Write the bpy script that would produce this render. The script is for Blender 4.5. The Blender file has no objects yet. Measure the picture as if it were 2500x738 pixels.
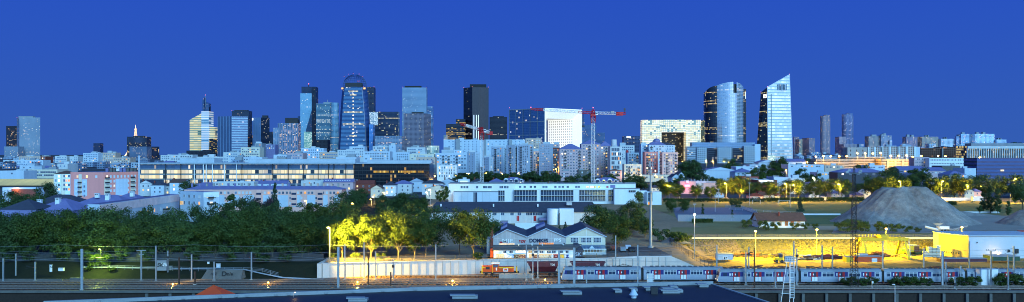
import bpy, math, random
from mathutils import Vector, Matrix
random.seed(7)
SC = bpy.context.scene
COL = SC.collection
F, HY, CZ = 2165.0, 378.0, 35.0     # focal length and horizon row for a 2500 px wide view, eye height in metres

def X(px, Y): return (px-1250.0)/F*Y
def Z(py, Y): return CZ-(py-HY)/F*Y
def h(Y):                            # height of the plateau beyond the railway at distance Y
    pts = [(0,4.0),(650,4.0),(900,10),(1300,14),(2500,22),(6000,26),(60000,26)]
    for (a,za),(b,zb) in zip(pts, pts[1:]):
        if Y <= b: return za+(zb-za)*(max(Y,a)-a)/(b-a)
    return 26
def C(hexs):
    hexs = hexs.lstrip('#'); o = []
    for i in (0,2,4):
        v = int(hexs[i:i+2],16)/255
        o.append(v/12.92 if v <= .04045 else ((v+.055)/1.055)**2.4)
    return (*o,1)

# ------------------------------------------------------------------ materials
def newmat(name):
    m = bpy.data.materials.new(name); m.use_nodes = True
    nt = m.node_tree; b = nt.nodes['Principled BSDF']
    return m, nt, b
class NB:                            # small helper for chains of nodes
    def __init__(s, nt): s.nt = nt
    def n(s, t, **k):
        x = s.nt.nodes.new(t)
        for a,v in k.items(): setattr(x,a,v)
        return x
    def put(s, v, sock):
        if hasattr(v,'is_output'): s.nt.links.new(v, sock)
        else: sock.default_value = v
    def m(s, op, a, b=None, c=None, clamp=False):
        x = s.n('ShaderNodeMath', operation=op, use_clamp=clamp)
        s.put(a, x.inputs[0])
        if b is not None: s.put(b, x.inputs[1])
        if c is not None: s.put(c, x.inputs[2])
        return x.outputs[0]
    def mix(s, f, a, b):
        x = s.n('ShaderNodeMix', data_type='RGBA'); s.put(f, x.inputs[0]); s.put(a, x.inputs[6]); s.put(b, x.inputs[7])
        return x.outputs[2]
    def comb(s, a, b, c=0.0):
        x = s.n('ShaderNodeCombineXYZ'); s.put(a,x.inputs[0]); s.put(b,x.inputs[1]); s.put(c,x.inputs[2]); return x.outputs[0]
    def white(s, vec):
        x = s.n('ShaderNodeTexWhiteNoise', noise_dimensions='3D'); s.put(vec, x.inputs['Vector']); return x.outputs['Value']
    def noise(s, vec, scale, detail=3.0, rough=.55):
        x = s.n('ShaderNodeTexNoise'); 
        if vec is not None: s.put(vec, x.inputs['Vector'])
        x.inputs['Scale'].default_value = scale; x.inputs['Detail'].default_value = detail; x.inputs['Roughness'].default_value = rough
        return x.outputs['Fac']
    def pos(s): return s.n('ShaderNodeNewGeometry').outputs['Position']
    def obj(s): return s.n('ShaderNodeTexCoord').outputs['Object']
    def sepx(s, v):
        x = s.n('ShaderNodeSeparateXYZ'); s.put(v, x.inputs[0]); return x.outputs

_MC = {}
def paint(name, col, rough=.6, metal=0.0, var=.18, scale=.35, col2=None, spec=.5, streak=False, bump=0.0):
    """weathered single colour: large and small noise vary the tone, optional vertical streaks"""
    key = (name,)
    if key in _MC: return _MC[key]
    if isinstance(col,str): col = C(col)
    m, nt, b = newmat(name); q = NB(nt); p = q.pos()
    if streak:
        mp = q.n('ShaderNodeMapping'); q.put(p, mp.inputs[0]); mp.inputs[3].default_value = (1,1,.12); pv = mp.outputs[0]
    else: pv = p
    a = q.noise(pv, scale, 4, .6); c = q.noise(p, scale*9, 2, .5)
    f = q.m('ADD', q.m('MULTIPLY', a, .7), q.m('MULTIPLY', c, .3))
    f = q.m('MULTIPLY_ADD', f, 2.4, -.7, clamp=True)
    lo = tuple(x*(1-var) for x in col[:3])+(1,); hi = tuple(min(1,x*(1+var)) for x in col[:3])+(1,)
    if col2 is not None: lo = C(col2) if isinstance(col2,str) else col2
    q.put(q.mix(f, lo, hi), b.inputs['Base Color'])
    b.inputs['Roughness'].default_value = rough; b.inputs['Metallic'].default_value = metal; b.inputs['Specular IOR Level'].default_value = spec
    if bump:
        bp = q.n('ShaderNodeBump'); bp.inputs['Strength'].default_value = bump; bp.inputs['Distance'].default_value = .1
        q.put(q.noise(p, scale*14, 3), bp.inputs['Height']); q.put(bp.outputs[0], b.inputs['Normal'])
    _MC[key] = m; return m
def glow(name, col, s):
    key = ('glow',name)
    if key in _MC: return _MC[key]
    if isinstance(col,str): col = C(col)
    m, nt, b = newmat(name); b.inputs['Base Color'].default_value = (.5,.5,.5,1)
    b.inputs['Emission Color'].default_value = col; b.inputs['Emission Strength'].default_value = s
    m.cycles.emission_sampling = 'NONE' if s > 3 else 'AUTO'
    _MC[key] = m; return m
def litglass(name, col, s):
    """a lit room behind glass: brightness differs from window to window and across a pane"""
    key = ('lit',name)
    if key in _MC: return _MC[key]
    if isinstance(col,str): col = C(col)
    m, nt, b = newmat(name); q = NB(nt)
    b.inputs['Base Color'].default_value = (.03,.03,.04,1); b.inputs['Roughness'].default_value = .15
    r = q.n('ShaderNodeObjectInfo').outputs['Random']
    n_ = q.noise(q.pos(), .9, 2)
    q.put(col, b.inputs['Emission Color'])
    q.put(q.m('MULTIPLY', q.m('MULTIPLY_ADD', r, 1.1, .45), q.m('MULTIPLY', n_, 2*s)), b.inputs['Emission Strength'])
    m.cycles.emission_sampling = 'NONE'
    _MC[key] = m; return m
def facade(name, wall, glass, cw, ch, ww, wh, lit=.1, c1='#ffd98a', c2='#fff3d8', row=0.0, s=1.2, rough=.15, metal=.5, wrough=.6, seed=0, clump=.5, wallvar=.12, dim=.25, bands=None):
    """wall with a regular grid of openings measured in metres along the wall (uv); some rooms and some whole storeys are lit"""
    key = ('fac',name)
    if key in _MC: return _MC[key]
    wall = C(wall) if isinstance(wall,str) else wall; glass = C(glass) if isinstance(glass,str) else glass
    m, nt, b = newmat(name); q = NB(nt)
    uv = q.n('ShaderNodeUVMap').outputs[0]; u, v, _ = q.sepx(uv)
    cu = q.m('DIVIDE', u, cw); cv = q.m('DIVIDE', v, ch)
    iu = q.m('FLOOR', cu); iv = q.m('FLOOR', cv)
    fu = q.m('ABSOLUTE', q.m('SUBTRACT', q.m('FRACT', cu), .5)); fv = q.m('ABSOLUTE', q.m('SUBTRACT', q.m('FRACT', cv), .5))
    mask = q.m('MULTIPLY', q.m('LESS_THAN', fu, ww/2), q.m('LESS_THAN', fv, wh/2))
    cell = q.comb(iu, iv, float(seed))
    r1 = q.white(cell); r2 = q.white(q.comb(iu, iv, seed+31.7)); rr = q.white(q.comb(5.5, iv, seed+11.3))
    cl = q.noise(q.comb(q.m('MULTIPLY',iu,.21), q.m('MULTIPLY',iv,.27), seed*3.1), 1.0, 1)
    thr = q.m('MULTIPLY', float(lit), q.m('MULTIPLY_ADD', q.m('SUBTRACT', cl, .5), 6*clump, 1.0, clamp=False))
    on = q.m('LESS_THAN', r1, thr)
    if row > 0:
        rowon = q.m('MULTIPLY', q.m('LESS_THAN', rr, row), q.m('LESS_THAN', r2, .82))
        on = q.m('MAXIMUM', on, rowon)
    on = q.m('MULTIPLY', on, mask)
    wv = q.noise(q.comb(q.m('MULTIPLY',u,.04), q.m('MULTIPLY',v,.02), seed*1.0), 1.0, 4)
    wc = q.mix(q.m('MULTIPLY_ADD', wv, 2.2, -.6, clamp=True), tuple(x*(1-wallvar) for x in wall[:3])+(1,), tuple(min(1,x*(1+wallvar)) for x in wall[:3])+(1,))
    gc = q.mix(r2, tuple(x*.88 for x in glass[:3])+(1,), tuple(min(1,x*1.12) for x in glass[:3])+(1,))
    q.put(q.mix(mask, wc, gc), b.inputs['Base Color'])
    q.put(q.m('MULTIPLY_ADD', mask, rough-wrough, wrough), b.inputs['Roughness'])
    q.put(q.m('MULTIPLY', mask, metal), b.inputs['Metallic'])
    q.put(q.mix(r2, C(c1), C(c2)), b.inputs['Emission Color'])
    r3 = q.white(q.comb(iv, iu, seed+77.1))
    q.put(q.m('MULTIPLY', on, q.m('MULTIPLY_ADD', q.m('POWER', r3, 1.6), s*(1-dim), s*dim)), b.inputs['Emission Strength'])
    m.cycles.emission_sampling = 'NONE'
    _MC[key] = m; return m

# ------------------------------------------------------------------ meshes and objects
class MB:
    def __init__(s): s.v=[]; s.f=[]; s.m=[]; s.uv=[]
    def face(s, pts, m=0, uv=None):
        k = len(s.v); s.v += [tuple(p) for p in pts]; s.f.append(tuple(range(k,k+len(pts)))); s.m.append(m)
        if uv is None:
            a = Vector(pts[0]); e = Vector(pts[1])-a; e = e.normalized() if e.length > 1e-6 else Vector((1,0,0))
            n = Vector((0,0,0))
            for i in range(1,len(pts)-1): n += (Vector(pts[i])-a).cross(Vector(pts[i+1])-a)
            t = n.normalized().cross(e) if n.length > 1e-9 else Vector((0,0,1))
            uv = [((Vector(p)-a).dot(e), (Vector(p)-a).dot(t)) for p in pts]
        s.uv += uv; return s
    def box(s, x0,x1,y0,y1,z0,z1, m=0, bottom=True):
        P = [(x0,y0),(x1,y0),(x1,y1),(x0,y1)]
        return s.prism(P, z0, z1, m, m, bottom)
    def prism(s, P, z0, z1, mw=0, mr=0, bottom=False, top=True):
        n = len(P); u = 0.0
        zt = z1 if isinstance(z1,(list,tuple)) else [z1]*n
        for i in range(n):
            j = (i+1)%n; L = math.dist(P[i],P[j])
            s.face([(*P[i],z0),(*P[j],z0),(*P[j],zt[j]),(*P[i],zt[i])], mw, [(u,0),(u+L,0),(u+L,zt[j]-z0),(u,zt[i]-z0)])
            u += L
        if top: s.face([(*P[i],zt[i]) for i in range(n)], mr)
        if bottom: s.face([(*P[i],z0) for i in reversed(range(n))], mw)
        return s
    def loft(s, P0, z0, P1, z1, mw=0):
        n = len(P0); u = 0.0
        for i in range(n):
            j = (i+1)%n; L = math.dist(P0[i],P0[j]); L1 = math.dist(P1[i],P1[j])
            s.face([(*P0[i],z0),(*P0[j],z0),(*P1[j],z1),(*P1[i],z1)], mw, [(u,z0),(u+L,z0),(u+(L+L1)/2,z1),(u+(L-L1)/2,z1)])
            u += L
        return s
    def tube(s, a, b, r0, r1=None, n=6, m=0, cap=True):
        r1 = r0 if r1 is None else r1
        a = Vector(a); b = Vector(b); d = (b-a)
        if d.length < 1e-6: return s
        d.normalize(); w = Vector((0,0,1)) if abs(d.z) < .9 else Vector((1,0,0))
        e1 = d.cross(w).normalized(); e2 = d.cross(e1)
        A = [a+(e1*math.cos(2*math.pi*i/n)+e2*math.sin(2*math.pi*i/n))*r0 for i in range(n)]
        B = [b+(e1*math.cos(2*math.pi*i/n)+e2*math.sin(2*math.pi*i/n))*r1 for i in range(n)]
        for i in range(n):
            j = (i+1)%n; s.face([A[j],A[i],B[i],B[j]], m)
        if cap: s.face(B[::-1],m); s.face(A,m)
        return s
    def ball(s, c, r, m=0, n=8, k=5, sz=1.0):
        c = Vector(c)
        def p(i,j):
            t = math.pi*j/k; f = 2*math.pi*i/n
            return c+Vector((r*math.sin(t)*math.cos(f), r*math.sin(t)*math.sin(f), -r*sz*math.cos(t)))
        for j in range(k):
            for i in range(n):
                q = [p(i,j),p(i+1,j),p(i+1,j+1),p(i,j+1)]
                if j == 0: q = [q[0],q[2],q[3]]
                elif j == k-1: q = q[:3]
                s.face(q,m)
        return s
    def lattice(s, a, b, w0, w1, nseg, r, m=0, brace=True, side=None):
        """square lattice girder between a and b: four chords and zig-zag braces"""
        a = Vector(a); b = Vector(b); d = (b-a).normalized(); ref = Vector((0,0,1)) if abs(d.z) < .9 else Vector((1,0,0))
        if side is not None: ref = Vector(side)
        e1 = d.cross(ref).normalized(); e2 = d.cross(e1)
        def c(t,k):
            p = a.lerp(b,t); w = (w0+(w1-w0)*t)/2
            sx, sy = ((-1,-1),(1,-1),(1,1),(-1,1))[k%4]; return p+e1*sx*w+e2*sy*w
        for k in range(4): s.tube(c(0,k),c(1,k),r,n=4,m=m,cap=False)
        if brace:
            for i in range(nseg):
                t0, t1 = i/nseg, (i+1)/nseg
                for k in range(4):
                    x, y = (k, k+1) if i%2 == 0 else (k+1, k)
                    s.tube(c(t0,x),c(t1,y),r*.7,n=3,m=m,cap=False); s.tube(c(t1,k),c(t1,k+1),r*.7,n=3,m=m,cap=False)
        return s
    def mesh(s, name, mats, off=(0,0,0), smooth=False):
        me = bpy.data.meshes.new(name)
        ox,oy,oz = off
        me.from_pydata([(x-ox,y-oy,z-oz) for x,y,z in s.v], [], s.f)
        for mt in (mats if isinstance(mats,(list,tuple)) else [mats]): me.materials.append(mt)
        me.polygons.foreach_set('material_index', s.m)
        ul = me.uv_layers.new(name='UVMap'); ul.data.foreach_set('uv', [c for p in s.uv for c in p])
        if smooth: me.polygons.foreach_set('use_smooth',[True]*len(me.polygons))
        me.update(); return me
    def build(s, name, mats, parent=None, off=None, smooth=False):
        o0 = off if off is not None else (parent['_loc'] if parent is not None else (0,0,0))
        return link(name, s.mesh(name, mats, o0, smooth), parent)
def link(name, data, parent=None, loc=None, rot=None):
    o = bpy.data.objects.new(name, data); COL.objects.link(o)
    if parent is not None: o.parent = parent
    if loc is not None: o.location = loc
    if rot is not None: o.rotation_euler = rot
    return o
def tag(o, label=None, cat=None, group=None, kind=None):
    for k,v in (('label',label),('category',cat),('group',group),('kind',kind)):
        if v: o[k] = v
    return o
def thing(name, label, cat, loc=(0,0,0), group=None, rotz=0.0, scale=None):
    o = bpy.data.objects.new(name, None); COL.objects.link(o); o.location = loc; o.rotation_euler = (0,0,rotz)
    o.empty_display_size = .5
    if scale: o.scale = scale
    o['_loc'] = tuple(loc)
    return tag(o, label, cat, group)
def sub(o, par):          # mark a part as parent of sub-parts (its own origin lies at its thing's origin)
    o['_loc'] = par['_loc']; return o
def kids(o): return [c for c in COL.objects if c.parent is o]
def copy_tree(proto, parts, loc, rotz=0.0, scale=None, label=None, cat=None, group=None, name=None):
    """copy of a thing given as (root, [(part, [sub-parts])])"""
    r = proto.copy(); COL.objects.link(r); r.location = loc; r.rotation_euler = (0,0,rotz)
    if scale: r.scale = scale
    r['_loc'] = tuple(loc)
    if label: r['label'] = label
    if group: r['group'] = group
    for p, subs in parts:
        c = p.copy(); COL.objects.link(c); c.parent = r
        for g in subs:
            d = g.copy(); COL.objects.link(d); d.parent = c
    return r
def structure(name, mb, mats, kind='structure', smooth=False):
    o = mb.build(name, mats, smooth=smooth); o['kind'] = kind; return o
def txt(word, parent, mat, size, loc, rotz=0.0, name='graffiti', sx=1.0, shear=0.0, ext=.012, bold=.02):
    cu = bpy.data.curves.new(name,'FONT'); cu.body = word; cu.size = size; cu.extrude = ext; cu.offset = bold; cu.align_x='CENTER'; cu.align_y='CENTER'; cu.shear = shear
    cu.materials.append(mat)
    tmp = bpy.data.objects.new('tmp',cu); COL.objects.link(tmp)
    me = bpy.data.meshes.new_from_object(tmp.evaluated_get(bpy.context.evaluated_depsgraph_get())); bpy.data.objects.remove(tmp); bpy.data.curves.remove(cu)
    o = link(name, me, parent, tuple(Vector(loc)-Vector(parent['_loc'])), (math.pi/2,0,rotz)); o.scale = (sx,1,1); return o

# ------------------------------------------------------------------ shared materials
M = {}
M['white']   = paint('white_render','#dfe3e4',.7,var=.1,scale=.12,streak=True)
M['offwhite']= paint('offwhite_render','#c4c6c6',.75,var=.14,scale=.1,streak=True)
M['conc']    = paint('concrete','#9a9892',.85,var=.2,scale=.4,streak=True)
M['concd']   = paint('dark_concrete','#5f5d59',.9,var=.3,scale=.5)
M['grey']    = paint('grey_paint','#8b9196',.5,var=.15)
M['polegrey']= paint('galvanised_pole','#a3a7ab',.45,metal=.2,var=.18,scale=1.2)
M['rust']    = paint('rusty_steel','#5b4034',.75,var=.3,scale=1.5)
M['dark']    = paint('dark_paint','#26272b',.6,var=.2)
M['black']   = paint('black_rubber','#121214',.7,var=.2)
M['roofd']   = paint('dark_slate_roof','#3d3f4a',.7,var=.22,scale=.5)
M['roofp']   = paint('purple_zinc_roof','#73719a',.55,var=.16,scale=.3)
M['roofg']   = paint('grey_gravel_roof','#83868c',.9,var=.18,scale=.25)
M['roofl']   = paint('pale_sheet_roof','#a9b4bc',.5,var=.12,scale=.2)
M['tiles']   = paint('brown_tile_roof','#5f4438',.8,var=.25,scale=.8)
M['tilesr']  = paint('red_tile_roof','#7a3a2c',.8,var=.25,scale=.8)
M['pink']    = paint('pink_render','#e58d80',.8,var=.1,scale=.2,streak=True)
M['pinkp']   = paint('pale_pink_render','#e8b2a4',.8,var=.1,scale=.2,streak=True)
M['cream']   = paint('cream_render','#d8cdb6',.8,var=.12,scale=.2,streak=True)
M['beige']   = paint('beige_render','#c7ab98',.8,var=.12,scale=.15,streak=True)
M['mauve']   = paint('mauve_render','#bda3a6',.8,var=.12,scale=.15,streak=True)
M['bluew']   = paint('pale_blue_render','#b9c6d2',.75,var=.12,scale=.15,streak=True)
M['brick']   = paint('red_brick','#7d3f33',.85,var=.3,scale=2.0)
M['red']     = paint('red_paint','#b3121c',.45,var=.12)
M['orange']  = paint('orange_paint','#d2500f',.5,var=.18,scale=.8)
M['yellow']  = paint('yellow_paint','#f2bd10',.5,var=.15,scale=.8)
M['maroon']  = paint('maroon_paint','#5a2430',.6,var=.3,scale=1.0,streak=True)
M['trainw']  = paint('train_silver','#9aa4b4',.38,metal=.25,var=.1,scale=.6,streak=True)
M['trainr']  = paint('train_roof','#7e868f',.6,var=.2,scale=.5)
M['blue']    = paint('train_blue','#16256e',.4,var=.12)
M['whitep']  = paint('white_paint','#e6e6e4',.45,var=.08)
M['green']   = paint('green_paint','#2c4a33',.6,var=.2)
M['frame']   = paint('window_frame','#d6d8da',.5,var=.05)
def mkglass(name, col, rough=.08, metal=.35):
    m, nt, b = newmat(name); b.inputs['Base Color'].default_value = C(col); b.inputs['Roughness'].default_value = rough; b.inputs['Metallic'].default_value = metal
    b.inputs['Specular IOR Level'].default_value = .8
    return m
M['glass'] = mkglass('dark_glass','#3f4f6a'); M['glassb'] = mkglass('blue_glass','#6d87a6',.06,.6); M['shut'] = paint('white_shutter','#c9ccce',.7,var=.06)
M['warm'] = litglass('warm_lit_window','#ffcf73',1.3); M['cool'] = litglass('cool_lit_window','#fff0cf',1.5); M['amber'] = litglass('amber_lit_window','#ffa632',1.1)
M['sodium'] = glow('sodium_lamp',(1,.50,.06,1),60); M['lampw'] = glow('white_lamp',(1,.86,.55,1),60); M['redlamp'] = glow('red_beacon',(1,.06,.05,1),3); M['lampg']=glow('greenish_lamp',(.8,1,.4,1),25)

# ------------------------------------------------------------------ windows, lamps and other small repeated parts
_WM = {}
def window_mesh(w, hh, kind, mull=1, trans=0):
    k = (round(w,2),round(hh,2),kind,mull,trans)
    if k in _WM: return _WM[k]
    b = MB(); t = .07 if w > .8 else .05
    b.box(-w/2,w/2,-.02,.05,0,hh,1)                                   # pane, slightly proud of the wall
    for x in [-w/2,w/2]+[-w/2+w*(i+1)/(mull+1) for i in range(mull)]: b.box(x-t/2,x+t/2,-.08,.03,0,hh,0)
    for z in [0,hh]+[hh*(i+1)/(trans+1) for i in range(trans)]: b.box(-w/2-t/2,w/2+t/2,-.085,.03,z-t/2,z+t/2,0)
    pane = {'dark':M['glass'],'warm':M['warm'],'cool':M['cool'],'amber':M['amber'],'shut':M['shut'],'blue':M['glassb'],'red':M['red']}[kind]
    _WM[k] = b.mesh('window',[M['frame'],pane]); return _WM[k]
def place_on(root, name, mesh, P, Q, d, z, out=.0):
    """put a wall part at distance d along the wall from P to Q at height z"""
    dx, dy = Q[0]-P[0], Q[1]-P[1]; L = math.hypot(dx,dy); dx/=L; dy/=L
    x, y = P[0]+dx*d+dy*out, P[1]+dy*d-dx*out
    l = root['_loc']
    return link(name, mesh, root, (x-l[0],y-l[1],z-l[2]), (0,0,math.atan2(dy,dx)))
def window_grid(root, P, Q, z0, rows, cols, storey, w, hh, mix='dark', lit=.15, margin=1.5, mull=1, skip=None, kinds=None, name='window'):
    L = math.dist(P,Q); made = []
    for r in range(rows):
        for c in range(cols):
            if skip and skip(r,c): continue
            d = margin+(L-2*margin)*(c+.5)/cols
            k = mix
            x = random.random()
            if x < lit: k = random.choice(kinds or ['warm','warm','cool','amber'])
            elif x < lit+.14: k = 'shut'
            made.append(place_on(root, name, window_mesh(w,hh,k,mull), P, Q, d, z0+r*storey))
    return made
_BM = {}
def balcony_mesh(w, dep=1.2, rail='dark'):
    k = (round(w,1),dep,rail)
    if k in _BM: return _BM[k]
    b = MB(); b.box(-w/2,w/2,-dep,.0,-.15,.02,0)
    b.box(-w/2,w/2,-dep,-dep+.05,.05,1.0,1); b.box(-w/2,-w/2+.05,-dep,0,.05,1.0,1); b.box(w/2-.05,w/2,-dep,0,.05,1.0,1)
    _BM[k] = b.mesh('balcony',[M['offwhite'],M[rail]]); return _BM[k]
def footprint(px0, px1, Y, depth=15, pxm=None, dl=12, dr=12):
    if pxm is None:
        a, c = (X(px0,Y),Y), (X(px1,Y),Y)
        return [a, c, (c[0],Y+depth), (a[0],Y+depth)]
    a = (X(px0,Y+dl),Y+dl); b_ = (X(pxm,Y),Y); c = (X(px1,Y+dr),Y+dr)
    return [a, b_, c, (a[0]+c[0]-b_[0], a[1]+c[1]-b_[1])]
def inset(P, d):
    cx = sum(p[0] for p in P)/len(P); cy = sum(p[1] for p in P)/len(P); o = []
    for x,y in P:
        r = math.hypot(x-cx,y-cy); k = max(.2,1-d/r); o.append((cx+(x-cx)*k, cy+(y-cy)*k))
    return o
def bld(name, label, cat, px0, px1, ytop, Y, wall='bluew', roof='roofg', depth=15, pxm=None, dl=12, dr=12, z0=None, group=None, par=.6, P=None, plant=0, kind='flat', pitch=2.5, eave=.4):
    """building with wall and roof parts; returns (root, footprint, z0, z1)"""
    P = P or footprint(px0,px1,Y,depth,pxm,dl,dr)
    z1 = Z(ytop,Y); z0 = h(Y)-1 if z0 is None else z0
    cx = sum(p[0] for p in P)/len(P); cy = sum(p[1] for p in P)/len(P)
    r = thing(name,label,cat,(cx,cy,z0),group)
    wm = M[wall] if isinstance(wall,str) else wall; rm = M[roof] if isinstance(roof,str) else roof
    zw = z1 if kind == 'flat' else z1-pitch
    MB().prism(P,z0,zw,0,0,top=False).build('wall',wm,r)
    b = MB()
    if kind == 'flat':
        t = .35 if Y < 900 else .6
        b.prism(inset(P,t*1.5),zw-.9,zw-par,0,0)
        I = inset(P,t)                                               # parapet ring
        n = len(P)
        for i in range(n):
            j=(i+1)%n
            b.face([(*P[i],zw),(*P[j],zw),(*I[j],zw),(*I[i],zw)]); b.face([(*I[i],zw),(*I[j],zw),(*I[j],zw-par-.1),(*I[i],zw-par-.1)])
    elif kind == 'hip':
        O = inset(P,-eave*1.4)
        if len(P) == 4:
            l0, l1 = math.dist(P[0],P[1]), math.dist(P[1],P[2])
            k = 0 if l0 >= l1 else 1
            A,B,C_,D = [O[(k+i)%4] for i in range(4)]                # A-B and C-D are the long sides
            sh, lo = min(l0,l1), max(l0,l1); t = min(.5,.5*sh/lo)
            m0 = ((A[0]+D[0])/2,(A[1]+D[1])/2); m1 = ((B[0]+C_[0])/2,(B[1]+C_[1])/2)
            r0 = (m0[0]+(m1[0]-m0[0])*t, m0[1]+(m1[1]-m0[1])*t, z1); r1 = (m1[0]+(m0[0]-m1[0])*t, m1[1]+(m0[1]-m1[1])*t, z1)
            A,B,C_,D = [(*p,zw) for p in (A,B,C_,D)]
            b.face([A,B,r1,r0]); b.face([B,C_,r1]); b.face([C_,D,r0,r1]); b.face([D,A,r0]); b.face([D,C_,B,A])
    elif kind in ('gable','gablex'):
        O = inset(P,-eave*1.4); k = 0 if kind == 'gable' else 1       # gable: ridge parallel to the first wall
        A,B,C_,D = [(*O[(k+i)%4],zw) for i in range(4)]
        r0 = ((A[0]+D[0])/2,(A[1]+D[1])/2,z1); r1 = ((B[0]+C_[0])/2,(B[1]+C_[1])/2,z1)
        b.face([A,B,r1,r0]); b.face([C_,D,r0,r1]); b.face([D,C_,B,A])
        p = [(*P[(k+i)%4],zw) for i in range(4)]
        q0 = ((p[0][0]+p[3][0])/2,(p[0][1]+p[3][1])/2,z1-.15); q1 = ((p[1][0]+p[2][0])/2,(p[1][1]+p[2][1])/2,z1-.15)
        MB().face([p[1],p[2],q1]).build('gable_wall',wm,r); MB().face([p[3],p[0],q0]).build('gable_wall',wm,r)
    b.build('roof',rm,r)
    for i in range(plant):
        a = random.uniform(.2,.8); c = random.uniform(.3,.7)
        x = P[0][0]+(P[1][0]-P[0][0])*a+(P[3][0]-P[0][0])*c; y = P[0][1]+(P[1][1]-P[0][1])*a+(P[3][1]-P[0][1])*c
        s = random.uniform(.8,2.0)*(1 if Y < 900 else 1.6)
        MB().box(x-s*1.4,x+s*1.4,y-s,y+s,z1-par-.05,z1+random.uniform(.7,1.8)*s*.7).build('roof_plant',random.choice([M['grey'],M['roofl'],M['offwhite']]),r)
    return r, P, z0, z1
def chimney(root, px, ytop, ybot, Y, w=1.2, mat='white', pots=True):
    x = X(px,Y); zt, zb = Z(ytop,Y), Z(ybot,Y)
    b = MB().box(x-w/2,x+w/2,Y-w/2,Y+w/2,zb,zt); b.box(x-w*.6,x+w*.6,Y-w*.6,Y+w*.6,zt,zt+.12)
    o = sub(b.build('chimney',M[mat],root),root)
    if pots: MB().box(x-w*.3,x-w*.08,Y-w*.62,Y-w*.5,zt-.6,zt-.2).box(x+w*.08,x+w*.3,Y-w*.62,Y-w*.5,zt-.6,zt-.2).build('vent',M['dark'],o)
    return o
_LN = [0]
def lamp_light(parent, loc, power, col=(1,.55,.08), r=.15, aim=None):
    L = bpy.data.lights.new('lamp_glow','SPOT' if aim else 'POINT'); L.energy = power; L.color = col; L.shadow_soft_size = r
    l = parent['_loc']; o = link('lamp_glow', L, parent, (loc[0]-l[0],loc[1]-l[1],loc[2]-l[2]))
    if aim: L.spot_size = math.radians(146 if aim != 'down' else 164); L.spot_blend = 1.0
    if aim and aim != 'down': o.rotation_euler = (Vector(aim)-Vector(loc)).to_track_quat('-Z','Y').to_euler()
    return o
def street_lamp(label, px, ytop, Y, power, z0=None, mat='sodium', col=(1,.55,.08), arm=-1.2, head=.3, pole='polegrey', r=.12, group=None, drop=.5, name='street_lamp', aim=None):
    z0 = h(Y) if z0 is None else z0
    x = X(px,Y); zt = Z(ytop,Y)
    t = thing(name,label,'street lamp',(x-arm,Y,z0),group)
    MB().tube((x-arm,Y,z0),(x-arm,Y,zt),r,r*.6,n=8).build('pole',M[pole],t)
    b = MB().tube((x-arm,Y,zt-.1),(x,Y-.2,zt+.15),r*.5,r*.4,n=6).box(x-.3,x+.3,Y-.45,Y+.05,zt+.1,zt+.25)
    if arm: b.build('arm',M[pole],t)
    MB().ball((x,Y-.2,zt),head,n=8,k=5,sz=.6).build('lamp_head',M[mat],t,smooth=True)
    if power: lamp_light(t,(x,Y-(.9 if power < 30000 else 3.5),zt-drop),power,col,aim=aim)
    return t
# ================================================================== sky, light, camera
w = bpy.data.worlds.new("World"); SC.world = w; w.use_nodes = True
q = NB(w.node_tree); bg = w.node_tree.nodes['Background']
sky = q.n('ShaderNodeTexSky', sky_type='NISHITA', sun_disc=False)
sky.sun_elevation = math.radians(0.3); sky.sun_rotation = math.radians(180-24); sky.air_density = 1.0; sky.dust_density = .3; sky.ozone_density = 4
dx, dy, dz = q.sepx(q.n('ShaderNodeTexCoord').outputs['Generated'])
zz = q.m('MAXIMUM', dz, 0.0)
ramp = q.n('ShaderNodeValToRGB'); q.put(q.m('POWER', zz, .7), ramp.inputs[0])
cr = ramp.color_ramp
cr.elements[0].position = 0.0; cr.elements[0].color = (.032,.105,.41,1)
cr.elements[1].position = 1.0; cr.elements[1].color = (.016,.050,.300,1)
for p_, c_ in ((.10,(.029,.097,.43,1)),(.20,(.024,.086,.46,1)),(.32,(.018,.072,.49,1)),(.6,(.022,.07,.42,1))):
    e = cr.elements.new(p_); e.color = c_
back = q.m('MULTIPLY_ADD', dy, -.75, .35, clamp=True)                     # the side where the sun has gone down
back = q.m('MULTIPLY', q.m('POWER', back, 1.3), q.m('POWER', 2.718, q.m('MULTIPLY', zz, -2.2)))
dt = q.n('ShaderNodeVectorMath', operation='DOT_PRODUCT'); q.put(q.n('ShaderNodeTexCoord').outputs['Generated'], dt.inputs[0]); dt.inputs[1].default_value = (.49,-.86,.12)
lobe = q.m('MULTIPLY', q.m('POWER', 2.718, q.m('MULTIPLY', q.m('SUBTRACT', dt.outputs['Value'], 1.0), 22.0)), q.m('POWER', 2.718, q.m('MULTIPLY', zz, -2.0)))
lobec = q.n('ShaderNodeCombineXYZ'); lobec.inputs[0].default_value = 12; lobec.inputs[1].default_value = 15; lobec.inputs[2].default_value = 17
def addc(a, b): 
    x = q.n('ShaderNodeVectorMath', operation='ADD'); q.put(a,x.inputs[0]); q.put(b,x.inputs[1]); return x.outputs[0]
def scl(a, f, col=None):
    x = q.n('ShaderNodeVectorMath', operation='SCALE'); q.put(a,x.inputs[0]); q.put(f,x.inputs['Scale']); 
    return x.outputs[0]
def mulc(a, c):
    x = q.n('ShaderNodeVectorMath', operation='MULTIPLY'); q.put(a,x.inputs[0]); x.inputs[1].default_value = c; return x.outputs[0]
gl = q.n('ShaderNodeCombineXYZ'); gl.inputs[0].default_value = .24; gl.inputs[1].default_value = .60; gl.inputs[2].default_value = .95
tot = addc(scl(lobec.outputs[0], lobe), addc(addc(scl(ramp.outputs[0], 7.2), scl(mulc(sky.outputs[0],(.10,.45,.9)), q.m('MULTIPLY_ADD', dy, -.9, 1.0))), scl(gl.outputs[0], q.m('MULTIPLY', back, 6.67))))
q.put(tot, bg.inputs[0]); bg.inputs[1].default_value = .15
sun = bpy.data.lights.new('dusk_glow','SUN'); sun.energy = 3.5; sun.angle = math.radians(40); sun.color = (.30,.71,1.0)
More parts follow.
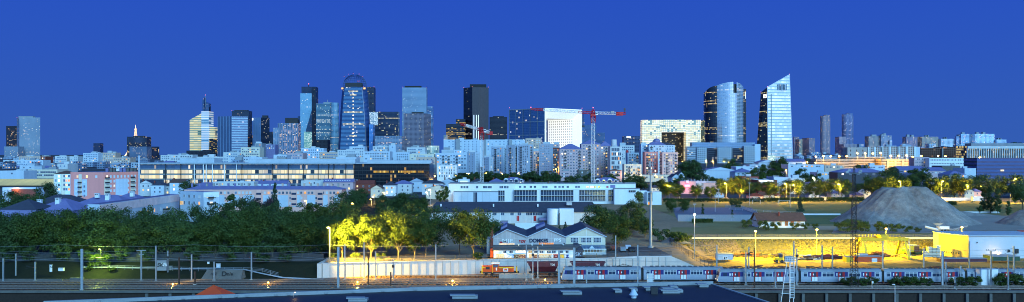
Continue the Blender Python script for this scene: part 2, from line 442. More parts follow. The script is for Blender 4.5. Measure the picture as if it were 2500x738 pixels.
so = bpy.data.objects.new('dusk_glow',sun); COL.objects.link(so); so.rotation_euler = (math.radians(60),0,math.radians(24))
cam = bpy.data.cameras.new('camera'); co = bpy.data.objects.new('camera',cam); COL.objects.link(co); SC.camera = co
co.location = (0,0,CZ); co.rotation_euler = (math.pi/2,0,0)
cam.sensor_width = 36; cam.lens = 36*F/2500; cam.shift_y = (HY-369)/2500; cam.clip_start = 1; cam.clip_end = 60000
SC.render.engine = 'CYCLES'
SC.view_settings.view_transform = 'Standard'; SC.view_settings.look = 'None'; SC.view_settings.exposure = 0; SC.view_settings.gamma = 1
SC.cycles.use_denoising = True; SC.cycles.filter_width = 1.0; SC.cycles.sample_clamp_indirect = 3; SC.cycles.max_bounces = 6; SC.cycles.use_light_tree = True
SC.cycles.diffuse_bounces = 2; SC.cycles.glossy_bounces = 3; SC.cycles.transmission_bounces = 2; SC.cycles.caustics_reflective = False

# ================================================================== ground
WALL = [(-90,251),(790,252),(1180,260),(1480,264.5),(1640,265),(1712,265.5)]     # foot of the pale retaining wall (px, distance)
WX = [(X(p,y),y) for p,y in WALL]
def wall_y(x):
    for (xa,ya),(xb,yb) in zip(WX, WX[1:]):
        if x <= xb: return ya+(yb-ya)*(x-xa)/(xb-xa)
    return WX[-1][1]
XL, XR = X(775,252), 57.0           # the wall stands between these; a grass bank on one side, the yard on the other
def sm(t): t = max(0,min(1,t)); return t*t*(3-2*t)
def terrain(x, y):
    p = h(y)
    left = p*sm((y-245.5)/15)                      # grassy bank beside the lines
    mid = p if y > wall_y(x)+.25 else 0.0
    right = p*sm((y-306)/19)                       # bank behind the works yard
    if x < XL: 
        k = sm((XL-x)/6); return mid*(1-k)+left*k if y > 245 else 0
    if x < 48: return mid
    edge = 48.5+max(0,(y-265))*.22
    k = sm((x-edge)/9)
    return max(right, p*(1-k) if y > 266 else 0)
def sheet(name, x0, x1, y0, y1, nx, ny, mat, lift=0.0, zf=terrain, kind='structure', noise=0.0):
    b = MB(); xs = [x0+(x1-x0)*i/nx for i in range(nx+1)]; ys = [y0+(y1-y0)*i/ny for i in range(ny+1)]
    V = {}
    for i,x in enumerate(xs):
        for j,y in enumerate(ys): V[i,j] = (x,y,zf(x,y)+lift+(random.uniform(-noise,noise) if noise else 0))
    vs = []; idx = {}
    for k_,v_ in V.items(): idx[k_] = len(vs); vs.append(v_)
    me = bpy.data.meshes.new(name); me.from_pydata(vs,[],[(idx[i,j],idx[i+1,j],idx[i+1,j+1],idx[i,j+1]) for i in range(nx) for j in range(ny)])
    me.materials.append(mat); me.polygons.foreach_set('use_smooth',[True]*len(me.polygons))
    o = link(name, me); o['kind'] = kind; return o
def poly_sheet(name, pts, mat, lift, kind='structure', zf=terrain):
    b = MB(); b.face([(x,y,zf(x,y)+lift) for x,y in pts]); return structure(name,b,mat,kind)
def groundmat(name, a, b_, c_, s1=.03, s2=.4, rough=.95, bump=.4):
    m, nt, b = newmat(name); q = NB(nt); p = q.pos()
    n1 = q.noise(p, s1, 5, .6); n2 = q.noise(p, s2, 4, .65); n3 = q.noise(p, s2*7, 3, .6)
    f = q.m('MULTIPLY_ADD', q.m('ADD', q.m('MULTIPLY', n1, .55), q.m('MULTIPLY', n2, .45)), 4.0, -1.5, clamp=True)
    col = q.mix(q.m('MULTIPLY_ADD', n3, 2.4, -.7, clamp=True), q.mix(f, C(a), C(b_)), C(c_))
    col = q.mix(.55, q.mix(f, C(a), C(b_)), col)
    q.put(col, b.inputs['Base Color']); b.inputs['Roughness'].default_value = rough; b.inputs['Specular IOR Level'].default_value = .2
    bp = q.n('ShaderNodeBump'); bp.inputs['Strength'].default_value = bump; bp.inputs['Distance'].default_value = .25
    q.put(n3, bp.inputs['Height']); q.put(bp.outputs[0], b.inputs['Normal']); return m
M['ballast'] = groundmat('ballast','#563b32','#6e5145','#362622',.02,.9)
M['earth'] = groundmat('bare_earth','#8a755c','#a58f72','#6e5c4a',.04,.5)
M['city'] = groundmat('city_ground','#3c4044','#54585c','#303338',.01,.1)
M['lawn'] = groundmat('lawn','#4c603f','#66794e','#3e5033',.05,.6)
M['roughg'] = groundmat('rough_grass','#7a7248','#8d845a','#6a6640',.08,.7,bump=.3)
M['bankg'] = groundmat('bank_grass','#20271a','#2e3020','#181b14',.08,.8,bump=.9)
M['asphalt'] = groundmat('asphalt','#47494e','#55575c','#3c3e42',.05,.8,bump=.1)
M['court'] = groundmat('court_surface','#5a6478','#667086','#505a6c',.05,.5,bump=.05)
M['gravel'] = groundmat('gravel_yard','#8a857d','#a09a90','#6f6a63',.03,.4)
M['path'] = groundmat('sandy_path','#a08b70','#b39e82','#85725b',.05,.6,bump=.2)

structure('ground', MB().face([(-26000,640,4),(26000,640,4),(26000,2500,22),(-26000,2500,22)]).face([(-26000,2500,22),(26000,2500,22),(26000,42000,26),(-26000,42000,26)]), M['city'])
sheet('terrain',-235,XL,243,642,40,130,M['bankg'],0,lambda x,y: terrain(x,y)+.0)
sheet('terrain',XL,XR+24,266,642,40,120,M['earth'],0,lambda x,y: terrain(x,max(y,268)) if x<48 else terrain(x,y))
sheet('terrain',XR+24,420,300,642,90,150,M['roughg'],0)
# strip of soil between the retaining wall and the plateau sheet
b = MB()
for i in range(60):
    xa = XL+(48.5-XL)*i/60; xb = XL+(48.5-XL)*(i+1)/60
    b.face([(xa,wall_y(xa)+.3,4),(xb,wall_y(xb)+.3,4),(xb,269,4.0),(xa,269,4.0)])
structure('path',b,M['path'])
structure('track_bed', MB().face([(-300,228,0),(430,228,0),(430,309,0),(-300,309,0)]), M['ballast'])
poly_sheet('yard_ground', [(XR+1,266),(300,266),(300,305.8),(XR+8,305.8)], groundmat('yard_lamp_tint','#8f7440','#ab8e54','#735a34',.05,.5,bump=.6), .006, zf=lambda x,y:0)  # yellow of the sodium lamps worked into the ground colour
structure('street', MB().face([(-320,60,-6),(320,60,-6),(320,227.9,-6),(-320,227.9,-6)]), M['asphalt'])
# fields and paved areas on the plateau
P4 = lambda px0a,ya,px1a,px0b,yb,px1b: [(X(px0a,ya),ya),(X(px1a,ya),ya),(X(px1b,yb),yb),(X(px0b,yb),yb)]
poly_sheet('lawn',P4(1960,395,2300,1900,560,2420),M['lawn'],.02)
poly_sheet('lawn',P4(1630,345,1860,1640,378,1960),M['roughg'],.03)
poly_sheet('sports_court',P4(1655,415,1868,1640,520,1835),M['court'],.04)
poly_sheet('road',P4(1580,596,2520,1580,640,2520),M['asphalt'],.05)
poly_sheet('pavement',P4(1580,588,2520,1580,595.5,2520),M['path'],.18)
poly_sheet('path',P4(1560,336,2300,1620,342,2300),M['path'],.05)
poly_sheet('path',P4(1590,298,1645,1592,352,1640),M['path'],.055)
poly_sheet('path',P4(1930,366,2060,1960,386,2070),M['path'],.05)
poly_sheet('car_park',P4(1470,272,1640,1480,297,1600),M['asphalt'],.05)
poly_sheet('gravel_ground',P4(2030,349,2620,2060,450,2620),M['gravel'],.06)
poly_sheet('lawn',P4(2280,470,2620,2280,560,2620),M['lawn'],.05)
# ================================================================== railway
# low concrete wall with framed panels carrying the near edge of the lines
t = thing('retaining_wall','long low concrete retaining wall with framed dark panels below the nearest track','retaining wall',(0,228,-6))
MB().box(-300,430,227.4,228.0,-6,-.4).build('wall_panel',paint('dirty_panel','#2f241e',.95,var=.4,scale=1.5,bump=.3),t)
MB().box(-300,430,227.0,228.3,-.38,.1).build('coping',M['concd'],t)
MB().box(-300,430,227.1,227.39,-3.5,-3.25).build('ledge',M['concd'],t)
pm = MB().box(-.35,.35,-.55,0,0,5.45).mesh('pilaster',M['concd'])
for x in range(-96,140,6):
    link('pilaster',pm,t,(x+2.5,-.72,0))
sleepm = paint('timber_sleeper','#3a2720',.9,var=.35,scale=2)
railm = paint('rail_steel','#a89c94',.28,metal=.7,var=.2,scale=2)
TR = [('rusty track nearest the framed retaining wall',230.3),('second rusty track out from the framed retaining wall',234.3),('track under the nearer silver train',239.0),
      ('track under the farther silver train',243.2),('track between the yellow marker lamps and the pale wall',247.4),('siding track at the foot of the pale wall under the orange locomotive',254.8)]
for lab, y in TR:
    t = thing('railway_track',lab,'railway track',(0,y,0),'railway tracks side by side')
    x0, x1 = (-230,300) if y < 250 else (X(1150,y)-30,100)
    for dy in (-.72,.72):
        MB().box(x0,x1,y+dy-.06,y+dy+.06,.22,.40).build('rail',railm,t)
    b = MB(); x = x0
    while x < x1: b.box(x,x+.28,y-1.3,y+1.3,.02,.22,bottom=False); x += 1.4
    o = b.build('sleepers',sleepm,t); o['kind'] = 'stuff'
    structure('ballast_shoulder', MB().prism([(x0,y-2.0),(x1,y-2.0),(x1,y+2.0),(x0,y+2.0)],0.0,.1), M['ballast'])

# pale retaining wall along the siding
wallm = paint('pale_wall','#c9c2bb',.85,var=.12,scale=.25,streak=True)
t = thing('siding_wall','long pale panelled retaining wall behind the siding, lit yellow near the lamp','retaining wall',(X(1250,258),258,0))
pts = [(X(p,y),y) for p,y in [(787,252),(880,254),(980,256),(1080,258),(1180,260),(1280,262),(1380,263.3),(1480,264.5),(1560,264.8),(1640,265)]]
tops = [4.05]*8+[4.5,4.6]
b = MB(); jb = MB()
for i in range(len(pts)-1):
    (xa,ya),(xb,yb) = pts[i],pts[i+1]
    b.prism([(xa,ya),(xb,yb),(xb,yb+.35),(xa,ya+.35)],0,[tops[i],tops[i+1],tops[i+1],tops[i]])
    n = 5
    for k in range(n):
        x = xa+(xb-xa)*k/n; y = ya+(yb-ya)*k/n
        jb.box(x-.04,x+.04,y-.05,y+.02,.1,tops[i]-.15)
xa, ya = pts[-1]; b.prism([(xa,ya),(57.2,265.4),(57.2,265.8),(xa,ya+.35)],0,[4.6,.6,.6,4.6])
b.prism([(XL-.1,251.9),(XL+1.2,252),(XL+1.2,268),(XL-.1,268)],0,4.02); b.build('wall_panel',wallm,t); jb.build('joint',M['concd'],t)
b = MB()
for i in range(len(pts)-1): 
    (xa,ya),(xb,yb) = pts[i],pts[i+1]; b.prism([(xa,ya-.12),(xb,yb-.12),(xb,yb+.45),(xa,ya+.45)],tops[i]+.003,[tops[i]+.2,tops[i+1]+.2]*1+[tops[i+1]+.2,tops[i]+.2])
b.build('coping',M['offwhite'],t)

# trains ------------------------------------------------------------
def door_mesh():
    b = MB()
    b.box(-1.75,-.9,-.03,.02,1.95,3.2,0); b.box(.9,1.75,-.03,.02,1.95,3.2,0)          # blue flanks
    b.box(-.9,-.3,-.06,.02,.75,3.2,1); b.box(.3,.9,-.06,.02,.75,3.2,1)              # red leaves
    b.box(-.3,.3,-.05,.02,1.9,3.15,2); b.box(-.75,.75,-.075,-.061,.72,1.88,3)          # panes and pale lower panel
    b.box(-.03,.03,-.085,-.05,.75,3.2,4); b.box(-1.35,-1.05,-.045,-.03,2.2,2.9,3)        # seam, white swoosh
    b.box(-.5,-.22,-.085,-.06,2.3,2.75,3)
    return b.mesh('door',[M['blue'],M['red'],M['glass'],M['whitep'],M['dark']])
DM = door_mesh()
def tw_mesh(w, lit):
    b = MB(); b.box(-w/2,w/2,-.03,.02,1.95,3.1,1)
    n = max(1,round(w/.9))
    for i in range(n+1):
        x = -w/2+w*i/n; b.box(x-.04,x+.04,-.06,.01,1.95,3.1,0)
    for z in (1.92,2.75,3.1): b.box(-w/2,w/2,-.055,.01,z-.035,z+.035,0)
    return b.mesh('window',[M['frame'],M[lit]])
RV = MB().box(0,.9,-.1,.5,0,.22).mesh('roof_vent',M['dark'])
def train(label, x0, y, lens, cab=True):
    t = thing('commuter_train',label,'train',(x0,y,.4))
    x = x0
    for ci, L in enumerate(lens):
        a, e = x+.35, x+L-.35; yf, yb = y-1.45, y+1.45
        b = MB(); prof = [(yf,.55),(yf-.04,1.2),(yf-.04,1.9),(yf,3.2),(yf+.28,3.62),(yf+.8,3.92),(yb-.8,3.92),(yb-.28,3.62),(yb,3.2),(yb,.55)]
        front = ci == 0 and cab
        xs = [(a+(.0 if not front else max(0,(z-1.2)*.32)),py,z+.4) for py,z in prof]; xe = [(e,py,z+.4) for py,z in prof]
        for i in range(len(prof)):
            j = (i+1)%len(prof); b.face([xs[i],xe[i],xe[j],xs[j]] if i < len(prof)-1 else [xs[i],xe[i],xe[j],xs[j]], 1 if 3 <= i <= 7 else 0)
        b.face(xs[::-1],0); b.face(xe,0)
        for z in (.95,1.15,1.35,1.55): b.box(a+.3,e-.1,yf-.065,yf-.03,z+.4,z+.44,0)       # ribbed lower body
        car = sub(b.build('carriage',[M['trainw'],M['trainr']],t),t)
        b = MB()
        for c in ([a+3.5,e-3.5]):
            for k in (-1.2,1.2):
                b.tube((c+k,yf+.2,.82),(c+k,yf+.45,.82),.42,n=10); b.tube((c+k,yb-.45,.82),(c+k,yb-.2,.82),.42,n=10)
            b.box(c-1.9,c+1.9,yf+.1,yb-.1,.62,1.0)
        b.box(a+6.5,e-6.5,yf+.25,yb-.25,.55,1.0); b.build('bogie',M['black'],car)
        doors = [a+(e-a)*f for f in ((.235,.50,.77) if front else (.17,.5,.83))]
        l = t['_loc']
        for d in doors: link('door',DM,car,(d-l[0],yf-.045-l[1],.4-l[2]))
        edges = [a+(4.2 if front else .6)]+sum([[d-1.95,d+1.95] for d in doors],[])+[e-.5]
        for k in range(0,len(edges),2):
            s0, s1 = edges[k], edges[k+1]
            if s1-s0 < .8: continue
            o = tw_mesh(round(s1-s0,1)-.15,'glass')
            link('window',o,car,((s0+s1)/2-l[0],yf-.045-l[1],.4-l[2]))
        if front:
            MB().face([(a+.75,yf-.06,2.4),(a+3.9,yf-.06,2.4),(a+3.9,yf-.05,3.5),(a+1.0,yf-.05,3.5)]).build('cab_panel',M['blue'],car)
            MB().box(a+1.5,a+2.5,yf-.085,yf-.06,2.5,3.4).build('cab_window',M['glass'],car)
            MB().box(a+3.1,a+3.5,yf-.09,yf-.062,2.6,3.2).build('swoosh_mark',M['whitep'],car)
            MB().face([(a+.3,yf+.15,2.5),(a+.3,yb-.15,2.5),(a+.62,yb-.2,3.5),(a+.62,yf+.2,3.5)][::-1]).build('windscreen',M['glass'],car)
            for y_ in (yf+.1,yb-.4): MB().box(a-.05,a+.2,y_,y_+.3,1.3,1.5).build('headlight',M['cool'],car); MB().box(a-.35,a+.1,y_,y_+.4,.85,1.25).build('buffer',M['dark'],car)
        k = a+2
        while k < e-2: link('roof_vent',RV,car,(k-l[0],y-l[1],4.3-l[2])); k += 1.5
        b = MB(); c = e-4.5
        b.tube((c-1.5,y,4.55),(c,y,5.0),.06).tube((c,y,5.0),(c+1.5,y,4.55),.06).tube((c-.2,y-.9,5.0),(c-.2,y+.9,5.0),.07).box(c-2,c+2,y-.6,y+.6,4.32,4.5)
        if ci%2 == 0: b.build('pantograph',M['dark'],car)
        if ci < len(lens)-1: MB().box(e-.02,e+.72,yf+.15,yb-.15,1.0,3.9).build('gangway',M['black'],car)
        x += L
train('silver commuter train with red doors standing behind, its cab beside the maroon hopper wagons',X(1367,243.2),243.2,[22.4,22.4])
train('silver commuter train with red doors standing in front, passing the yellow gantry crane',X(1746,239),239.0,[22.3,22.3,22.3,22.3,22.3])

# orange shunting locomotive
y = 254.8; xa, xb = X(1176,y), X(1263,y)
t = thing('shunting_locomotive','small orange shunting locomotive with a yellow band and white roofed cab','locomotive',((xa+xb)/2,y,.4))
b = MB(); b.box(xa+.25,xb-.1,y-1.35,y+1.35,1.15,1.45,1); b.box(xa,xa+.3,y-1.35,y+1.35,.9,3.0,2); b.box(xb-.3,xb,y-1.35,y+1.35,1.1,2.9,2); b.build('frame',[M['dark'],M['dark'],M['yellow']],t)
o = sub(MB().box(xa+.31,xa+3.1,y-1.15,y+1.15,1.46,3.1,0).build('hood',M['orange'],t),t)
MB().box(xa+1.2,xa+2.3,y-1.19,y-1.15,2.2,2.9).build('grille',M['dark'],o); MB().box(xa+.31,xa+1.1,y-1.2,y-1.15,2.6,2.85).build('stripe',M['yellow'],o)
o = sub(MB().box(xa+4.9,xb-1.0,y-1.15,y+1.15,1.46,2.9,0).build('hood',M['orange'],t),t)
MB().box(xa+4.9,xb-1.0,y-1.2,y-1.152,2.55,2.8).build('stripe',M['yellow'],o)
MB().box(xa+6.2,xa+7.6,y-1.22,y-1.16,1.6,2.5,0).box(xa+6.5,xa+7.3,y-1.24,y-1.22,2.05,2.4,1).box(xa+6.4,xa+7.4,y-1.24,y-1.22,1.8,1.9,2).build('emblem_panel',[M['whitep'],M['orange'],M['dark']],o)
o = sub(MB().box(xa+3.1,xa+4.9,y-1.3,y+1.3,1.46,3.75,0).build('cab',M['orange'],t),t)
MB().box(xa+2.85,xa+5.2,y-1.45,y+1.45,3.75,4.0).build('roof',M['whitep'],o); MB().box(xa+3.35,xa+4.7,y-1.34,y-1.3,2.85,3.6).build('window',M['glassb'],o)
MB().box(xa+3.1,xa+3.2,y-1.36,y-1.31,1.2,3.6).build('handrail',M['yellow'],o); MB().box(xa+4.1,xa+4.45,y-1.345,y-1.3,1.9,2.7).build('number_plate',M['whitep'],o)
b = MB()
for k in (1.3,3.0,6.3,8.6): b.tube((xa+k,y-1.2,.85),(xa+k,y-.9,.85),.45,n=12).tube((xa+k,y+.9,.85),(xa+k,y+1.2,.85),.45,n=12)
b.build('wheel',M['black'],t)
b = MB(); 
for k in (-.9,.9): b.tube((xa-.5,y+k,1.3),(xa,y+k,1.3),.2,n=8).tube((xb,y+k,1.3),(xb+.5,y+k,1.3),.2,n=8)
b.build('buffer',M['dark'],t)
# maroon hopper wagons
def hopper(label, px0, px1, word):
    xa, xb = X(px0,y), X(px1,y); t = thing('hopper_wagon',label,'freight wagon',((xa+xb)/2,y,.4))
    L = xb-xa; sl = L*.085
    b = MB(); yf, yb = y-1.4, y+1.4
    T = [(xa,yf,4.3),(xb,yf,4.3),(xb,yb,4.3),(xa,yb,4.3)]; Mi = [(xa+sl,yf,3.0),(xb-sl,yf,3.0),(xb-sl,yb,3.0),(xa+sl,yb,3.0)]; B = [(xa+sl*1.7,y-.5,1.5),(xb-sl*1.7,y-.5,1.5),(xb-sl*1.7,y+.5,1.5),(xa+sl*1.7,y+.5,1.5)]
    for i in range(4):
        j = (i+1)%4; b.face([Mi[i],Mi[j],T[j],T[i]]); b.face([B[i],B[j],Mi[j],Mi[i]])
    I = [(xa+.4,yf+.3,4.3),(xb-.4,yf+.3,4.3),(xb-.4,yb-.3,4.3),(xa+.4,yb-.3,4.3)]
    for i in range(4): j = (i+1)%4; b.face([T[i],T[j],I[j],I[i]]); b.face([I[i],I[j],Mi[j],Mi[i]])
    body = sub(b.build('hopper',M['maroon'],t),t)
    b = MB()
    for k in range(1,9): b.box(xa+L*k/9-.04,xa+L*k/9+.04,yf-.06,yf,3.0,4.28)
    b.build('rib',M['maroon'],body)
    txt(word,body,M['whitep'],.72,(xb-L*.23,yf-.05,3.55),name='lettering'); 
    MB().box(xa+.6,xb-.6,y-1.2,y+1.2,1.1,1.45).build('frame',M['dark'],t)
    b = MB()
    for k in (1.4,3.0,L-3.0,L-1.4): b.tube((xa+k,y-1.1,.85),(xa+k,y-.8,.85),.45,n=12).tube((xa+k,y+.8,.85),(xa+k,y+1.1,.85),.45,n=12)
    b.build('wheel',M['black'],t)
    b = MB(); b.tube((xa+.9,yf,1.4),(xa+.3,yf,4.2),.05).tube((xb-.9,yf,1.4),(xb-.3,yf,4.2),.05); b.build('ladder',M['grey'],t)
hopper('maroon hopper wagon with a faded top next to the orange locomotive',1286,1367,'TDS')
hopper('clean maroon hopper wagon with sloping ends standing above the train cab',1391,1478,'TDS')
# concrete platform stub between the locomotive and the tracks
tag(MB().prism([(X(1218,250),249.6),(X(1300,250),249.6),(X(1300,252),252),(X(1222,252),252)],0,1.3,0,0).build('loading_platform',M['conc']),'low grey concrete loading platform in front of the orange locomotive','platform')

# catenary posts: (px, top row, distance, kind, label)
def pole(px, ytop, Y, kind, label, z0=0.0, grp='posts carrying the railway wires'):
    x = X(px,Y); zt = Z(ytop,Y); t = thing('catenary_post',label,'railway post',(x,Y,z0),grp)
    mt = M['rust'] if 'brown' in label or 'rusty' in label else M['polegrey']
    r = .16 if kind != 'wide' else .3
    b = MB(); b.box(x-r,x+r,Y-.06,Y+.06,z0,zt); b.box(x-r,x-r+.05,Y-.18,Y+.18,z0,zt-.01); b.box(x+r-.05,x+r,Y-.18,Y+.18,z0,zt-.01)
    if kind != 'wide': b.box(x-r-.03,x+r+.03,Y-.2,Y+.2,zt,zt+.06)
    b.build('post',mt,t)
    MB().box(x-.4,x+.4,Y-.4,Y+.4,z0-.1 if z0 < 0 else z0,z0+.35).build('footing',M['conc'],t)
    if kind == 'arm':
        s = random.choice((-1,1))
        MB().tube((x,Y,zt-1.6),(x+s*2.4,Y-.3,zt-1.1),.05).tube((x,Y,zt-.4),(x+s*2.4,Y-.3,zt-1.0),.03).tube((x+s*1.2,Y-.2,zt-1.4),(x+s*2.6,Y-.3,zt-1.9),.04).build('bracket_arm',M['dark'],t)
        MB().ball((x+s*.5,Y-.1,zt-1.5),.13,n=6,k=4).build('insulator',M['brick'],t)
    elif kind == 'tee':
        MB().box(x-1.3,x+1.3,Y-.08,Y+.08,zt-.02,zt+.14).box(x-.7,x+.7,Y-.08,Y+.08,zt-1.15,zt-1.03).build('crossarm',M['polegrey'],t)
        b = MB()
        for k in (-1.2,-.6,.6,1.2): b.tube((x+k,Y,zt+.14),(x+k,Y,zt+.5),.05,n=5)
        b.build('insulator',M['dark'],t)
    elif kind == 'gear':
        MB().box(x-.35,x+.35,Y-.5,Y-.19,zt-2.2,zt-1.5).tube((x,Y-.3,zt-.6),(x+1.4,Y-.5,zt-.9),.04).build('cable_box',M['dark'],t)
    return t
POLES = [
 (8,632,243,'plain','first thin grey post at the far end of the line beside the pale kerb'),
 (39,620,250,'arm','thin grey post with an arm in front of the dark tree belt end'),
 (86,640,245,'arm','stout grey post with a diagonal stay near the small white signal box'),
 (200,608,228.6,'wide','tall wide grey post rising in front of the green lit bush'),
 (345,612,245,'tee','grey post topped by a crossarm, just right of the lit bush'),
 (381,601,244,'arm','tall grey post beside the graffiti covered cabinet'),
 (410,613,252,'gear','grey post standing just right of the graffiti covered cabinet'),
 (437,629,236,'plain','brown post near the cabinet, rising over a yellow marker lamp'),
 (468,622,245,'arm','slim grey post between the two yellow marker lamps near the orange tent roof'),
 (476,664,238,'plain','short brown post left of the orange tent roof'),
 (523,640,246,'plain','thin post standing in front of the tagged concrete wall'),
 (614,616,247,'arm','slim grey post with a bracket just beyond the tagged concrete wall'),
 (826,603,231.5,'wide','wide grey post in front of the pale wall beside the yellow lamp mast'),
 (842,597,247,'arm','dark grey post in front of the brightest yellow lit tree'),
 (889,592,246,'arm','tall post with white foot before the trunk of a lit tree'),
 (899,624,235,'plain','brown post rising from the tracks before the lit trees'),
 (917,615,247,'plain','thin grey post before the middle of the lit pale wall'),
 (954,665,234,'plain','short brown post near the rear of the lit pale wall'),
 (960,634,248,'gear','dark post with hanging gear before the lit pale wall'),
 (1064,598,247,'arm','blue grey post in front of the last lit tree'),
 (1285,596,246,'arm','lattice marked grey post right of the orange locomotive'),
 (1301,606,247,'gear','pale grey post before the first maroon wagon'),
 (1313,603,251,'plain','thin dark post behind the first maroon wagon'),
 (1365,612,231,'wide','wide pinkish grey post at the nose of the farther train'),
 (1363,640,249,'plain','brown stained post behind the nose of the farther train'),
 (1402,605,229.5,'wide','wide pale post in front of the first red train door'),
 (1432,656,231,'plain','short pale post in front of the farther train windows'),
 (1503,576,262,'plain','grey post rising above the pale wall beside the dark trees'),
 (1557,599,232.5,'arm','pale pinkish post before the join of the two carriages'),
 (1702,657,258,'plain','short dark post by the sloping end of the pale wall'),
 (1750,600,247.5,'arm','grey post beside the little striped hut in the yard'),
 (1821,616,236.6,'plain','slim blue grey post before the first doors of the nearer train'),
 (1828,604,247,'gear','dark post behind the nearer train close to a slim blue post'),
 (1842,606,230.5,'plain','rusty brown post in front of the nearer train below the starry lamp'),
 (1893,660,232,'plain','short pinkish post left of the white ladder frame'),
 (1938,590,247.5,'arm','tall grey post rising behind the white ladder frame'),
 (1945,608,236.8,'gear','dark post just beyond the white ladder frame'),
 (2007,600,247,'arm','grey post in the yard before the scrap heap'),
 (2032,604,247,'plain','thin blue grey post before the bright lower yard'),
 (2155,590,247.5,'arm','grey post between the legs of the yellow gantry crane'),
 (2255,607,247.5,'plain','grey post left of the bright yellow hall wall'),
 (2301,614,235.8,'wide','wide blue grey post in front of the bright yellow hall wall'),
 (2309,640,236.6,'plain','short thin post paired with the wide post before the yellow hall wall'),
 (2331,676,229.8,'gear','low dark post with a cable frame near the framed retaining wall'),
 (2345,650,236.6,'plain','short blue grey post before the white trackside box'),
 (2366,590,247.5,'plain','thin post at the corner of the white hall'),
 (2419,613,235.6,'tee','post with a small crossarm before the white hall and the white box'),
 (2461,624,229.5,'arm','long dark post reaching down the framed retaining wall'),
 (2475,602,236.6,'arm','tall grey post farthest along the nearer train'),
]
for p_ in POLES: pole(*p_)
# overhead wires
for i,(x0,x1,y,z,lab) in enumerate([(-240,-50,244,8.2,'upper wire between the posts before the dark tree belt'),(-240,-50,244,6.6,'lower wire between the posts before the dark tree belt'),
    (-240,-35,248,8.0,'upper wire over the rear track before the dark tree belt'),(-240,-35,248,6.5,'lower wire over the rear track before the dark tree belt'),
    (-240,60,239,6.7,'long contact wire above the middle track'),(-240,60,251,9.5,'highest feeder wire running in front of the trees'),
    (13,260,247.6,8.6,'wire above the roofs of the silver trains'),(13,260,247.6,7.2,'contact wire just behind the roofs of the silver trains'),(0,260,235,7.0,'wire in front of the nearer train')]):
    b = MB(); n = 8
    for k in range(n):
        xa, xb = x0+(x1-x0)*k/n, x0+(x1-x0)*(k+1)/n
        for s in range(4):
            f0, f1 = s/4,(s+1)/4; sag = lambda f: -.55*4*f*(1-f)
            b.tube((xa+(xb-xa)*f0,y,z+sag(f0)),(xa+(xb-xa)*f1,y,z+sag(f1)),.026,n=3,cap=False)
    tag(b.build('overhead_wire',M['grey']),lab,'wire','wires over the railway')
# small yellow marker lamps along the tracks
for px,py,Y,lab in [(422,694,237,'yellow marker lamp on the track bed below the graffiti covered cabinet'),(655,690,238.5,'yellow marker lamp on the track bed right of the orange tent roof'),(873,689,239,'yellow marker lamp before the brightly lit part of the pale wall'),
    (1105,686,240,'yellow marker lamp before the pale wall near the orange locomotive'),(1331,683,241,'yellow marker lamp beside the farther train cab')]:
    x, z = X(px,Y), Z(py,Y); t = thing('marker_lamp',lab,'marker lamp',(x,Y,0),'yellow marker lamps between the tracks')
    MB().tube((x,Y,0),(x,Y,z-.1),.05).build('post',M['dark'],t); MB().ball((x,Y-.05,z),.2,n=8,k=5).build('lamp_head',glow('marker_glow',(1,.62,.04,1),35),t); lamp_light(t,(x,Y-.6,z+.9),2600 if 800 < px < 1200 else 900,(1,.62,.08))
for px,py,Y,lab in [(57,733,222,'tiny lit lamp below the long low wall'),(508,718,222,'tiny lit lamp on the orange tent'),(718,715,229,'small bent lamp on a thin stalk near the roof edge'),(1196,700,229.6,'small lit ground lamp on the gravel by the roof edge'),(1635,693,230.5,'tiny ground lamp near the white lattice box')]:
    pass
# signals, cabinets and boxes beside the line
def boxthing(name,label,cat,px0,px1,py0,py1,Y,dep,mat,parts=None,grp=None):
    x0,x1,z1,z0 = X(px0,Y),X(px1,Y),Z(py0,Y),Z(py1,Y); z0 = max(z0,terrain((x0+x1)/2,Y)-.1) if z0 > -1 else z0
    t = thing(name,label,cat,((x0+x1)/2,Y,z0),grp)
    MB().box(x0,x1,Y,Y+dep,z0,z1).build('body',mat,t)
    MB().box(x0-.08,x1+.08,Y-.1,Y+dep+.1,z1,z1+.1).build('lid',M['grey'],t)
    return t
t = boxthing('relay_cabinet','large pale cabinet covered in graffiti standing beside two posts','cabinet',383,406,637,661,250.5,1.4,M['grey'])
txt('SK',t,M['black'],1.5,(X(389,250),250.42,Z(648,250)),shear=.2); txt('OB',t,M['whitep'],1.3,(X(399,250),250.42,Z(647,250)),shear=-.2)
boxthing('relay_cabinet','small plain grey cabinet by the railing, right of the graffiti covered one','cabinet',412,418,651,660,253,.8,M['grey'])
t = boxthing('notice_board','tall white board with dark marks on the bank near the stout post','sign',121,127,647,664,248.5,.15,M['whitep'])
txt('51',t,M['black'],.8,(X(124,248),248.45,Z(653,248)),name='lettering')
boxthing('relay_cabinet','low white trough box on the bank beside the tall white board','cabinet',142,155,655,662,249,.6,M['whitep'])
boxthing('relay_cabinet','white box on the bank above the tagged concrete wall','cabinet',506,511,640,645,257,.3,M['whitep'])
t = boxthing('notice_board','small square board painted with white graffiti above the tagged concrete wall','sign',528,538,644,655,252,.2,M['bluew'])
txt('e',t,M['whitep'],1.1,(X(533,252),251.9,Z(650,252)))
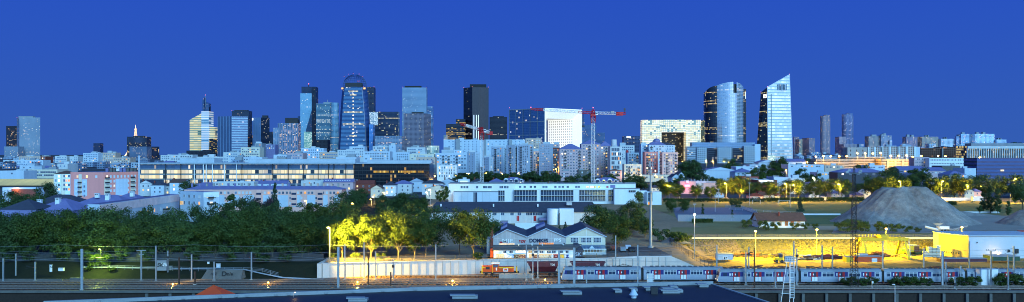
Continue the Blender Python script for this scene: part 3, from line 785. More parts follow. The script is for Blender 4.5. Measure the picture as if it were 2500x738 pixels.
# tagged concrete wall on the bank
t = thing('bank_wall','battered concrete wall on the bank with a black graffiti tag','wall',(X(545,248),248,0))
xa,xb,Y = X(498,247.5),X(592,247.5),247.5
b = MB(); b.face([(xa-.8,Y-.8,0),(xb-.2,Y-.8,0.4),(xb,Y+.4,2.7),(xa+.8,Y+.4,2.9)]); b.face([(xa+.8,Y+.4,2.9),(xb,Y+.4,2.7),(xb,Y+1.6,2.7),(xa+.8,Y+1.6,2.9)]); b.face([(xb-.2,Y-.8,.4),(xb+.5,Y+1.6,0.4),(xb,Y+1.6,2.7),(xb,Y+.4,2.7)]); b.face([(xa-.8,Y-.8,0),(xa+.8,Y+.4,2.9),(xa+.8,Y+1.6,2.9),(xa-.8,Y+1.6,0)])
b.build('wall_panel',M['concd'],t)
for w_,px,mt,s in (('D',547,'black',1.9),('m/e',560,'black',1.3),('rx:Z',522,'dark',1.0)): 
    o = txt(w_,t,M[mt],s,(X(px,247.2),246.9+.35,1.75)); o.rotation_euler = (math.radians(66),0,0)
# railings along the footpath on the bank
def railing(label, pts, hgt=1.1, step=2.2, mat='polegrey', rails=(.35,.72,1.08), name='railing', r=.035, cat='railing', mesh=None, cap=100):
    t = thing(name,label,cat,pts[0]); b = MB(); n_ = 0; l = t['_loc']
    pm = MB().tube((0,0,-.3),(0,0,hgt),r*1.3,n=4).mesh('post',M[mat])
    total = sum(math.dist(p[:2],q_[:2]) for p,q_ in zip(pts,pts[1:])); step = max(step,total/(cap-2))
    for p,q_ in zip(pts,pts[1:]):
        L = math.dist(p[:2],q_[:2]); k = max(1,int(L/step))
        for i in range(k):
            f = i/k; link('post',pm,t,(p[0]+(q_[0]-p[0])*f-l[0],p[1]+(q_[1]-p[1])*f-l[1],p[2]+(q_[2]-p[2])*f-l[2]))
        for z in rails: b.tube((p[0],p[1],p[2]+z),(q_[0],q_[1],q_[2]+z),r,n=4)
    b.build('rail',M[mat],t)
    if mesh:
        b = MB()
        for p,q_ in zip(pts,pts[1:]):
            b.prism([(p[0],p[1]),(q_[0],q_[1]),(q_[0],q_[1]+.02),(p[0],p[1]+.02)],p[2],[p[2]+hgt*.97,q_[2]+hgt*.97,q_[2]+hgt*.97,p[2]+hgt*.97])
        b.build('mesh_panel',mesh,t)
    return t
def meshmat(name, col, dens, scale=9.0):
    m, nt, b = newmat(name); q = NB(nt); u,v,_ = q.sepx(q.n('ShaderNodeUVMap').outputs[0])
    f = q.m('MAXIMUM', q.m('LESS_THAN', q.m('FRACT', q.m('MULTIPLY',u,scale)), dens), q.m('LESS_THAN', q.m('FRACT', q.m('MULTIPLY',v,scale*.5)), dens*.6))
    b.inputs['Base Color'].default_value = C(col); b.inputs['Roughness'].default_value = .5; q.put(f, b.inputs['Alpha']); return m
M['wire'] = meshmat('wire_mesh','#51555a',.22)
M['wirel'] = meshmat('pale_wire_mesh','#9aa3ac',.25)
hb = lambda px,Y: (X(px,Y),Y,terrain(X(px,Y),Y))
railing('metal railing along the footpath on the bank below the dark trees',[hb(230,254),hb(380,253),hb(505,252.5),hb(592,252.5)])
railing('short sloping railing where the footpath descends to the tracks',[hb(594,252.5),(X(640,250),250,1.9),(X(680,248.5),248.5,.8)])
b = MB(); pp = [(200,254.5),(380,254),(505,253.5),(600,253),(640,251),(690,248.4),(790,247.2)]
for (pa,ya),(pb,yb) in zip(pp,pp[1:]):
    za,zb = terrain(X(pa,ya),ya)+.14,terrain(X(pb,yb),yb)+.14; b.face([(X(pa,ya),ya-.7,za),(X(pb,yb),yb-.7,zb),(X(pb,yb),yb+.9,zb+.1),(X(pa,ya),ya+.9,za+.1)])
structure('footpath',b,M['offwhite'])
railing('tall dark mesh fence along the bank under the tree belt',[hb(0,259),hb(250,259),hb(500,259),hb(790,258.5)],hgt=2.2,step=3,mat='dark',rails=(.1,1.1,2.15),name='fence',cat='fence',mesh=M['wire'])
railing('wire mesh fence on top of the pale wall by the lit trees',[(X(795,253),253.2,4.2),(X(980,257.5),257.5,4.2),(X(1190,261.5),261.5,4.2)],hgt=1.5,step=3,mat='dark',rails=(.1,1.45),name='fence',cat='fence',mesh=M['wire'])
railing('wire mesh fence on the pale wall in front of the dark trees',[(X(1430,264.9),264.9,4.3),(X(1560,265.2),265.2,4.7),(X(1640,265.4),265.4,4.8)],hgt=1.3,step=3,mat='dark',rails=(.1,1.25),name='fence',cat='fence',mesh=M['wire'])
railing('dark railing running down beside the gravel path to the yard',[hb(1630,322),hb(1640,305),hb(1672,285),hb(1740,268)],hgt=1.8,step=2.5,mat='dark',rails=(.1,1.75),name='fence',cat='fence',mesh=M['wire'])
railing('low wire fence along the top of the yellow lit bank',[(X(p,329),329,4) for p in (1640,1780,1900,2000,2100,2200,2298)],hgt=1.6,step=4,mat='dark',rails=(.1,1.55),name='fence',cat='fence',mesh=M['wire'])
tag(MB().prism([(X(1645,327),327),(X(2298,327),327),(X(2298,327.4),327.4),(X(1645,327.4),327.4)],3.4,4.5).build('kerb_wall',M['cream']),'long low cream wall along the top of the yellow lit bank','wall')
# grey cable trough walls on the far side of the lines
tag(MB().box(-230,X(155,246),245.2,245.7,0,.6).build('trough_wall',M['concd']),'low pale concrete kerb beside the first posts','kerb')
tag(MB().box(X(172,246),X(205,246),245.6,246.3,0,.9).build('trough_wall',M['concd']),'short concrete abutment block on the bank left of the lit bush','concrete block')
# white ladder frame
Y = 222; t = thing('signal_ladder','white ladder frame with a railed platform standing before the nearer train','signal ladder',(X(1933,Y),Y,-6))
xl,xr = X(1929.5,Y)+.0,X(1939,Y); zb,zt = Z(729,Y),Z(640,Y)
b = MB(); b.tube((xl,Y,zb),(xl,Y,zt),.07,n=5).tube((xr,Y,zb),(xr,Y,zt),.07,n=5); b.build('stile',M['whitep'],t)
b = MB(); k = zb+.2
while k < zt: b.tube((xl,Y,k),(xr,Y,k),.06,n=5); k += .42
b.build('rung',M['whitep'],t)
MB().tube((X(1921,Y),Y,zt),(X(1901,Y),Y,-6),.09,n=6).tube((X(1912,Y),Y,Z(690,Y)),(xl,Y,Z(690,Y)),.06,n=5).tube((X(1906,Y),Y,Z(716,Y)),(xl+.0,Y,Z(718,Y)),.06,n=5).build('leg',M['whitep'],t)
MB().tube((xl,Y+.6,zt),(xl,Y+.6,-6),.09).tube((xr,Y+.6,zb),(xr,Y+.6,-6),.09).build('leg',M['whitep'],t)
o = sub(MB().box(X(1916,Y),X(1944,Y),Y-.2,Y+1.1,zt,zt+.1).build('platform',M['whitep'],t),t)
b = MB()
for px in (1917,1922,1927,1932,1937,1943): b.tube((X(px,Y),Y-.15,zt),(X(px,Y),Y-.15,zt+1.15),.035,n=4)
for z in (.6,1.15): b.tube((X(1917,Y),Y-.15,zt+z),(X(1943,Y),Y-.15,zt+z),.035,n=4)
b.build('railing',M['whitep'],o)
MB().box(X(1917,Y),X(1936,Y),Y+.2,Y+.8,zt+.2,zt+1.5).build('signal_box',M['grey'],t)
# white lattice box
Y = 231.5; t = thing('lattice_box','white slatted relay box at the trackside before the farther train','relay box',(X(1588,Y),Y,.0))
b = MB(); x0,x1 = X(1580,Y),X(1594,Y); zt = Z(668,Y)
for i in range(8): 
    x = x0+(x1-x0)*i/7; b.box(x-.05,x+.05,Y-.05,Y,0,zt)
for i in range(9):
    z = zt*(i+.5)/9; b.box(x0,x1+.3,Y-.02,Y+.02,z-.04,z+.04)
b.build('slat',M['whitep'],t); MB().box(x0+.1,x1-.1,Y+.06,Y+.9,0,zt-.1).build('body',M['offwhite'],t)
# white box shed with one yellow lit end
Y = 236; t = thing('trackside_box','white equipment box with a lit end among the bushes before the nearer train','equipment box',(X(2412,Y),Y,0))
P = footprint(2382,2437,Y,0,pxm=2396,dl=1.3,dr=1.0); MB().prism(P,0,Z(659,Y)).build('body',M['whitep'],t); MB().prism(inset(P,-.15),Z(659,Y)+.003,Z(659,Y)+.12).build('roof',M['roofl'],t)
# lattice mast
Y = 233; x = X(2085,Y); t = thing('lattice_mast','tall dark lattice floodlight mast standing in front of the gravel heap','mast',(x,Y,0))
MB().lattice((x,Y,0),(x,Y,Z(425,Y)),1.7,.6,26,.07).build('lattice',M['dark'],t)
MB().box(x-.9,x+.9,Y-.6,Y+.6,Z(425,Y),Z(425,Y)+.12).lattice((x,Y,Z(425,Y)),(x,Y,Z(405,Y)),.5,.3,3,.04).build('platform',M['dark'],t)
b = MB()
for px,py in ((2067,420),(2072,416),(2098,421),(2100,418)): b.box(X(px,Y)-.35,X(px,Y)+.35,Y-.5,Y-.2,Z(py,Y)-.25,Z(py,Y)+.25)
b.tube((X(2064,Y),Y-.3,Z(423,Y)),(X(2104,Y),Y-.3,Z(423,Y)),.06); b.build('floodlight',M['grey'],t)
# slim white lamp post at the low wall
Y = 224; x = X(2185,Y); t = thing('trackside_lamp','slim white lamp post with a hooded head beside the framed retaining wall','street lamp',(x,Y,-6))
MB().tube((x,Y,-6),(x,Y,Z(696,Y)),.09,.06).build('pole',M['whitep'],t); MB().ball((x-.4,Y,Z(695,Y)),.42,sz=.35).build('lamp_head',M['whitep'],t,smooth=True)
x = X(2129,230); t = thing('trackside_lamp','short white signal post on the track bed before the bushes','signal',(x,230,0))
MB().tube((x,230,0),(x,230,Z(688,230)),.06).build('pole',M['whitep'],t); MB().box(x-.1,x+.3,229.8,230.1,Z(692,230),Z(687,230)).build('signal_head',M['whitep'],t)
# foreground flat roof -------------------------------------------------
FP = [(-78,60),(60,60),(44.5,118),(35.6,157.6),(-17.4,150.4),(-72,136.5)]
t = thing('flat_roof_building','large flat roofed building with a dark felt roof and pale parapet nearest the viewer','building',(-10,120,-6))
zr = 12.0
MB().prism(FP,-6,zr-.3,0,0,top=False).build('wall',M['offwhite'],t)
MB().prism(inset(FP,.2),zr-.5,zr-.04).build('roof',paint('blue_felt_roof','#202128',.6,var=.35,scale=.3),t)
b = MB(); 
edge = [(60,60),(44.5,118),(35.6,157.6),(-17.4,150.4),(-72,136.5),(-78,60)]
for i,((xa,ya),(xb,yb)) in enumerate(zip(edge,edge[1:])):
    L = math.dist((xa,ya),(xb,yb)); nx, ny = (yb-ya)/L, -(xb-xa)/L
    hh = (.12,.14,.55,.5,.4)[i]
    b.prism([(xa,ya),(xb,yb),(xb-nx*.45,yb-ny*.45),(xa-nx*.45,ya-ny*.45)][::1],zr-.3,zr+hh)
o = b.build('parapet',M['grey'],t)
for k in range(26):
    b = MB(); f = random.random(); s = random.choice([2,3]); (xa,ya),(xb,yb) = edge[s],edge[s+1]; x = xa+(xb-xa)*f; yy = ya+(yb-ya)*f
    b.box(x-.25,x+.3,yy-.62,yy-.5,zr+.05,zr+random.uniform(.25,.45)).build('parapet_patch',M['grey'],t)
YR = lambda py: (CZ-zr)*F/(py-HY)
for px0,px1,py,kind in [(1104,1166,729,'s'),(1374,1421,719,'s'),(850,896,736,'s'),(1502,1519,714,'s'),(1541,1557,711,'s'),(1577,1598,709,'s'),(1618,1660,716,'s'),(1622,1650,711,'s'),(1641,1656,706,'s'),(1658,1668,714,'s'),(1708,1730,701,'s'),(1590,1606,718,'b'),(1540,1556,729,'d')]:
    Y = YR(py); x0,x1 = X(px0,Y),X(px1,Y)
    if kind == 's': MB().prism([(x0,Y),(x1,Y),(x1,Y+1.5),(x0,Y+1.5)],zr-.05,zr+.4).prism([(x0-.3,Y-.15),(x1-.3,Y-.15),(x1-.5,Y+1.3),(x0-.5,Y+1.3)],zr+.405,zr+.55).build('skylight',M['grey'],t)
    elif kind == 'b': MB().box(x0,x1,Y,Y+1.0,zr-.05,zr+1.1).build('fan_box',M['dark'],t)
    else: 
        c = (x0+x1)/2; MB().tube((c,Y+.5,zr),(c,Y+.5,zr+.5),.45,n=12).tube((c,Y+.5,zr+.5),(c,Y+.5,zr+.7),.75,.6,n=14).tube((c,Y+.5,zr+.7),(c,Y+.5,zr+1.4),.6,.2,n=14).build('vent_cowl',M['bluew'],t)
# small bent roof lamp
Y = 143; x = X(716,Y); t = thing('roof_lamp','small bent yellow lamp on a thin stalk at the edge of the flat roof','lamp',(x,Y,zr)); MB().tube((x,Y,zr),(x,Y,Z(717,Y)),.03).tube((x,Y,Z(717,Y)),(x+.25,Y-.1,Z(714,Y)),.03).build('stalk',M['grey'],t)
MB().ball((x+.3,Y-.1,Z(714,Y)),.13,sz=.6).build('lamp_head',glow('weak_lamp',(1,.75,.25,1),3),t); lamp_light(t,(x+.3,Y-.3,Z(716,Y)-.1),14,(1,.6,.15))
# orange tent roof on a low pavilion
Y = 178; cx_ = X(520,Y); zt_ = Z(697,Y); zb_ = Z(729,Y)
t = thing('orange_pavilion','pavilion with a peaked orange canvas roof behind the flat roof edge','pavilion',(cx_,Y,-6))
A_ = [(X(466,Y),Y-2.5),(X(556,Y)+.6,Y-2.5),(X(566,Y),Y+3),(X(478,Y),Y+3)]; ap = (cx_,Y+.3,zt_)
b = MB()
for i in range(4): b.face([(*A_[i],zb_+(.35 if i in (1,2) else 0)),(*A_[(i+1)%4],zb_+(.35 if (i+1)%4 in (1,2) else 0)),ap])
b.build('roof',paint('orange_canvas','#c8441a',.7,var=.12,scale=.5),t)
MB().prism(inset(A_,.5),-6,zb_-.05).build('wall',M['brick'],t)
b = MB(); 
for i in range(4): b.tube((*A_[i],zb_+(.35 if i in (1,2) else 0)),ap,.05,n=4)
b.build('hem',M['orange'],t)
# ================================================================== trees
def leafmat(name, a, b_, trans=.25):
    m, nt, b = newmat(name); q = NB(nt); 
    r = q.n('ShaderNodeObjectInfo').outputs['Random']; n_ = q.noise(q.obj(), 5.0, 3); w_ = q.white(q.comb(*[q.m('FLOOR',q.m('MULTIPLY',c,14.0)) for c in q.sepx(q.obj())]))
    f = q.m('ADD', q.m('MULTIPLY', r, .35), q.m('ADD', q.m('MULTIPLY', n_, .35), q.m('MULTIPLY', w_, .45)), clamp=True)
    col = q.mix(f, C(a), C(b_)); q.put(col, b.inputs['Base Color']); b.inputs['Roughness'].default_value = .6; b.inputs['Specular IOR Level'].default_value = .25
    tr = q.n('ShaderNodeBsdfTranslucent'); q.put(col, tr.inputs[0]); mx = q.n('ShaderNodeMixShader'); mx.inputs[0].default_value = trans
    q.put(b.outputs[0], mx.inputs[1]); q.put(tr.outputs[0], mx.inputs[2]); q.put(mx.outputs[0], nt.nodes['Material Output'].inputs[0]); return m
M['leaf'] = leafmat('green_leaves','#2a3a1a','#54672a')
M['leafd'] = leafmat('dark_leaves','#202f18','#4e6534',.14)
M['leafp'] = leafmat('copper_leaves','#2a1c26','#40303a',.1)
M['leafc'] = leafmat('conifer_needles','#22332a','#38503a',.05)
M['bark'] = paint('bark','#6b5d49',.9,var=.35,scale=2,bump=.3)
def unit_tree(kind, seed, nl, ls, R=.36, base=.28, lobes=26):
    """crown and trunk for a tree of height 1; leaves lie in ragged clumps with gaps between them"""
    rg = random.Random(seed); V=[]; Fc=[]
    cl = []
    for i in range(lobes):
        for _ in range(50):
            if kind == 'column': t = rg.uniform(0,1); rr = R*(math.sin(math.pi*min(1,t*.75+.2))**.8); a = rg.uniform(0,6.283); k = math.sqrt(rg.random())*.75; c = (rr*k*math.cos(a), rr*k*math.sin(a), base+(1-base)*t*.95); r = R*.42; break
            elif kind == 'cone': t = rg.random()**1.3; rr = R*(1-t)+.02; a = rg.uniform(0,6.283); k = .55+.4*rg.random(); c = (rr*k*math.cos(a), rr*k*math.sin(a), base+(1-base)*t*.96); r = .03+.09*(1-t); break
            else:
                x,y,z = rg.uniform(-1,1),rg.uniform(-1,1),rg.uniform(-1,1); d = math.sqrt(x*x+y*y+z*z)
                if .3 < d < 1:
                    s = 1.0 if z > 0 else .85
                    c = (x*R*.82*s, y*R*.82*s, base+(1-base)*(.5+.42*z)); r = R*(rg.uniform(.17,.33) if seed in (5,6) else rg.uniform(.24,.42)); break
        cl.append((c,r))
    per = nl//lobes
    for c,r in cl:
        for i in range(per):
            x,y,z = rg.gauss(0,1),rg.gauss(0,1),rg.gauss(0,1); d = math.sqrt(x*x+y*y+z*z)+1e-6; k = r*(rg.random()**.35)
            p = Vector((c[0]+x/d*k, c[1]+y/d*k, c[2]+z/d*k*.8))
            n = Vector((x/d+rg.uniform(-.7,.7), y/d+rg.uniform(-.7,.7), z/d+.35+rg.uniform(-.6,.6))).normalized()
            t = n.cross(Vector((rg.uniform(-1,1),rg.uniform(-1,1),rg.uniform(-1,1)))).normalized(); b_ = n.cross(t)
            s = ls*rg.uniform(.6,1.3); k0 = len(V)
            V += [tuple(p+t*s), tuple(p+b_*s*.6+n*s*.2), tuple(p-t*s*.9), tuple(p-b_*s*.65+n*s*.15)]; Fc.append((k0,k0+1,k0+2,k0+3))
    me = bpy.data.meshes.new('crown'); me.from_pydata(V,[],Fc); me.update()
    tb = MB(); th = base+.12
    tb.tube((0,0,-.02),(0.0,0,base*.9),.018,.013,n=7); tb.tube((0,0,base*.88),(.01,.005,.78),.012,.004,n=5)
    if kind != 'cone':
        for i in range(6):
            a = 6.283*i/6+rg.uniform(-.4,.4); z0 = base*(.75+.1*i); rr = R*rg.uniform(.4,.75); z1 = min(.9,z0+rg.uniform(.2,.4))
            m_ = (rr*.45*math.cos(a),rr*.45*math.sin(a),z0+(z1-z0)*.6); tb.tube((0,0,z0),m_,.009,.006,n=5); tb.tube(m_,(rr*math.cos(a),rr*math.sin(a),z1),.006,.002,n=4)
    return me, tb.mesh('trunk',M['bark'])
def crown_with(me, mat): 
    c = me.copy(); c.materials.clear(); c.materials.append(mat); return c
UT = {}
for k,(kind,seed,nl,ls,R,base,lb) in {'a':('round',1,4200,.020,.40,.26,30),'b':('round',2,4200,.020,.36,.22,26),'c':('round',3,4200,.020,.44,.28,34),'d':('round',4,3600,.021,.33,.18,24),
    'e':('round',5,7500,.0185,.50,.18,50),'f':('round',6,7000,.0185,.46,.16,46),'g':('round',21,7000,.0175,.46,.05,44),'h':('round',22,7000,.0175,.42,.04,40),'i':('round',23,7000,.0175,.40,.06,38),'p':('column',7,2600,.018,.13,.06,30),'q':('column',8,3000,.02,.20,.06,30),'k':('cone',9,2600,.022,.24,.05,60),'s':('round',10,1500,.034,.46,.02,16),'l':('round',12,2600,.026,.40,.14,18)}.items():
    UT[k] = unit_tree(kind,seed,nl,ls,R,base,lb)
CM = {}
def tree(kind, px, Y, ytop, label, mat='leaf', z0=None, wide=1.0, group=None, cat='tree', name=None, ybase=None, Hh=None):
    z0 = terrain(X(px,Y),Y) if z0 is None else z0
    Hh = Hh or Z(ytop,Y)-z0
    nm = name or {'p':'poplar_tree','q':'tree','k':'conifer_tree','s':'bush'}.get(kind,'broadleaf_tree')
    if kind == 's': cat = 'bush'
    key = (kind,mat)
    if key not in CM: CM[key] = crown_with(UT[kind][0],M[mat])
    s = Hh*random.uniform(.97,1.03)
    t = thing(nm,label,cat,(X(px,Y),Y,z0),group,random.uniform(0,6.28),(s*wide,s*wide,s))
    link('crown',CM[key],t)
    if kind != 's': link('trunk',UT[kind][1],t)
    return t
R_ = random.uniform
# dark belt behind the railway bank
BG = 'dark trees of the belt along the railway bank'
def belt(lo, hi, n, Y, top, lab, mats=('leafd','leafd','leaf')):
    for i in range(n):
        px = lo+(hi-lo)*(i+.5)/n+R_(-6,6); tree(random.choice('ghi'),px,Y+R_(-3,3),top(px)+R_(-14,14),lab,random.choice(mats),wide=R_(.8,1.1),group=lab.replace('tree','trees',1))
    return
belt(-60,190,6,267,lambda p:512,'dark green tree of the belt below the purple chimney roofs, front row')
belt(190,440,6,268,lambda p:506,'dark green tree of the belt around and beside the green lit bush, front row')
belt(440,620,5,266,lambda p:520,'dark green tree of the belt above the tagged concrete wall, front row')
belt(600,760,4,266,lambda p:512,'big dark green tree of the belt at the end of the grass bank, front row',('leafd','leaf'))
belt(-80,230,6,284,lambda p:503,'dark tree of the rear row just under the purple chimney roofs',('leafd',))
belt(230,450,4,288,lambda p:513,'dark tree of the rear row under the long pale blue flats',('leafd',))
belt(450,740,6,290,lambda p:500,'dark tree of the rear row under the long pink flats',('leafd','leaf'))
belt(730,800,2,275,lambda p:530,'shaded tree with a bare forked trunk near the yellow lamp mast',('leafd',))
for i,(px,Y,yt) in enumerate([(20,258,575),(70,258,590),(150,258,580),(205,258,600),(300,258,592),(360,258,598),(470,258,590),(560,258,585),(640,257,575),(700,258,580)]):
    tree('s',px,Y,yt,['low dark bush at the foot of the belt by the far fence end','low dark bush in the belt beside the green lit bush','low dark bush in the belt above the tagged concrete wall','low dark bush in the belt near the grass bank end'][0 if px<120 else 1 if px<400 else 2 if px<600 else 3],'leafd',wide=1.1,group='low bushes of the belt, '+('far end' if px<120 else 'lit bush' if px<400 else 'tagged wall' if px<600 else 'grass bank'))
tree('l',352,300,487,'spindly tree with sparse twigs sticking up before the pale blue flats','leafd',wide=.6)
# green lit bush and its lamp
tree('s',231,254.6,608,'bright green lit bush on the slope under a small lamp','leaf',wide=1.15); tree('s',258,255.2,611,'wider green lit bush right of the small lamp','leaf',wide=1.3)
tree('s',218,252.5,645,'low shrub under the edge of the green lit bush','leaf',wide=1.2); tree('s',272,252,648,'low shrub at the railing just right of the green lit bush','leaf',wide=1.5)
t = street_lamp('small greenish lamp hidden at the top of the lit bush',244,609,249.8,9000,mat='lampg',col=(.70,1,.10),arm=-.3,head=.16,drop=.8,pole='dark',r=.06)
# yellow lit trees behind the pale wall
for k,px,Y,yt,lab,wd in [('e',836,262,524,'yellow lit tree right beside the lamp mast',1.0),('f',906,263,512,'brightest yellow lit tree with a forked trunk, second from the lamp mast',1.05),('e',973,262,510,'yellow lit tree third from the lamp mast',1.0),
    ('f',1013,264,528,'slender half lit tree fourth from the lamp mast',.9),('b',1040,268,510,'dim tree at the end of the lit row, trunk almost dark',.85),('e',1157,263,500,'large rounded tree glowing dimly left of the red brick chimney',.95),('c',1122,270,505,'dark tree standing close behind the rounded tree by the chimney',.8)]:
    tree(k,px,Y,yt,lab,'leaf',wide=wd,group=None)
for px,Y,yt,lab in [(815,272,520,'dark tree behind the first lit tree'),(870,276,500,'dark tree behind the gap of the first lit trees'),(945,280,498,'dark tree behind the middle of the lit row'),(1000,285,492,'dark tree behind the far lit trees'),(1062,284,498,'dark tree beyond the end of the lit row'),(1190,290,520,'dark tree squeezed behind the brick chimney')]:
    tree(random.choice('ghi'),px,Y,yt,lab,'leafd',wide=1.1)
for px,lab in ((812,'scrubby bush at the foot of the lamp mast'),(868,'lit bush between the first two lit trunks'),(930,'low bush behind the mesh fence between lit trunks'),(1168,'small yellowish bush by the fence at the brick chimney')): tree('s',px,260,612 if px!=1168 else 610,lab,'leaf',wide=1.3)
street_lamp('tall lamp mast with an orange light lighting the row of trees',801,556,254,440000,z0=0,arm=-.5,head=.32,r=.16,col=(1,.66,.05),drop=.5,aim=(X(1110,262),268,6))
# trees between the pale office and the railway
for k,px,Y,yt,lab,wd,mt in [('g',855,420,462,'dark tree at the right end of the long pink flats',1.1,'leafd'),('i',985,430,458,'big dark tree in front of the small lit houses',1.3,'leafd'),('h',940,425,470,'dark tree beside the sodium lit house',1.1,'leafd'),('i',1030,415,474,'dark tree left of the white floodlight',1.0,'leaf'),
    ('i',880,500,452,'dark tree below the dark glazed hall',1.2,'leafd'),('d',1085,545,452,'half lit tree beside the white office end',.9,'leaf'),('d',1072,540,462,'small lit tree under the white floodlight',.8,'leaf'),
    ('k',672,330,440,'tall dark cypress in front of the long pink flats',.55,'leafc'),('p',562,340,458,'slim dark poplar at the end of the pale blue flats',1.2,'leafd'),('a',640,380,478,'dark copper tree in front of the long pink flats',1.3,'leafp'),('c',605,375,476,'grey green rounded tree beside the copper tree',1.1,'leafd'),
    ('d',700,330,500,'tree beside the cypress with a yellowish edge',1.1,'leaf'),('d',745,345,492,'yellow lit tree top under the long pink flats',1.2,'leaf'),('d',775,345,494,'second yellow lit tree top under the long pink flats',1.2,'leaf'),('c',815,350,482,'dark tree right of the yellow lit tree tops',1.1,'leafd'),('d',850,335,498,'yellow edged low tree near the pink flats corner',1.2,'leaf'),
    ('h',110,500,438,'dark round tree standing before the old cream flats',1.2,'leafd'),('h',20,470,462,'dark tree below the yellow lit roof at the edge',1.5,'leafd'),('i',62,480,468,'dark tree in front of the orange lit opening',1.5,'leafd'),('h',85,470,474,'dark low tree below the yellow lit roof',1.5,'leafd'),
    ('c',462,560,436,'dark tree in front of the long lit glass hall',1.0,'leafd'),('d',285,640,452,'small tree behind the pink corner block',1.0,'leafd'),
    ('i',1456,330,488,'large dark tree at the end of the dark roofed shed',1.15,'leafd'),('g',1508,300,520,'big olive tree above the parked cars',1.1,'leaf'),('h',1535,340,483,'dark tree behind the olive tree',1.1,'leafd'),('q',1560,350,468,'tall dark pointed tree beside the tall telecom mast',1.0,'leafd'),('i',1575,330,520,'dark tree at the foot of the tall telecom mast',.9,'leafd'),('s',1610,315,548,'dark bush right of the tall telecom mast foot',1.4,'leafd'),
    ('i',1480,345,500,'dark tree between the shed and the parked cars',1.1,'leafd'),
    ('g',1640,470,482,'rounded dark tree standing by the sports court',.95,'leaf'),('g',1668,475,484,'broad rounded tree at the corner of the sports court',1.05,'leaf'),('q',1716,455,498,'slim young tree inside the sports court fence',.8,'leaf'),('s',1790,520,482,'dark rounded shrub pair left of the goal',1.0,'leafd'),('s',1802,515,481,'dark rounded shrub beside the goal fence',1.0,'leafd'),
    ('k',1953,470,480,'dark conical tree behind the white bungalow',.9,'leafc'),('q',1788,430,512,'pale slender tree left of the white bungalow',.9,'leaf')]:
    tree(k,px,Y,yt,lab,mt,wide=wd)
# grey conifers in the garden beside the three gabled hall
tree('k',1380,330,540,'small fir before the round white silo',"leafc",wide=.9); tree('k',1366,325,549,'smaller fir left of the other small fir','leafc')
for px,Y,yt,lab in [(1300,330,548,'garden bush behind the middle gable'),(1270,330,550,'garden bush behind the first valley of the gables'),(1420,320,552,'clipped bush behind the right gable'),(1404,263.9,628,'dark bush at the corner of the graffiti shed'),
    (1655,310,556,'dry grassy bush on the mound by the gravel path'),(1672,312,560,'brown bush on the mound by the gravel path'),(1640,315,558,'dry bush at the end of the mound'),
    (1822,372,528,'bush at the gable end of the white bungalow'),(1862,366,530,'shrub hiding the bungalow wall below the brown roof'),(1872,360,545,'low bush in front of the bungalow'),(1893,362,535,'small shrub between the bungalow windows'),(1940,362,538,'young shrub at the right of the bungalow front'),(1965,365,540,'bush right of the bungalow corner'),(1990,370,542,'bush beside the starry lamp on the bank'),
    (1760,340,572,'low weed clump on the verge above the yellow bank'),(1850,330,570,'bush at the mast of the starry lamp')]:
    tree('s',px,Y,yt,lab,'leafd' if px in (1404,1822) else 'leaf',wide=1.2)
# bushes before the gravel heap and before the trains
for px,Y,yt,wd in [(2062,352,528,1.6),(2090,354,524,1.6),(2108,352,534,1.5),(2150,352,531,1.2),(2185,352,538,1.4),(2215,352,545,1.4),(2240,352,551,1.3)]:
    tree('s',px,Y,yt,'dark bush along the foot of the gravel heap' if px < 2130 else 'lower dark bush nearer the crusher at the gravel heap','leafd',wide=wd,group=('bushes at the foot of the heap' if px<2130 else 'bushes near the crusher'))
for px,yt,wd in [(2065,672,1.6),(2085,668,1.6),(2108,674,1.6),(2130,668,1.5),(2180,675,1.6),(2200,668,1.7),(2222,667,1.8),(2245,668,1.7),(2266,673,1.5),(2330,670,1.4),(2355,668,1.8),(2380,666,1.6),(2440,664,1.7),(2462,655,1.6),(2490,662,1.8)]:
    tree('s',px,235.2,yt,'green bush in the gap before the second carriage of the nearer train' if px < 2140 else 'green bush between the pale posts before the nearer train' if px < 2300 else 'green bush around the white trackside box','leaf',wide=wd*.8,group=('bushes before the second carriage' if px<2140 else 'bushes between the pale posts' if px<2300 else 'bushes around the white box'))
# street trees on the right, several lit yellow
for k,px,yt,lab,mt in [('e',1625,446,'street tree half hidden by the white office wing','leaf'),('f',1655,448,'street tree left of the pink neon lights','leaf'),('e',1700,452,'broad dark street tree in front of the pink lettered shop','leaf'),('f',1735,455,'street tree right of the broad dark one before the shop','leaf'),('e',1772,434,'bright yellow lit tree beside a lamp by the white van','leaf'),
    ('e',1806,432,'tall lit street tree next to the bright yellow one','leaf'),('f',1840,438,'street tree above the low orange roofed house','leafd'),('e',1880,442,'lit street tree above the white vans','leaf'),('f',1918,440,'lit street tree between two pale lamp posts','leaf'),('e',1950,438,'spreading lit street tree at a bright lamp','leaf'),('f',1990,436,'dark topped street tree under the white street light','leaf'),('e',2016,440,'yellow edged street tree right of the white street light','leaf'),
    ('e',2055,436,'lit street tree just left of the lattice mast','leaf'),('f',2095,440,'dark street tree behind the lattice mast','leafd'),('e',2130,428,'bright green street tree above the small white house','leaf'),('e',2160,432,'street tree directly left of the heap top','leaf'),('c',2180,405,'huge dark tree rising over the heap','leafd'),('f',2200,436,'lit street tree just behind the heap top','leaf'),
    ('b',2222,418,'dark tall tree behind the flat heap top','leafd'),('b',2250,416,'dark tall tree right of the heap top','leafd'),('e',2290,430,'bright yellow lit tree at the arched street lamp','leaf'),('c',2330,412,'tall dark tree behind the arched street lamp','leafd'),('e',2345,432,'lit tree above the small lit gable','leaf'),('b',2370,424,'dark tree right of the lit gable','leafd'),
    ('c',2405,420,'large dark tree cluster left of the slim poplars','leafd'),('b',2440,425,'dark tree behind the slim poplars','leafd'),('c',2480,418,'dark tree at the far end of the street','leafd')]:
    tree(k if k in 'ef' else random.choice('ghi'),px,(602+R_(-4,6)) if mt=='leaf' else 632+R_(-5,8),yt-(4 if mt=='leaf' else -2),lab,mt,wide=R_(1.0,1.2))
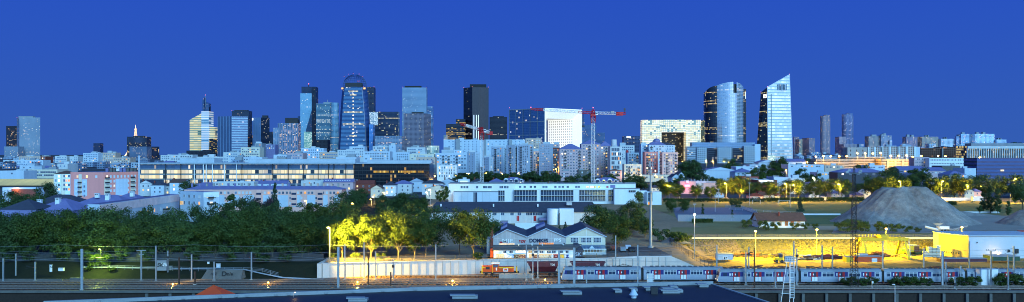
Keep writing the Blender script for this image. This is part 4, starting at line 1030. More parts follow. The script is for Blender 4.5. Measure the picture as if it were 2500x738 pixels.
for k,px,Y,yt,lab,mt,wd in [('q',2418,470,452,'slim dark poplar in front of the blue glass block','leafd',.9),('q',2436,465,458,'second slim dark poplar in front of the blue glass block','leafd',.9),('q',2400,475,470,'shorter poplar beside the pale wall end','leafd',1.0),('l',2392,455,498,'small round tree on the playing field','leafd',.8),('q',2462,450,490,'dark young tree on the field by the grey heap','leafd',1.1),('e',2478,560,478,'yellow lit tree low on the right between dark ones','leaf',1.0),('c',2497,500,440,'dark tree leaving the picture above the grey heap','leafd',1.2)]:
    tree(k,px,Y,yt,lab,mt,wide=wd)
# clipped hedges
hm = leafmat('hedge_leaves','#26361c','#3f5226',.1)
def hedge(label, px0, px1, Y, hgt, n):
    x0,x1 = X(px0,Y),X(px1,Y); t = thing('hedge',label,'hedge',((x0+x1)/2,Y,terrain((x0+x1)/2,Y))); V=[];Fc=[]; z0 = terrain((x0+x1)/2,Y); l=t['_loc']
    for i in range(n):
        p = Vector((R_(x0,x1),Y+R_(-.7,.7),z0+hgt*random.random()**.6)); a = Vector((R_(-1,1),R_(-1,1),R_(-1,1))).normalized(); b_ = a.orthogonal().normalized(); s=.4; k=len(V)
        V += [tuple(p+a*s-Vector(l)),tuple(p+b_*s-Vector(l)),tuple(p-a*s-Vector(l)),tuple(p-b_*s-Vector(l))]; Fc.append((k,k+1,k+2,k+3))
    me = bpy.data.meshes.new('foliage'); me.from_pydata(V,[],Fc); me.materials.append(hm); link('foliage',me,t)
hedge('long clipped hedge along the street in front of the white vans',1870,2012,586,2.6,2600)
hedge('clipped hedge along the street left of the gravel heap',2018,2110,586,2.8,2000)
hedge('low hedge by the court fence near the broad rounded tree',1690,1740,405,1.6,900)
hedge('long hedge between the sports court and the street trees',1620,1870,583,2.2,2600)
hedge('scrubby hedge behind the right part of the gravel heap',2290,2335,548,2.0,900)
# small trees and scrub of the middle distance, between the white office and the flats
for i in range(26):
    px = 1120+i*9.5; tree(random.choice('lsd'),px,R_(800,860),R_(414,424),'small dark tree in the strip between the office roof and the blue flats' if px < 1365 else 'dark tree under the beige flats','leafd',z0=h(820)-2,wide=1.3,group=('small trees below the blue flats' if px<1365 else 'small trees below the beige flats'))
for px,Y,yt,lab in [(1440,690,418,'dark tree left of the brown block below the beige flats'),(1395,700,420,'dark round tree by the foot of the beige flats'),(1480,700,425,'tree right of the second crane mast'),(1500,720,420,'dark tree before the low lit house'),(1545,720,416,'dark tree below the stepped house'),(1560,680,424,'trees edge beside the telecom mast head'),(1610,690,432,'dark tree under the lit flats with pink balconies'),(1650,700,430,'dark round tree right of the lit flats'),(1668,760,424,'dark tree before the row of orange lamps'),(1695,800,392,'dark pointed tree among the orange lamps'),(1690,850,388,'dark tree left of the pointed one below the granite office'),(1672,850,390,'tree under the punched white office'),(1712,760,420,'dark tree by the blue gabled hall'),(1740,700,424,'small tree in front of the blue gabled hall'),(1780,870,385,'round tree right below the dark glass gap'),(1850,760,405,'grey green tree cluster left part'),(1872,765,398,'grey green tree cluster middle part'),(1895,770,402,'dark tree right of the grey green cluster'),(1830,740,418,'dark low tree in front of the blue shed'),(1958,760,410,'dark tree in front of the pale factory wall'),(1985,750,418,'small tree at the pale factory corner'),(1905,950,378,'dark tree at the foot of the sloping topped tower'),(1965,960,384,'tree behind the blue sheds'),(2105,760,398,'small lit tree before the concrete car park'),(2240,760,402,'yellow lit shrub tree beside the concrete ramp'),(2180,780,404,'low tree at the concrete ramp')]:
    tree(random.choice('ls' if False else 'ald'),px,Y,yt,lab,'leaf' if 'lit' in lab or 'green' in lab else 'leafd',z0=h(Y)-2,wide=1.2)
# far wooded rise at the edge
for i in range(14): tree('l',2452+i*7,1800+R_(-30,30),R_(341,346),'dark tree on the distant wooded rise beyond the blue white blocks','leafd',z0=h(1800),wide=1.2,group='trees on the distant rise')
# ================================================================== buildings near the railway
# warehouse of three gables
def gabled(label, px0, px1, pk, yapex, yeave, Y, depth, wall, roof, zb=4.0, Pk=None):
    x0,x1,xk = X(px0,Y),X(px1,Y),X(pk,Y); za,ze = Z(yapex,Y),Z(yeave,Y)
    t = thing('gabled_hall',label,'hall',((x0+x1)/2,Y,zb))
    b = MB(); b.face([(x0,Y,zb),(x1,Y,zb),(x1,Y,ze),(xk,Y,za),(x0,Y,ze)]); b.face([(x1,Y,zb),(x1,Y+depth,zb),(x1,Y+depth,ze),(x1,Y,ze)]); b.face([(x0,Y+depth,zb),(x0,Y,zb),(x0,Y,ze),(x0,Y+depth,ze)]); b.face([(x1,Y+depth,zb),(x0,Y+depth,zb),(x0,Y+depth,ze),(xk,Y+depth,za),(x1,Y+depth,ze)])
    wl = sub(b.build('wall',wall,t),t)
    b = MB(); e=.35
    for (xa,za_),(xb,zb_) in (((x0-e,ze-e*.5),(xk,za)),((xk,za),(x1+e,ze-e*.5))):
        b.prism([(xa,Y-.5),(xb,Y-.5),(xb,Y+depth+.3),(xa,Y+depth+.3)],0,0,top=False) if False else None
        b.face([(xa,Y-.5,za_+.12),(xb,Y-.5,zb_+.12),(xb,Y+depth+.3,zb_+.12),(xa,Y+depth+.3,za_+.12)]); b.face([(xa,Y-.5,za_-.12),(xb,Y-.5,zb_-.12),(xb,Y-.5,zb_+.12),(xa,Y-.5,za_+.12)],1); b.face([(xb,Y-.5,zb_-.12),(xa,Y-.5,za_-.12),(xa,Y+depth+.3,za_-.12),(xb,Y+depth+.3,zb_-.12)],1)
    rf = sub(b.build('roof',[roof,M['bluew']],t),t)
    return t,wl,rf,(x0,x1,xk,za,ze)
Y = 276.5
plankw = paint('grey_planks','#b5aeae',.85,var=.22,scale=.6,streak=True)
frames = M['offwhite']
for lab,px0,px1,pk,ya,ye,kind in [('grey boarded gabled hall beside the red brick chimney, with yellow lit windows',1205,1287,1238,560,578,0),('grey boarded gabled hall in the middle with dark blue graffiti',1287.4,1381,1333,558,578,1)]:
    t,wl,rf,(x0,x1,xk,za,ze) = gabled(lab,px0,px1,pk,ya,ye,Y,24,plankw,M['roofd'])
    b = MB()
    n = 8
    for i in range(n+1):
        x = x0+(x1-x0)*i/n; zt = ze+(za-ze)*(1-abs(x-xk)/max(xk-x0,x1-xk))-.1; b.box(x-.05,x+.05,Y-.06,Y,6,max(ze,zt))
    b.box(x0,x1,Y-.09,Y-.065,ze-.6,ze-.45); b.box(x0,x1,Y-.09,Y-.065,8.0,8.12); b.build('frame_post',frames,wl)
    xm = xk; MB().prism([(x0+(xm-x0)*.5,Y+9),(xm,Y+9),(xm,Y+18),(x0+(xm-x0)*.5,Y+18)],ze,[za-.3,za+.9,za+.9,za-.3]).build('roof_light',M['roofp'],rf)
    if kind == 0:
        MB().box(X(1218,Y),X(1256,Y),Y-.1,Y-.02,Z(600,Y),Z(594,Y),0).build('window',M['cool'],wl)
        MB().box(X(1220,Y),X(1229,Y),Y-.08,Y-.02,Z(593.5,Y),Z(590,Y)).box(X(1236,Y),X(1239,Y),Y-.08,Y-.02,Z(593.5,Y),Z(588,Y)).build('graffiti',M['red'],wl)
        txt('MJE',wl,M['whitep'],1.5,(X(1239,Y),Y-.09,Z(588.5,Y)),sx=1.5); txt('ROY',wl,M['red'],1.0,(X(1275,Y),Y-.1,Z(590,Y)),bold=.08)
        # brick chimney is part of this hall
        MB().box(X(1197.5,Y),X(1204.6,Y),Y-.4,Y+.6,4,Z(556,Y)).box(X(1197,Y)-.05,X(1205,Y)+.05,Y-.5,Y+.7,Z(556,Y),Z(554,Y)).build('chimney',M['brick'],t)
        MB().box(X(1188,Y),x0-1.0,Y+.7,Y+12,4,Z(585,Y)).build('lean_to',plankw,t)
    else:
        MB().box(X(1315,Y),X(1352,Y),Y-.1,Y-.02,Z(598,Y),Z(593,Y)).build('window',M['amber'],wl)
        for i in range(9):
            x = X(1315+i*37/8.0,Y); MB().box(x-.05,x+.05,Y-.14,Y-.1,Z(598,Y),Z(593,Y)).build('glazing_bar',M['frame'],wl)
        txt('DOMKES',wl,paint('navy_spray','#152346',.6),1.6,(X(1315,Y),Y-.12,Z(588,Y)),sx=.92,bold=.07)
        txt('PBS',wl,M['whitep'],1.3,(X(1361,Y),Y-.12,Z(587,Y)),sx=1.1,bold=.05)
        b = MB(); b.tube((X(1377,Y),Y-.1,Z(595,Y)),(X(1377,Y),Y-.03,Z(595,Y)),.3,n=12); b.build('fan_opening',M['black'],wl)
Y = 277.6
t,wl,rf,(x0,x1,xk,za,ze) = gabled('pale gabled house with white barred windows, at the right of the graffiti halls',1382,1478,1432,556,577,Y,24,M['cream'],M['roofd'])
for a,c in ((1394,1411),(1419,1443),(1450,1467)):
    b = MB(); xa,xb,zb_,zt_ = X(a,Y),X(c,Y),Z(592,Y),Z(580.5,Y); b.box(xa,xb,Y-.04,Y-.0,zb_,zt_,1)
    n = 5 if c-a < 20 else 7
    for i in range(n+1): x = xa+(xb-xa)*i/n; b.box(x-.04,x+.04,Y-.1,Y-.02,zb_,zt_,0)
    for i in range(4): z = zb_+(zt_-zb_)*i/3; b.box(xa-.05,xb+.05,Y-.105,Y-.02,z-.04,z+.04,0)
    b.build('window',[M['frame'],M['glass']],wl)
b = MB()
for px in (1413,1432,1446,1469): b.box(X(px,Y)-.05,X(px,Y)+.05,Y-.06,Y-.005,Z(597,Y),Z(578 if px != 1432 else 560,Y))
b.box(x0,x1,Y-.07,Y-.062,Z(579,Y),Z(577.5,Y)); b.build('frame_post',M['whitep'],wl)
# veranda in front
o = sub(MB().face([(X(1417,Y),Y-2.6,Z(606,Y)),(X(1478,Y),Y-2.6,Z(605,Y)),(X(1476,Y),Y-.05,Z(598,Y)),(X(1415,Y),Y-.05,Z(598,Y))]).build('veranda',M['glassb'],t),t)
b = MB()
for i in range(9): x = X(1418+i*7.4,Y); b.box(x-.07,x+.07,Y-2.6,Y-2.45,4,Z(605.5,Y))
b.box(X(1418,Y),X(1478,Y),Y-2.62,Y-2.44,Z(607.5,Y),Z(605.6,Y)).box(X(1418,Y),X(1478,Y),Y-2.58,Y-2.46,4,4.7); b.build('veranda_post',M['whitep'],o)
MB().face([(X(1436,Y),Y-2.9,Z(605,Y)),(X(1450,Y),Y-2.9,Z(605,Y)),(X(1443,Y),Y-2.7,Z(598,Y))]).face([(X(1436,Y),Y-2.9,Z(605,Y)),(X(1443,Y),Y-2.7,Z(598,Y)),(X(1443,Y),Y-.1,Z(598,Y))]).face([(X(1450,Y),Y-2.9,Z(605,Y)),(X(1443,Y),Y-.1,Z(598,Y)),(X(1443,Y),Y-2.7,Z(598,Y))]).build('porch_roof',M['bluew'],o)
# graffiti shed
Y = 266.8; Yb = 274; xa,xb = X(1205,Y),X(1402,Y)
t = thing('graffiti_shed','long low shed with a grey lean-to roof, its front wall covered in graffiti','shed',((xa+xb)/2,Y,4))
wl = sub(MB().prism([(xa,Y),(xb,Y),(xb+2.5,Yb),(xa,Yb)],3.9,[Z(609,Y),Z(608,Y),Z(598,Yb),Z(599,Yb)]).build('wall',M['white'],t),t)
MB().face([(xa-.3,Y-.4,Z(609.5,Y)+.05),(xb+.3,Y-.4,Z(608.5,Y)+.05),(xb+3,Yb,Z(597,Yb)+.1),(xa-.3,Yb,Z(599,Yb)+.1)]).face([(xa-.3,Y-.4,Z(611,Y)+.05),(xb+.3,Y-.4,Z(610,Y)+.05),(xb+.3,Y-.4,Z(608.5,Y)+.05),(xa-.3,Y-.4,Z(609.5,Y)+.05)]).build('roof',M['concd'],t)
MB().prism([(X(1404,Y),Y+.5),(X(1424,Y),Y+2),(X(1424,Y),Yb),(X(1404,Y),Yb)],3.9,Z(612,Y)).face([(X(1403,Y),Y+.2,Z(612,Y)+.02),(X(1426,Y),Y+1.7,Z(612,Y)+.02),(X(1415,Y),Yb,Z(598,Y)),(X(1403,Y),Yb,Z(598,Y))]).build('annexe',[M['roofd']],t)
for a,c,k in ((1229,1236,'dark'),(1244,1252,'dark'),(1259,1283,'cool'),(1290,1299,'warm'),(1304,1313,'dark'),(1317,1327,'blue'),(1335,1345,'blue'),(1347,1357,'blue'),(1366,1374,'dark'),(1381,1388,'dark')):
    w_ = X(c,Y)-X(a,Y); place_on(t,'window',window_mesh(round(w_,1),.75,k,max(1,int(w_))),(xa,Y),(xb,Y),X((a+c)/2,Y)-xa,Z(618,Y))
gm = [paint('orange_spray','#c88a3a',.7,var=.45,scale=1.5,col2='#e0d0b0'),paint('blue_spray','#5f86c0',.7,var=.3,scale=2,col2='#d8dcea'),paint('red_spray','#a04038',.7,var=.35,scale=2,col2='#d08a80')]
for a,c,g in ((1211,1231,0),(1236,1255,1),(1256,1282,0),(1291,1298,0),(1303,1314,0),(1316,1347,0),(1350,1364,2),(1366,1378,0),(1381,1388,1)):
    MB().box(X(a,Y),X(c,Y),Y-.03,Y-.004,Z(632,Y),Z(620.5,Y)).build('graffiti',gm[g],wl)
for word,px,mt,sx_ in (('KOS',1221,'cream',1.1),('SCRP',1245,'whitep',.95),('TOWNS',1269,'brick',.85),('ROX',1309,'brick',.7),('WAILE',1331,'cream',1.0),('AU',1345,'whitep',.9),('O',1357,'maroon',1.4),('BE',1372,'yellow',.9),('Z',1385,'blue',1.1)):
    txt(word,wl,M[mt],1.25,(X(px,Y),Y-.05,Z(626.5,Y)),sx=sx_,bold=.06)
for w_,px in (('SK',1412),): txt(w_,wl,M['bluew'],1.5,(X(px,Y),Y+.55,Z(622,Y)),sx=1)
b = MB()
for px in (1266,1299,1324,1375): x = X(px,273); b.tube((x,272.5,Z(604,273)),(x,272.5,Z(596,273)),.18,n=8).box(x-.3,x+.3,272.2,272.8,Z(596.5,273),Z(595,273))
b.build('roof_vent',M['white'],t)
o = MB().box(X(1197,Y),X(1204,Y),Y+1,Y+3,4,Z(609,Y)).build('lean_to',M['orange'],t)
# long dark roofed shed with silo behind
Y = 400; x0,x1 = X(1050,Y),X(1462,Y); Yr = 410; zr_ = Z(493,Yr); ze_ = Z(518,Y)
t = thing('long_shed','very long dark slate roofed shed with a pale wall before the white office','industrial building',((x0+x1)/2,Y,4))
wl = sub(MB().prism([(x0,Y),(x1,Y),(x1,Yr+10),(x0,Yr+10)],3.9,ze_-.1).build('wall',M['offwhite'],t),t)
b = MB(); b.face([(x0-.5,Y-.6,ze_),(x1+.5,Y-.6,ze_),(x1-2,Yr,zr_),(x0+2,Yr,zr_)]); b.face([(x1+.5,Y-.6,ze_),(x1+.5,Yr+10.6,ze_),(x1-2,Yr,zr_)]); b.face([(x1+.5,Yr+10.6,ze_),(x0-.5,Yr+10.6,ze_),(x0+2,Yr,zr_),(x1-2,Yr,zr_)]); b.face([(x0-.5,Yr+10.6,ze_),(x0-.5,Y-.6,ze_),(x0+2,Yr,zr_)])
rf = sub(b.build('roof',M['roofd'],t),t)
for px in (1077,1205,1313): MB().box(X(px,405)-.3,X(px,405)+.3,404,404.6,Z(505,405),Z(498,405)).build('roof_vent',M['white'],rf)
MB().box(X(1383,405),X(1396,405),404,406,Z(501,405),Z(494,405)).build('roof_light',M['roofl'],rf)
for px,k in ((1208,'blue'),(1227,'blue'),(1250,'blue'),(1268,'blue'),(1288,'dark'),(1296,'dark'),(1304,'dark'),(1312,'dark'),(1320,'dark')): place_on(t,'window',window_mesh(1.6,1.3,k,1),(x0,Y),(x1,Y),X(px,Y)-x0,Z(526,Y))
for px in (1264,1306): place_on(t,'door',MB().box(-.6,.6,-.06,.02,0,2.4).mesh('door',M['red']),(x0,Y),(x1,Y),X(px,Y)-x0,Z(540,Y))
MB().box(X(1316,396),X(1336,396),395,399.9,Z(538,396),Z(533,396)).build('awning',M['roofp'],t)
b = MB()
for px in (1200,1222,1245,1262,1284,1300): b.box(X(px,Y)-.1,X(px,Y)+.1,Y-.1,Y-.005,4,ze_-.2)
b.build('pilaster',M['white'],wl)
Y = 392; x = X(1351,Y); t = thing('round_silo','round white silo joined to a plain white block in front of the dark roofed shed','silo',(x,Y,4))
MB().tube((x,Y+2.8,3.9),(x,Y+2.8,Z(511,Y)),2.75,n=28).build('tank',M['white'],t,smooth=False); MB().box(X(1366,Y),X(1401,Y),Y,Y+6,3.9,Z(510,Y)).build('block',M['white'],t); MB().box(X(1364.5,Y),X(1366.5,Y),Y-.3,Y-.05,4,Z(520,Y)).build('ladder',M['dark'],t)
tag(MB().box(X(1258,350),X(1318,350),350,350.4,3.9,Z(545,350)).build('garden_wall',M['white']),'low white garden wall behind the middle gable','wall')
for k,(px,c,lab) in enumerate([(1219,'roofp','dark purple carport roof before the long shed wall'),(1232,'white','white parked van before the long shed wall')]):
    pass
# white office with glazed bands
Y = 560; t = thing('white_office','long white modern office with glazed bands, roof terraces and a blank block at one end','office',(X(1330,Y),Y,4))
def blk(name,px0,px1,yt,yb,Yf,dep,mat,par=t): 
    return sub(MB().box(X(px0,Yf),X(px1,Yf),Yf,Yf+dep,Z(yb,Yf) if yb else 3.9,Z(yt,Yf)).build(name,M[mat] if isinstance(mat,str) else mat,par),par)
w1 = blk('wall',1095,1257,448.5,None,562,22,'white'); w2 = blk('wall',1257.3,1552,449,463,566,18,'white'); w3 = blk('wall',1255,1552,462.5,None,560,5.9,'white')
b1 = blk('front_block',1107,1216,469,None,553,8.9,'bluew'); w4 = blk('wall',1500,1562,461,None,553,6.9,'white'); w5 = blk('wall',1560,1580,466,None,556,6,'white'); w6 = blk('wall',1580,1615,469,None,548,9,'white')
for a,c,yt,yb,Yf,wl,n,rows in ((1216.5,1232,465,491,561.9,w1,3,2),(1255,1311,464,491,559.9,w3,8,2),(1320,1400,464,491,559.9,w3,12,2),(1414,1478,464,491,559.9,w3,10,2),(1485,1497,464,491,559.9,w3,3,2),(1535,1552,464.5,470,552.9,w4,4,1),(1582,1593,471,492,547.9,w6,2,2)):
    xa,xb,zb_,zt_ = X(a,Yf),X(c,Yf),Z(yb,Yf),Z(yt,Yf)
    g = sub(MB().box(xa,xb,Yf-.1,Yf,zb_,zt_).build('glazing',M['glassb'],wl),wl) if False else MB()
    g.box(xa,xb,Yf-.1,Yf,zb_,zt_,0)
    for r in range(rows):
        z = zb_+(zt_-zb_)*(r+1)/rows; g.box(xa,xb,Yf-.14,Yf-.101,z-1.0,z-.1,2)
    for i in range(n+1): x = xa+(xb-xa)*i/n; g.box(x-.07,x+.07,Yf-.26,Yf-.1,zb_,zt_,1)
    for r in range(rows+1): z = zb_+(zt_-zb_)*r/rows; g.box(xa,xb,Yf-.3,Yf-.1,z-.12,z+.05,1)
    g.build('glazing',[facade('office_glazing','#c9d3dd','#40597a',1.75,3.4,.97,.97,lit=.03,s=1.0,metal=.5,seed=3),M['frame'],M['black']],wl)
for px,c in ((1127,'dark'),(1134,'dark'),(1141,'dark'),(1165,'blue'),(1182,'dark'),(1187,'blue'),(1193,'dark'),(1198,'blue'),(1222,'blue'),(1226,'dark'),(1233,'blue'),(1239,'dark')): place_on(t,'window',window_mesh(1.3,1.5,c,1),(X(1095,562),562),(X(1257,562),562),X(px,562)-X(1095,562),Z(460,562))
for px,c in ((1270,'blue'),(1281,'dark'),(1296,'dark'),(1306,'dark'),(1327,'blue'),(1334,'blue'),(1356,'dark'),(1366,'blue'),(1374,'blue'),(1386,'dark'),(1407,'blue'),(1413,'blue'),(1434,'cool'),(1445,'cool'),(1453,'blue'),(1463,'dark'),(1483,'red')): place_on(t,'window',window_mesh(1.4 if c!='cool' else 2.0,1.3,c,1),(X(1257,566),566),(X(1552,566),566),X(px,566)-X(1257,566),Z(459,566))
MB().box(X(1490,566),X(1502,566),565.8,566,Z(459,566),Z(452,566)).build('recess',M['roofp'],t)
MB().box(X(1156,553),X(1165,553),552.9,553,4,Z(470,553),0).box(X(1159,553),X(1160,553),552.85,552.9,4,Z(470,553),1).build('door_strip',[M['glass'],M['frame']],b1)
MB().box(X(1583,547),X(1592,547),547.8,547.9,Z(500,547),Z(494,547)).build('window',M['amber'],w6)
b = MB()
for px in (1109,1127,1142,1178,1196): b.box(X(px,552.95)-.04,X(px,552.95)+.04,552.93,552.99,4,Z(470,553))
b.build('joint',M['grey'],b1)
b = MB()
for px,wd,hh in ((1163,3,1),(1170,2,1.6),(1178,3,1),(1185,2,.8),(1320,8,.8),(1350,5,.7),(1425,6,.8),(1465,3,1.0),(1510,5,.9),(1538,7,.8)): b.box(X(px,570)-wd/2,X(px,570)+wd/2,569,572,Z(449,570)-.1,Z(449,570)+hh)
b.build('roof_plant',M['grey'],t)
b = MB(); zb_ = Z(449,567)
for i in range(22): x = X(1405+i*3.4,567); b.tube((x,567,zb_),(x,567,zb_+1.0),.04,n=4)
b.tube((X(1405,567),567,zb_+1),(X(1478,567),567,zb_+1),.05,n=4); b.build('roof_railing',M['grey'],t)
MB().box(X(1095,562)-.2,X(1257,562)+.2,561.7,584.2,Z(448.5,562),Z(448.5,562)+.18).box(X(1257.5,566),X(1552,566)+.3,565.7,584.2,Z(449,566)+.003,Z(449,566)+.2).box(X(1107,553)-.2,X(1216,553)+.2,552.8,561.9,Z(469,553),Z(469,553)+.18).box(X(1500,553)-.2,X(1562,553)+.3,552.6,560,Z(461,553),Z(461,553)+.2).build('roof',M['roofg'],t)
# pale blue flats (two wings) and long pink flats
A_,B_ = (X(243,335),335),(X(438,424),424)
P = [A_,B_,(B_[0]-5,B_[1]+1),(A_[0]-5,A_[1]+1)]
r,P,z0,z1 = bld('apartment_block','long pale blue flats with a pink top band, running away behind the tree belt','flats',0,0,485,380,'bluew','roofp',P=P,z0=4)
MB().prism([A_,B_,(B_[0]+.08,B_[1]),(A_[0]+.08,A_[1])],z1-3.4,z1-.2).build('pink_band',paint('rosy_band','#e6cfcd',.7),r)
window_grid(r,P[0],P[1],z1-3.0,1,9,3,1.5,1.5,'blue',.15,margin=5); window_grid(r,P[0],P[1],z1-6.5,1,10,3,1.5,1.5,'dark',.25,margin=5)
for d in (44,70): place_on(r,'balcony',balcony_mesh(6),P[0],P[1],d,z1-6.6)
for px,yt in ((317,466),(238,475),(264,478),(405,462)): pass
r,P,z0,z1 = bld('apartment_block','pale blue flats with small dark balconies, tallest end facing the tree belt','flats',440,535,469,405,'bluew','roofp',depth=30,z0=4,pxm=497,dl=9,dr=4)
MB().prism([P[1],P[2],(P[2][0],P[2][1]-.09),(P[1][0],P[1][1]-.09)],z1-2.5,z1-.3).build('top_band',M['white'],r)
for e,(i,c) in enumerate(((0,4),(1,3))):
    window_grid(r,P[i],P[i+1],z1-2.8,1,c,3,1.2,1.3,'dark',.2,margin=1); window_grid(r,P[i],P[i+1],z1-6,2,c,3,1.2,1.5,'dark',.3,margin=1.2,kinds=['warm','amber','cool'])
for k in range(3): place_on(r,'balcony',balcony_mesh(2.2),P[1],P[2],3.2,z1-3.2-3*k)
place_on(r,'window',window_mesh(2.6,1.8,'warm',2),P[0],P[1],1.2,z1-6.3); 
b = MB(); 
for k in range(14): x = P[0][0]+(P[1][0]-P[0][0])*k/13; y = P[0][1]+(P[1][1]-P[0][1])*k/13; b.tube((x,y+.3,z1),(x,y+.3,z1+.9),.04,n=4)
b.tube((P[0][0],P[0][1]+.3,z1+.9),(P[1][0],P[1][1]+.3,z1+.9),.04,n=4); b.build('roof_railing',M['polegrey'],r)
Y = 480; r,P,z0,z1 = bld('apartment_block','very long pink and pale blue flats with a purple roof studded with chimneys','flats',450,835,455,Y,'pinkp','roofp',depth=12,kind='hip',pitch=1.8,z0=4)
zw = z1-1.8
b = MB(); pp = 468
while pp < 828:
    wd = random.choice((14,20,26)); b.box(X(pp,Y),X(min(833,pp+wd),Y),Y-.06,Y-.005,zw-9.5,zw-3.0); pp += wd+random.choice((10,16,22))
b.build('pale_panel',M['bluew'],r)
n = 0
for row in range(3):
    for i in range(33):
        px = 540+i*8.9+(.0 if row else .0)
        if n > 98: break
        if random.random() < .1: continue
        k = random.choice(['dark','dark','dark','blue','shut']); k = 'amber' if random.random() < .03 else k
        place_on(r,'window',window_mesh(1.1,1.35,k,1),P[0],P[1],X(px,Y)-P[0][0],zw-2.4-row*2.85); n += 1
for i in range(22): chimney(r,470+i*17+R_(-3,3),448.5,457,486,.9,random.choice(['roofp','beige','conc']),False)
for px in (632,718,782): 
    place_on(r,'loggia',MB().box(-1.6,1.6,-.5,.0,-8.2,.4,0).box(-1.3,1.3,-.55,-.5,-7.8,-6.8,1).box(-1.3,1.3,-.55,-.5,-5,-3.9,1).box(-1.3,1.3,-.55,-.5,-2.2,-1.1,1).mesh('loggia',[M['pinkp'],M['glass']]),P[0],P[1],X(px,Y)-P[0][0],zw-.6)
# pink corner block
Y = 560; r,P,z0,z1 = bld('apartment_block','salmon pink corner block of flats with pale panels and white shutters','flats',172,338,421,Y,'pink','roofp',pxm=253,dl=9,dr=22,z0=4,kind='flat')
L0 = math.dist(P[0],P[1]); L1 = math.dist(P[1],P[2])
for i,d0,d1,zt_,zb_,mt in ((0,3.2,6.6,4.6,15,'bluew'),(0,9.6,13.6,4.6,15,'bluew'),(0,6.9,9.3,1.4,15,'cream'),(1,.5,4.5,4.6,15,'cream'),(1,8.5,17.5,4.3,15,'bluew'),(1,19.5,23,4.3,15,'cream')):
    p,q_ = P[i],P[i+1]; L = math.dist(p,q_)
    if d1 > L: d1 = L-.3
    place_on(r,'pale_panel',MB().box(-(d1-d0)/2,(d1-d0)/2,-.06,0,z1-zb_-z0,z1-zt_-z0).mesh('pale_panel',M[mt]),p,q_,(d0+d1)/2,z0)
window_grid(r,P[0],P[1],z1-3.6,1,3,3,1.5,1.6,'shut',.2,margin=2)
for k in range(4):
    for d,kk in ((4.9,'shut'),(11.6,random.choice(['shut','dark']))): place_on(r,'window',window_mesh(1.5,1.6,kk,1),P[0],P[1],d,z1-6.9-3*k,out=.07)
    place_on(r,'balcony',balcony_mesh(2.3),P[0],P[1],8.1,z1-7.2-3*k)
    window_grid(r,P[1],P[2],z1-3.6-3*k,1,9,3,1.1,1.6,'shut',.1,margin=1.2)
    for d in (2.3,20.8): place_on(r,'balcony',balcony_mesh(2.6),P[1],P[2],d,z1-4.1-3*k)
for px in (262,272,280,288,296,305,313,322,330): chimney(r,px,411,421,585,1.6,random.choice(['concd','roofp']),False)
chimney(r,288,410,418,572,1.5,'white',True)
tag(MB().box(X(338,580),X(340.5,580),580,581,4,Z(380,580)).build('factory_chimney',M['bluew']),'slim square pale blue chimney standing at the right edge of the pink corner block','chimney')
# old cream flats
Y = 610; r,P,z0,z1 = bld('apartment_house','old cream flats with a brown tiled roof beside the pink corner block','flats',131,173,417,Y,'cream','tiles',depth=12,kind='hip',pitch=2.2,z0=4)
for row in range(4):
    for px in (136,146,157,168): place_on(r,'window',window_mesh(1.3,1.7,random.choice(['dark','warm','amber','shut','dark','blue']),1),P[0],P[1],X(px,Y)-P[0][0],z1-4.6-3*row)
MB().box(X(141,Y),X(150,Y),Y-.9,Y-.02,z0,z1-2.4).build('bay',M['white'],r); MB().box(X(161,Y),X(173,Y),Y-.9,Y-.02,z0,z1-2.4).build('bay',M['white'],r)
for row in range(4):
    for px in (145.5,164,170): place_on(r,'window',window_mesh(1.3,1.7,random.choice(['dark','warm','amber','cool']),1),P[0],P[1],X(px,Y)-P[0][0],z1-4.6-3*row,out=.91)
# low purple roofs with white chimneys
for px0,px1,yt,Y,ch,lab,rf,zb_ in [(88,185,487,440,[(97,488,500)],'dark roofed low house with a white vented chimney at its end','roofp',None),(105,178,490,400,[(142,484,499)],'purple hipped roof with a broad white chimney topped by an aerial','roofp',None),
    (178,310,478,430,[(238,473,481),(263,474,487)],'long purple hipped roof with two white chimneys before the pink corner block','roofp',None),(255,345,473,462,[(323,467,478)],'purple roofed house with a white chimney right of the pink corner block','roofp',None),
    (0,88,489,420,[],'low dark roofed house at the edge behind the tree belt','roofd',None),(76,190,477,480,[],'long dark roofed shed below the old cream flats','roofd',None)]:
    r,P,z0,z1 = bld('low_house',lab,'house',px0,px1,yt,Y,'roofp',rf,depth=18,kind='hip',pitch=4.5,z0=4)
    for a,b_,c in ch:
        chimney(r,a,b_,c+2,Y+5,1.9,'white',True)
        if '97' in str(a) or a == 142: MB().tube((X(a,Y+5),Y+5,Z(b_,Y+5)),(X(a,Y+5),Y+5,Z(b_-10,Y+5)),.04,n=4).build('aerial',M['grey'],r)
# hall with lit translucent roof
Y = 640; r = thing('lit_roof_hall','low hall whose translucent yellowish roof glows from inside','hall',(X(60,Y),Y,4))
x0,x1 = X(-60,Y),X(133,Y); MB().box(x0,x1,Y,Y+40,4,Z(457,Y)).build('wall',M['dark'],r)
gm_,nt,b_ = newmat('glowing_roof'); q = NB(nt); b_.inputs['Base Color'].default_value = C('#8b8f6a'); u,v,_ = q.sepx(q.n('ShaderNodeUVMap').outputs[0]); st = q.m('LESS_THAN', q.m('FRACT', q.m('MULTIPLY', v, .33)), .82); st2 = q.m('LESS_THAN', q.m('FRACT', q.m('MULTIPLY', u, .2)), .93)
q.put(C('#e6e08a'), b_.inputs['Emission Color']); q.put(q.m('MULTIPLY', q.m('MULTIPLY', q.m('MULTIPLY_ADD',st,.7,.3), q.m('MULTIPLY_ADD',st2,.4,.6)), q.m('MULTIPLY', q.noise(q.pos(), .05, 3), .85)), b_.inputs['Emission Strength']); gm_.cycles.emission_sampling='NONE'
MB().face([(x0,Y-1,Z(453,Y)),(x1,Y-1,Z(453,Y)),(x1,Y+16,Z(437,Y+16)),(x0,Y+16,Z(437,Y+16))]).build('roof',gm_,r)
MB().box(x0,x1,Y-1.2,Y+.1,Z(457.5,Y),Z(453.2,Y)).build('fascia',M['black'],r)
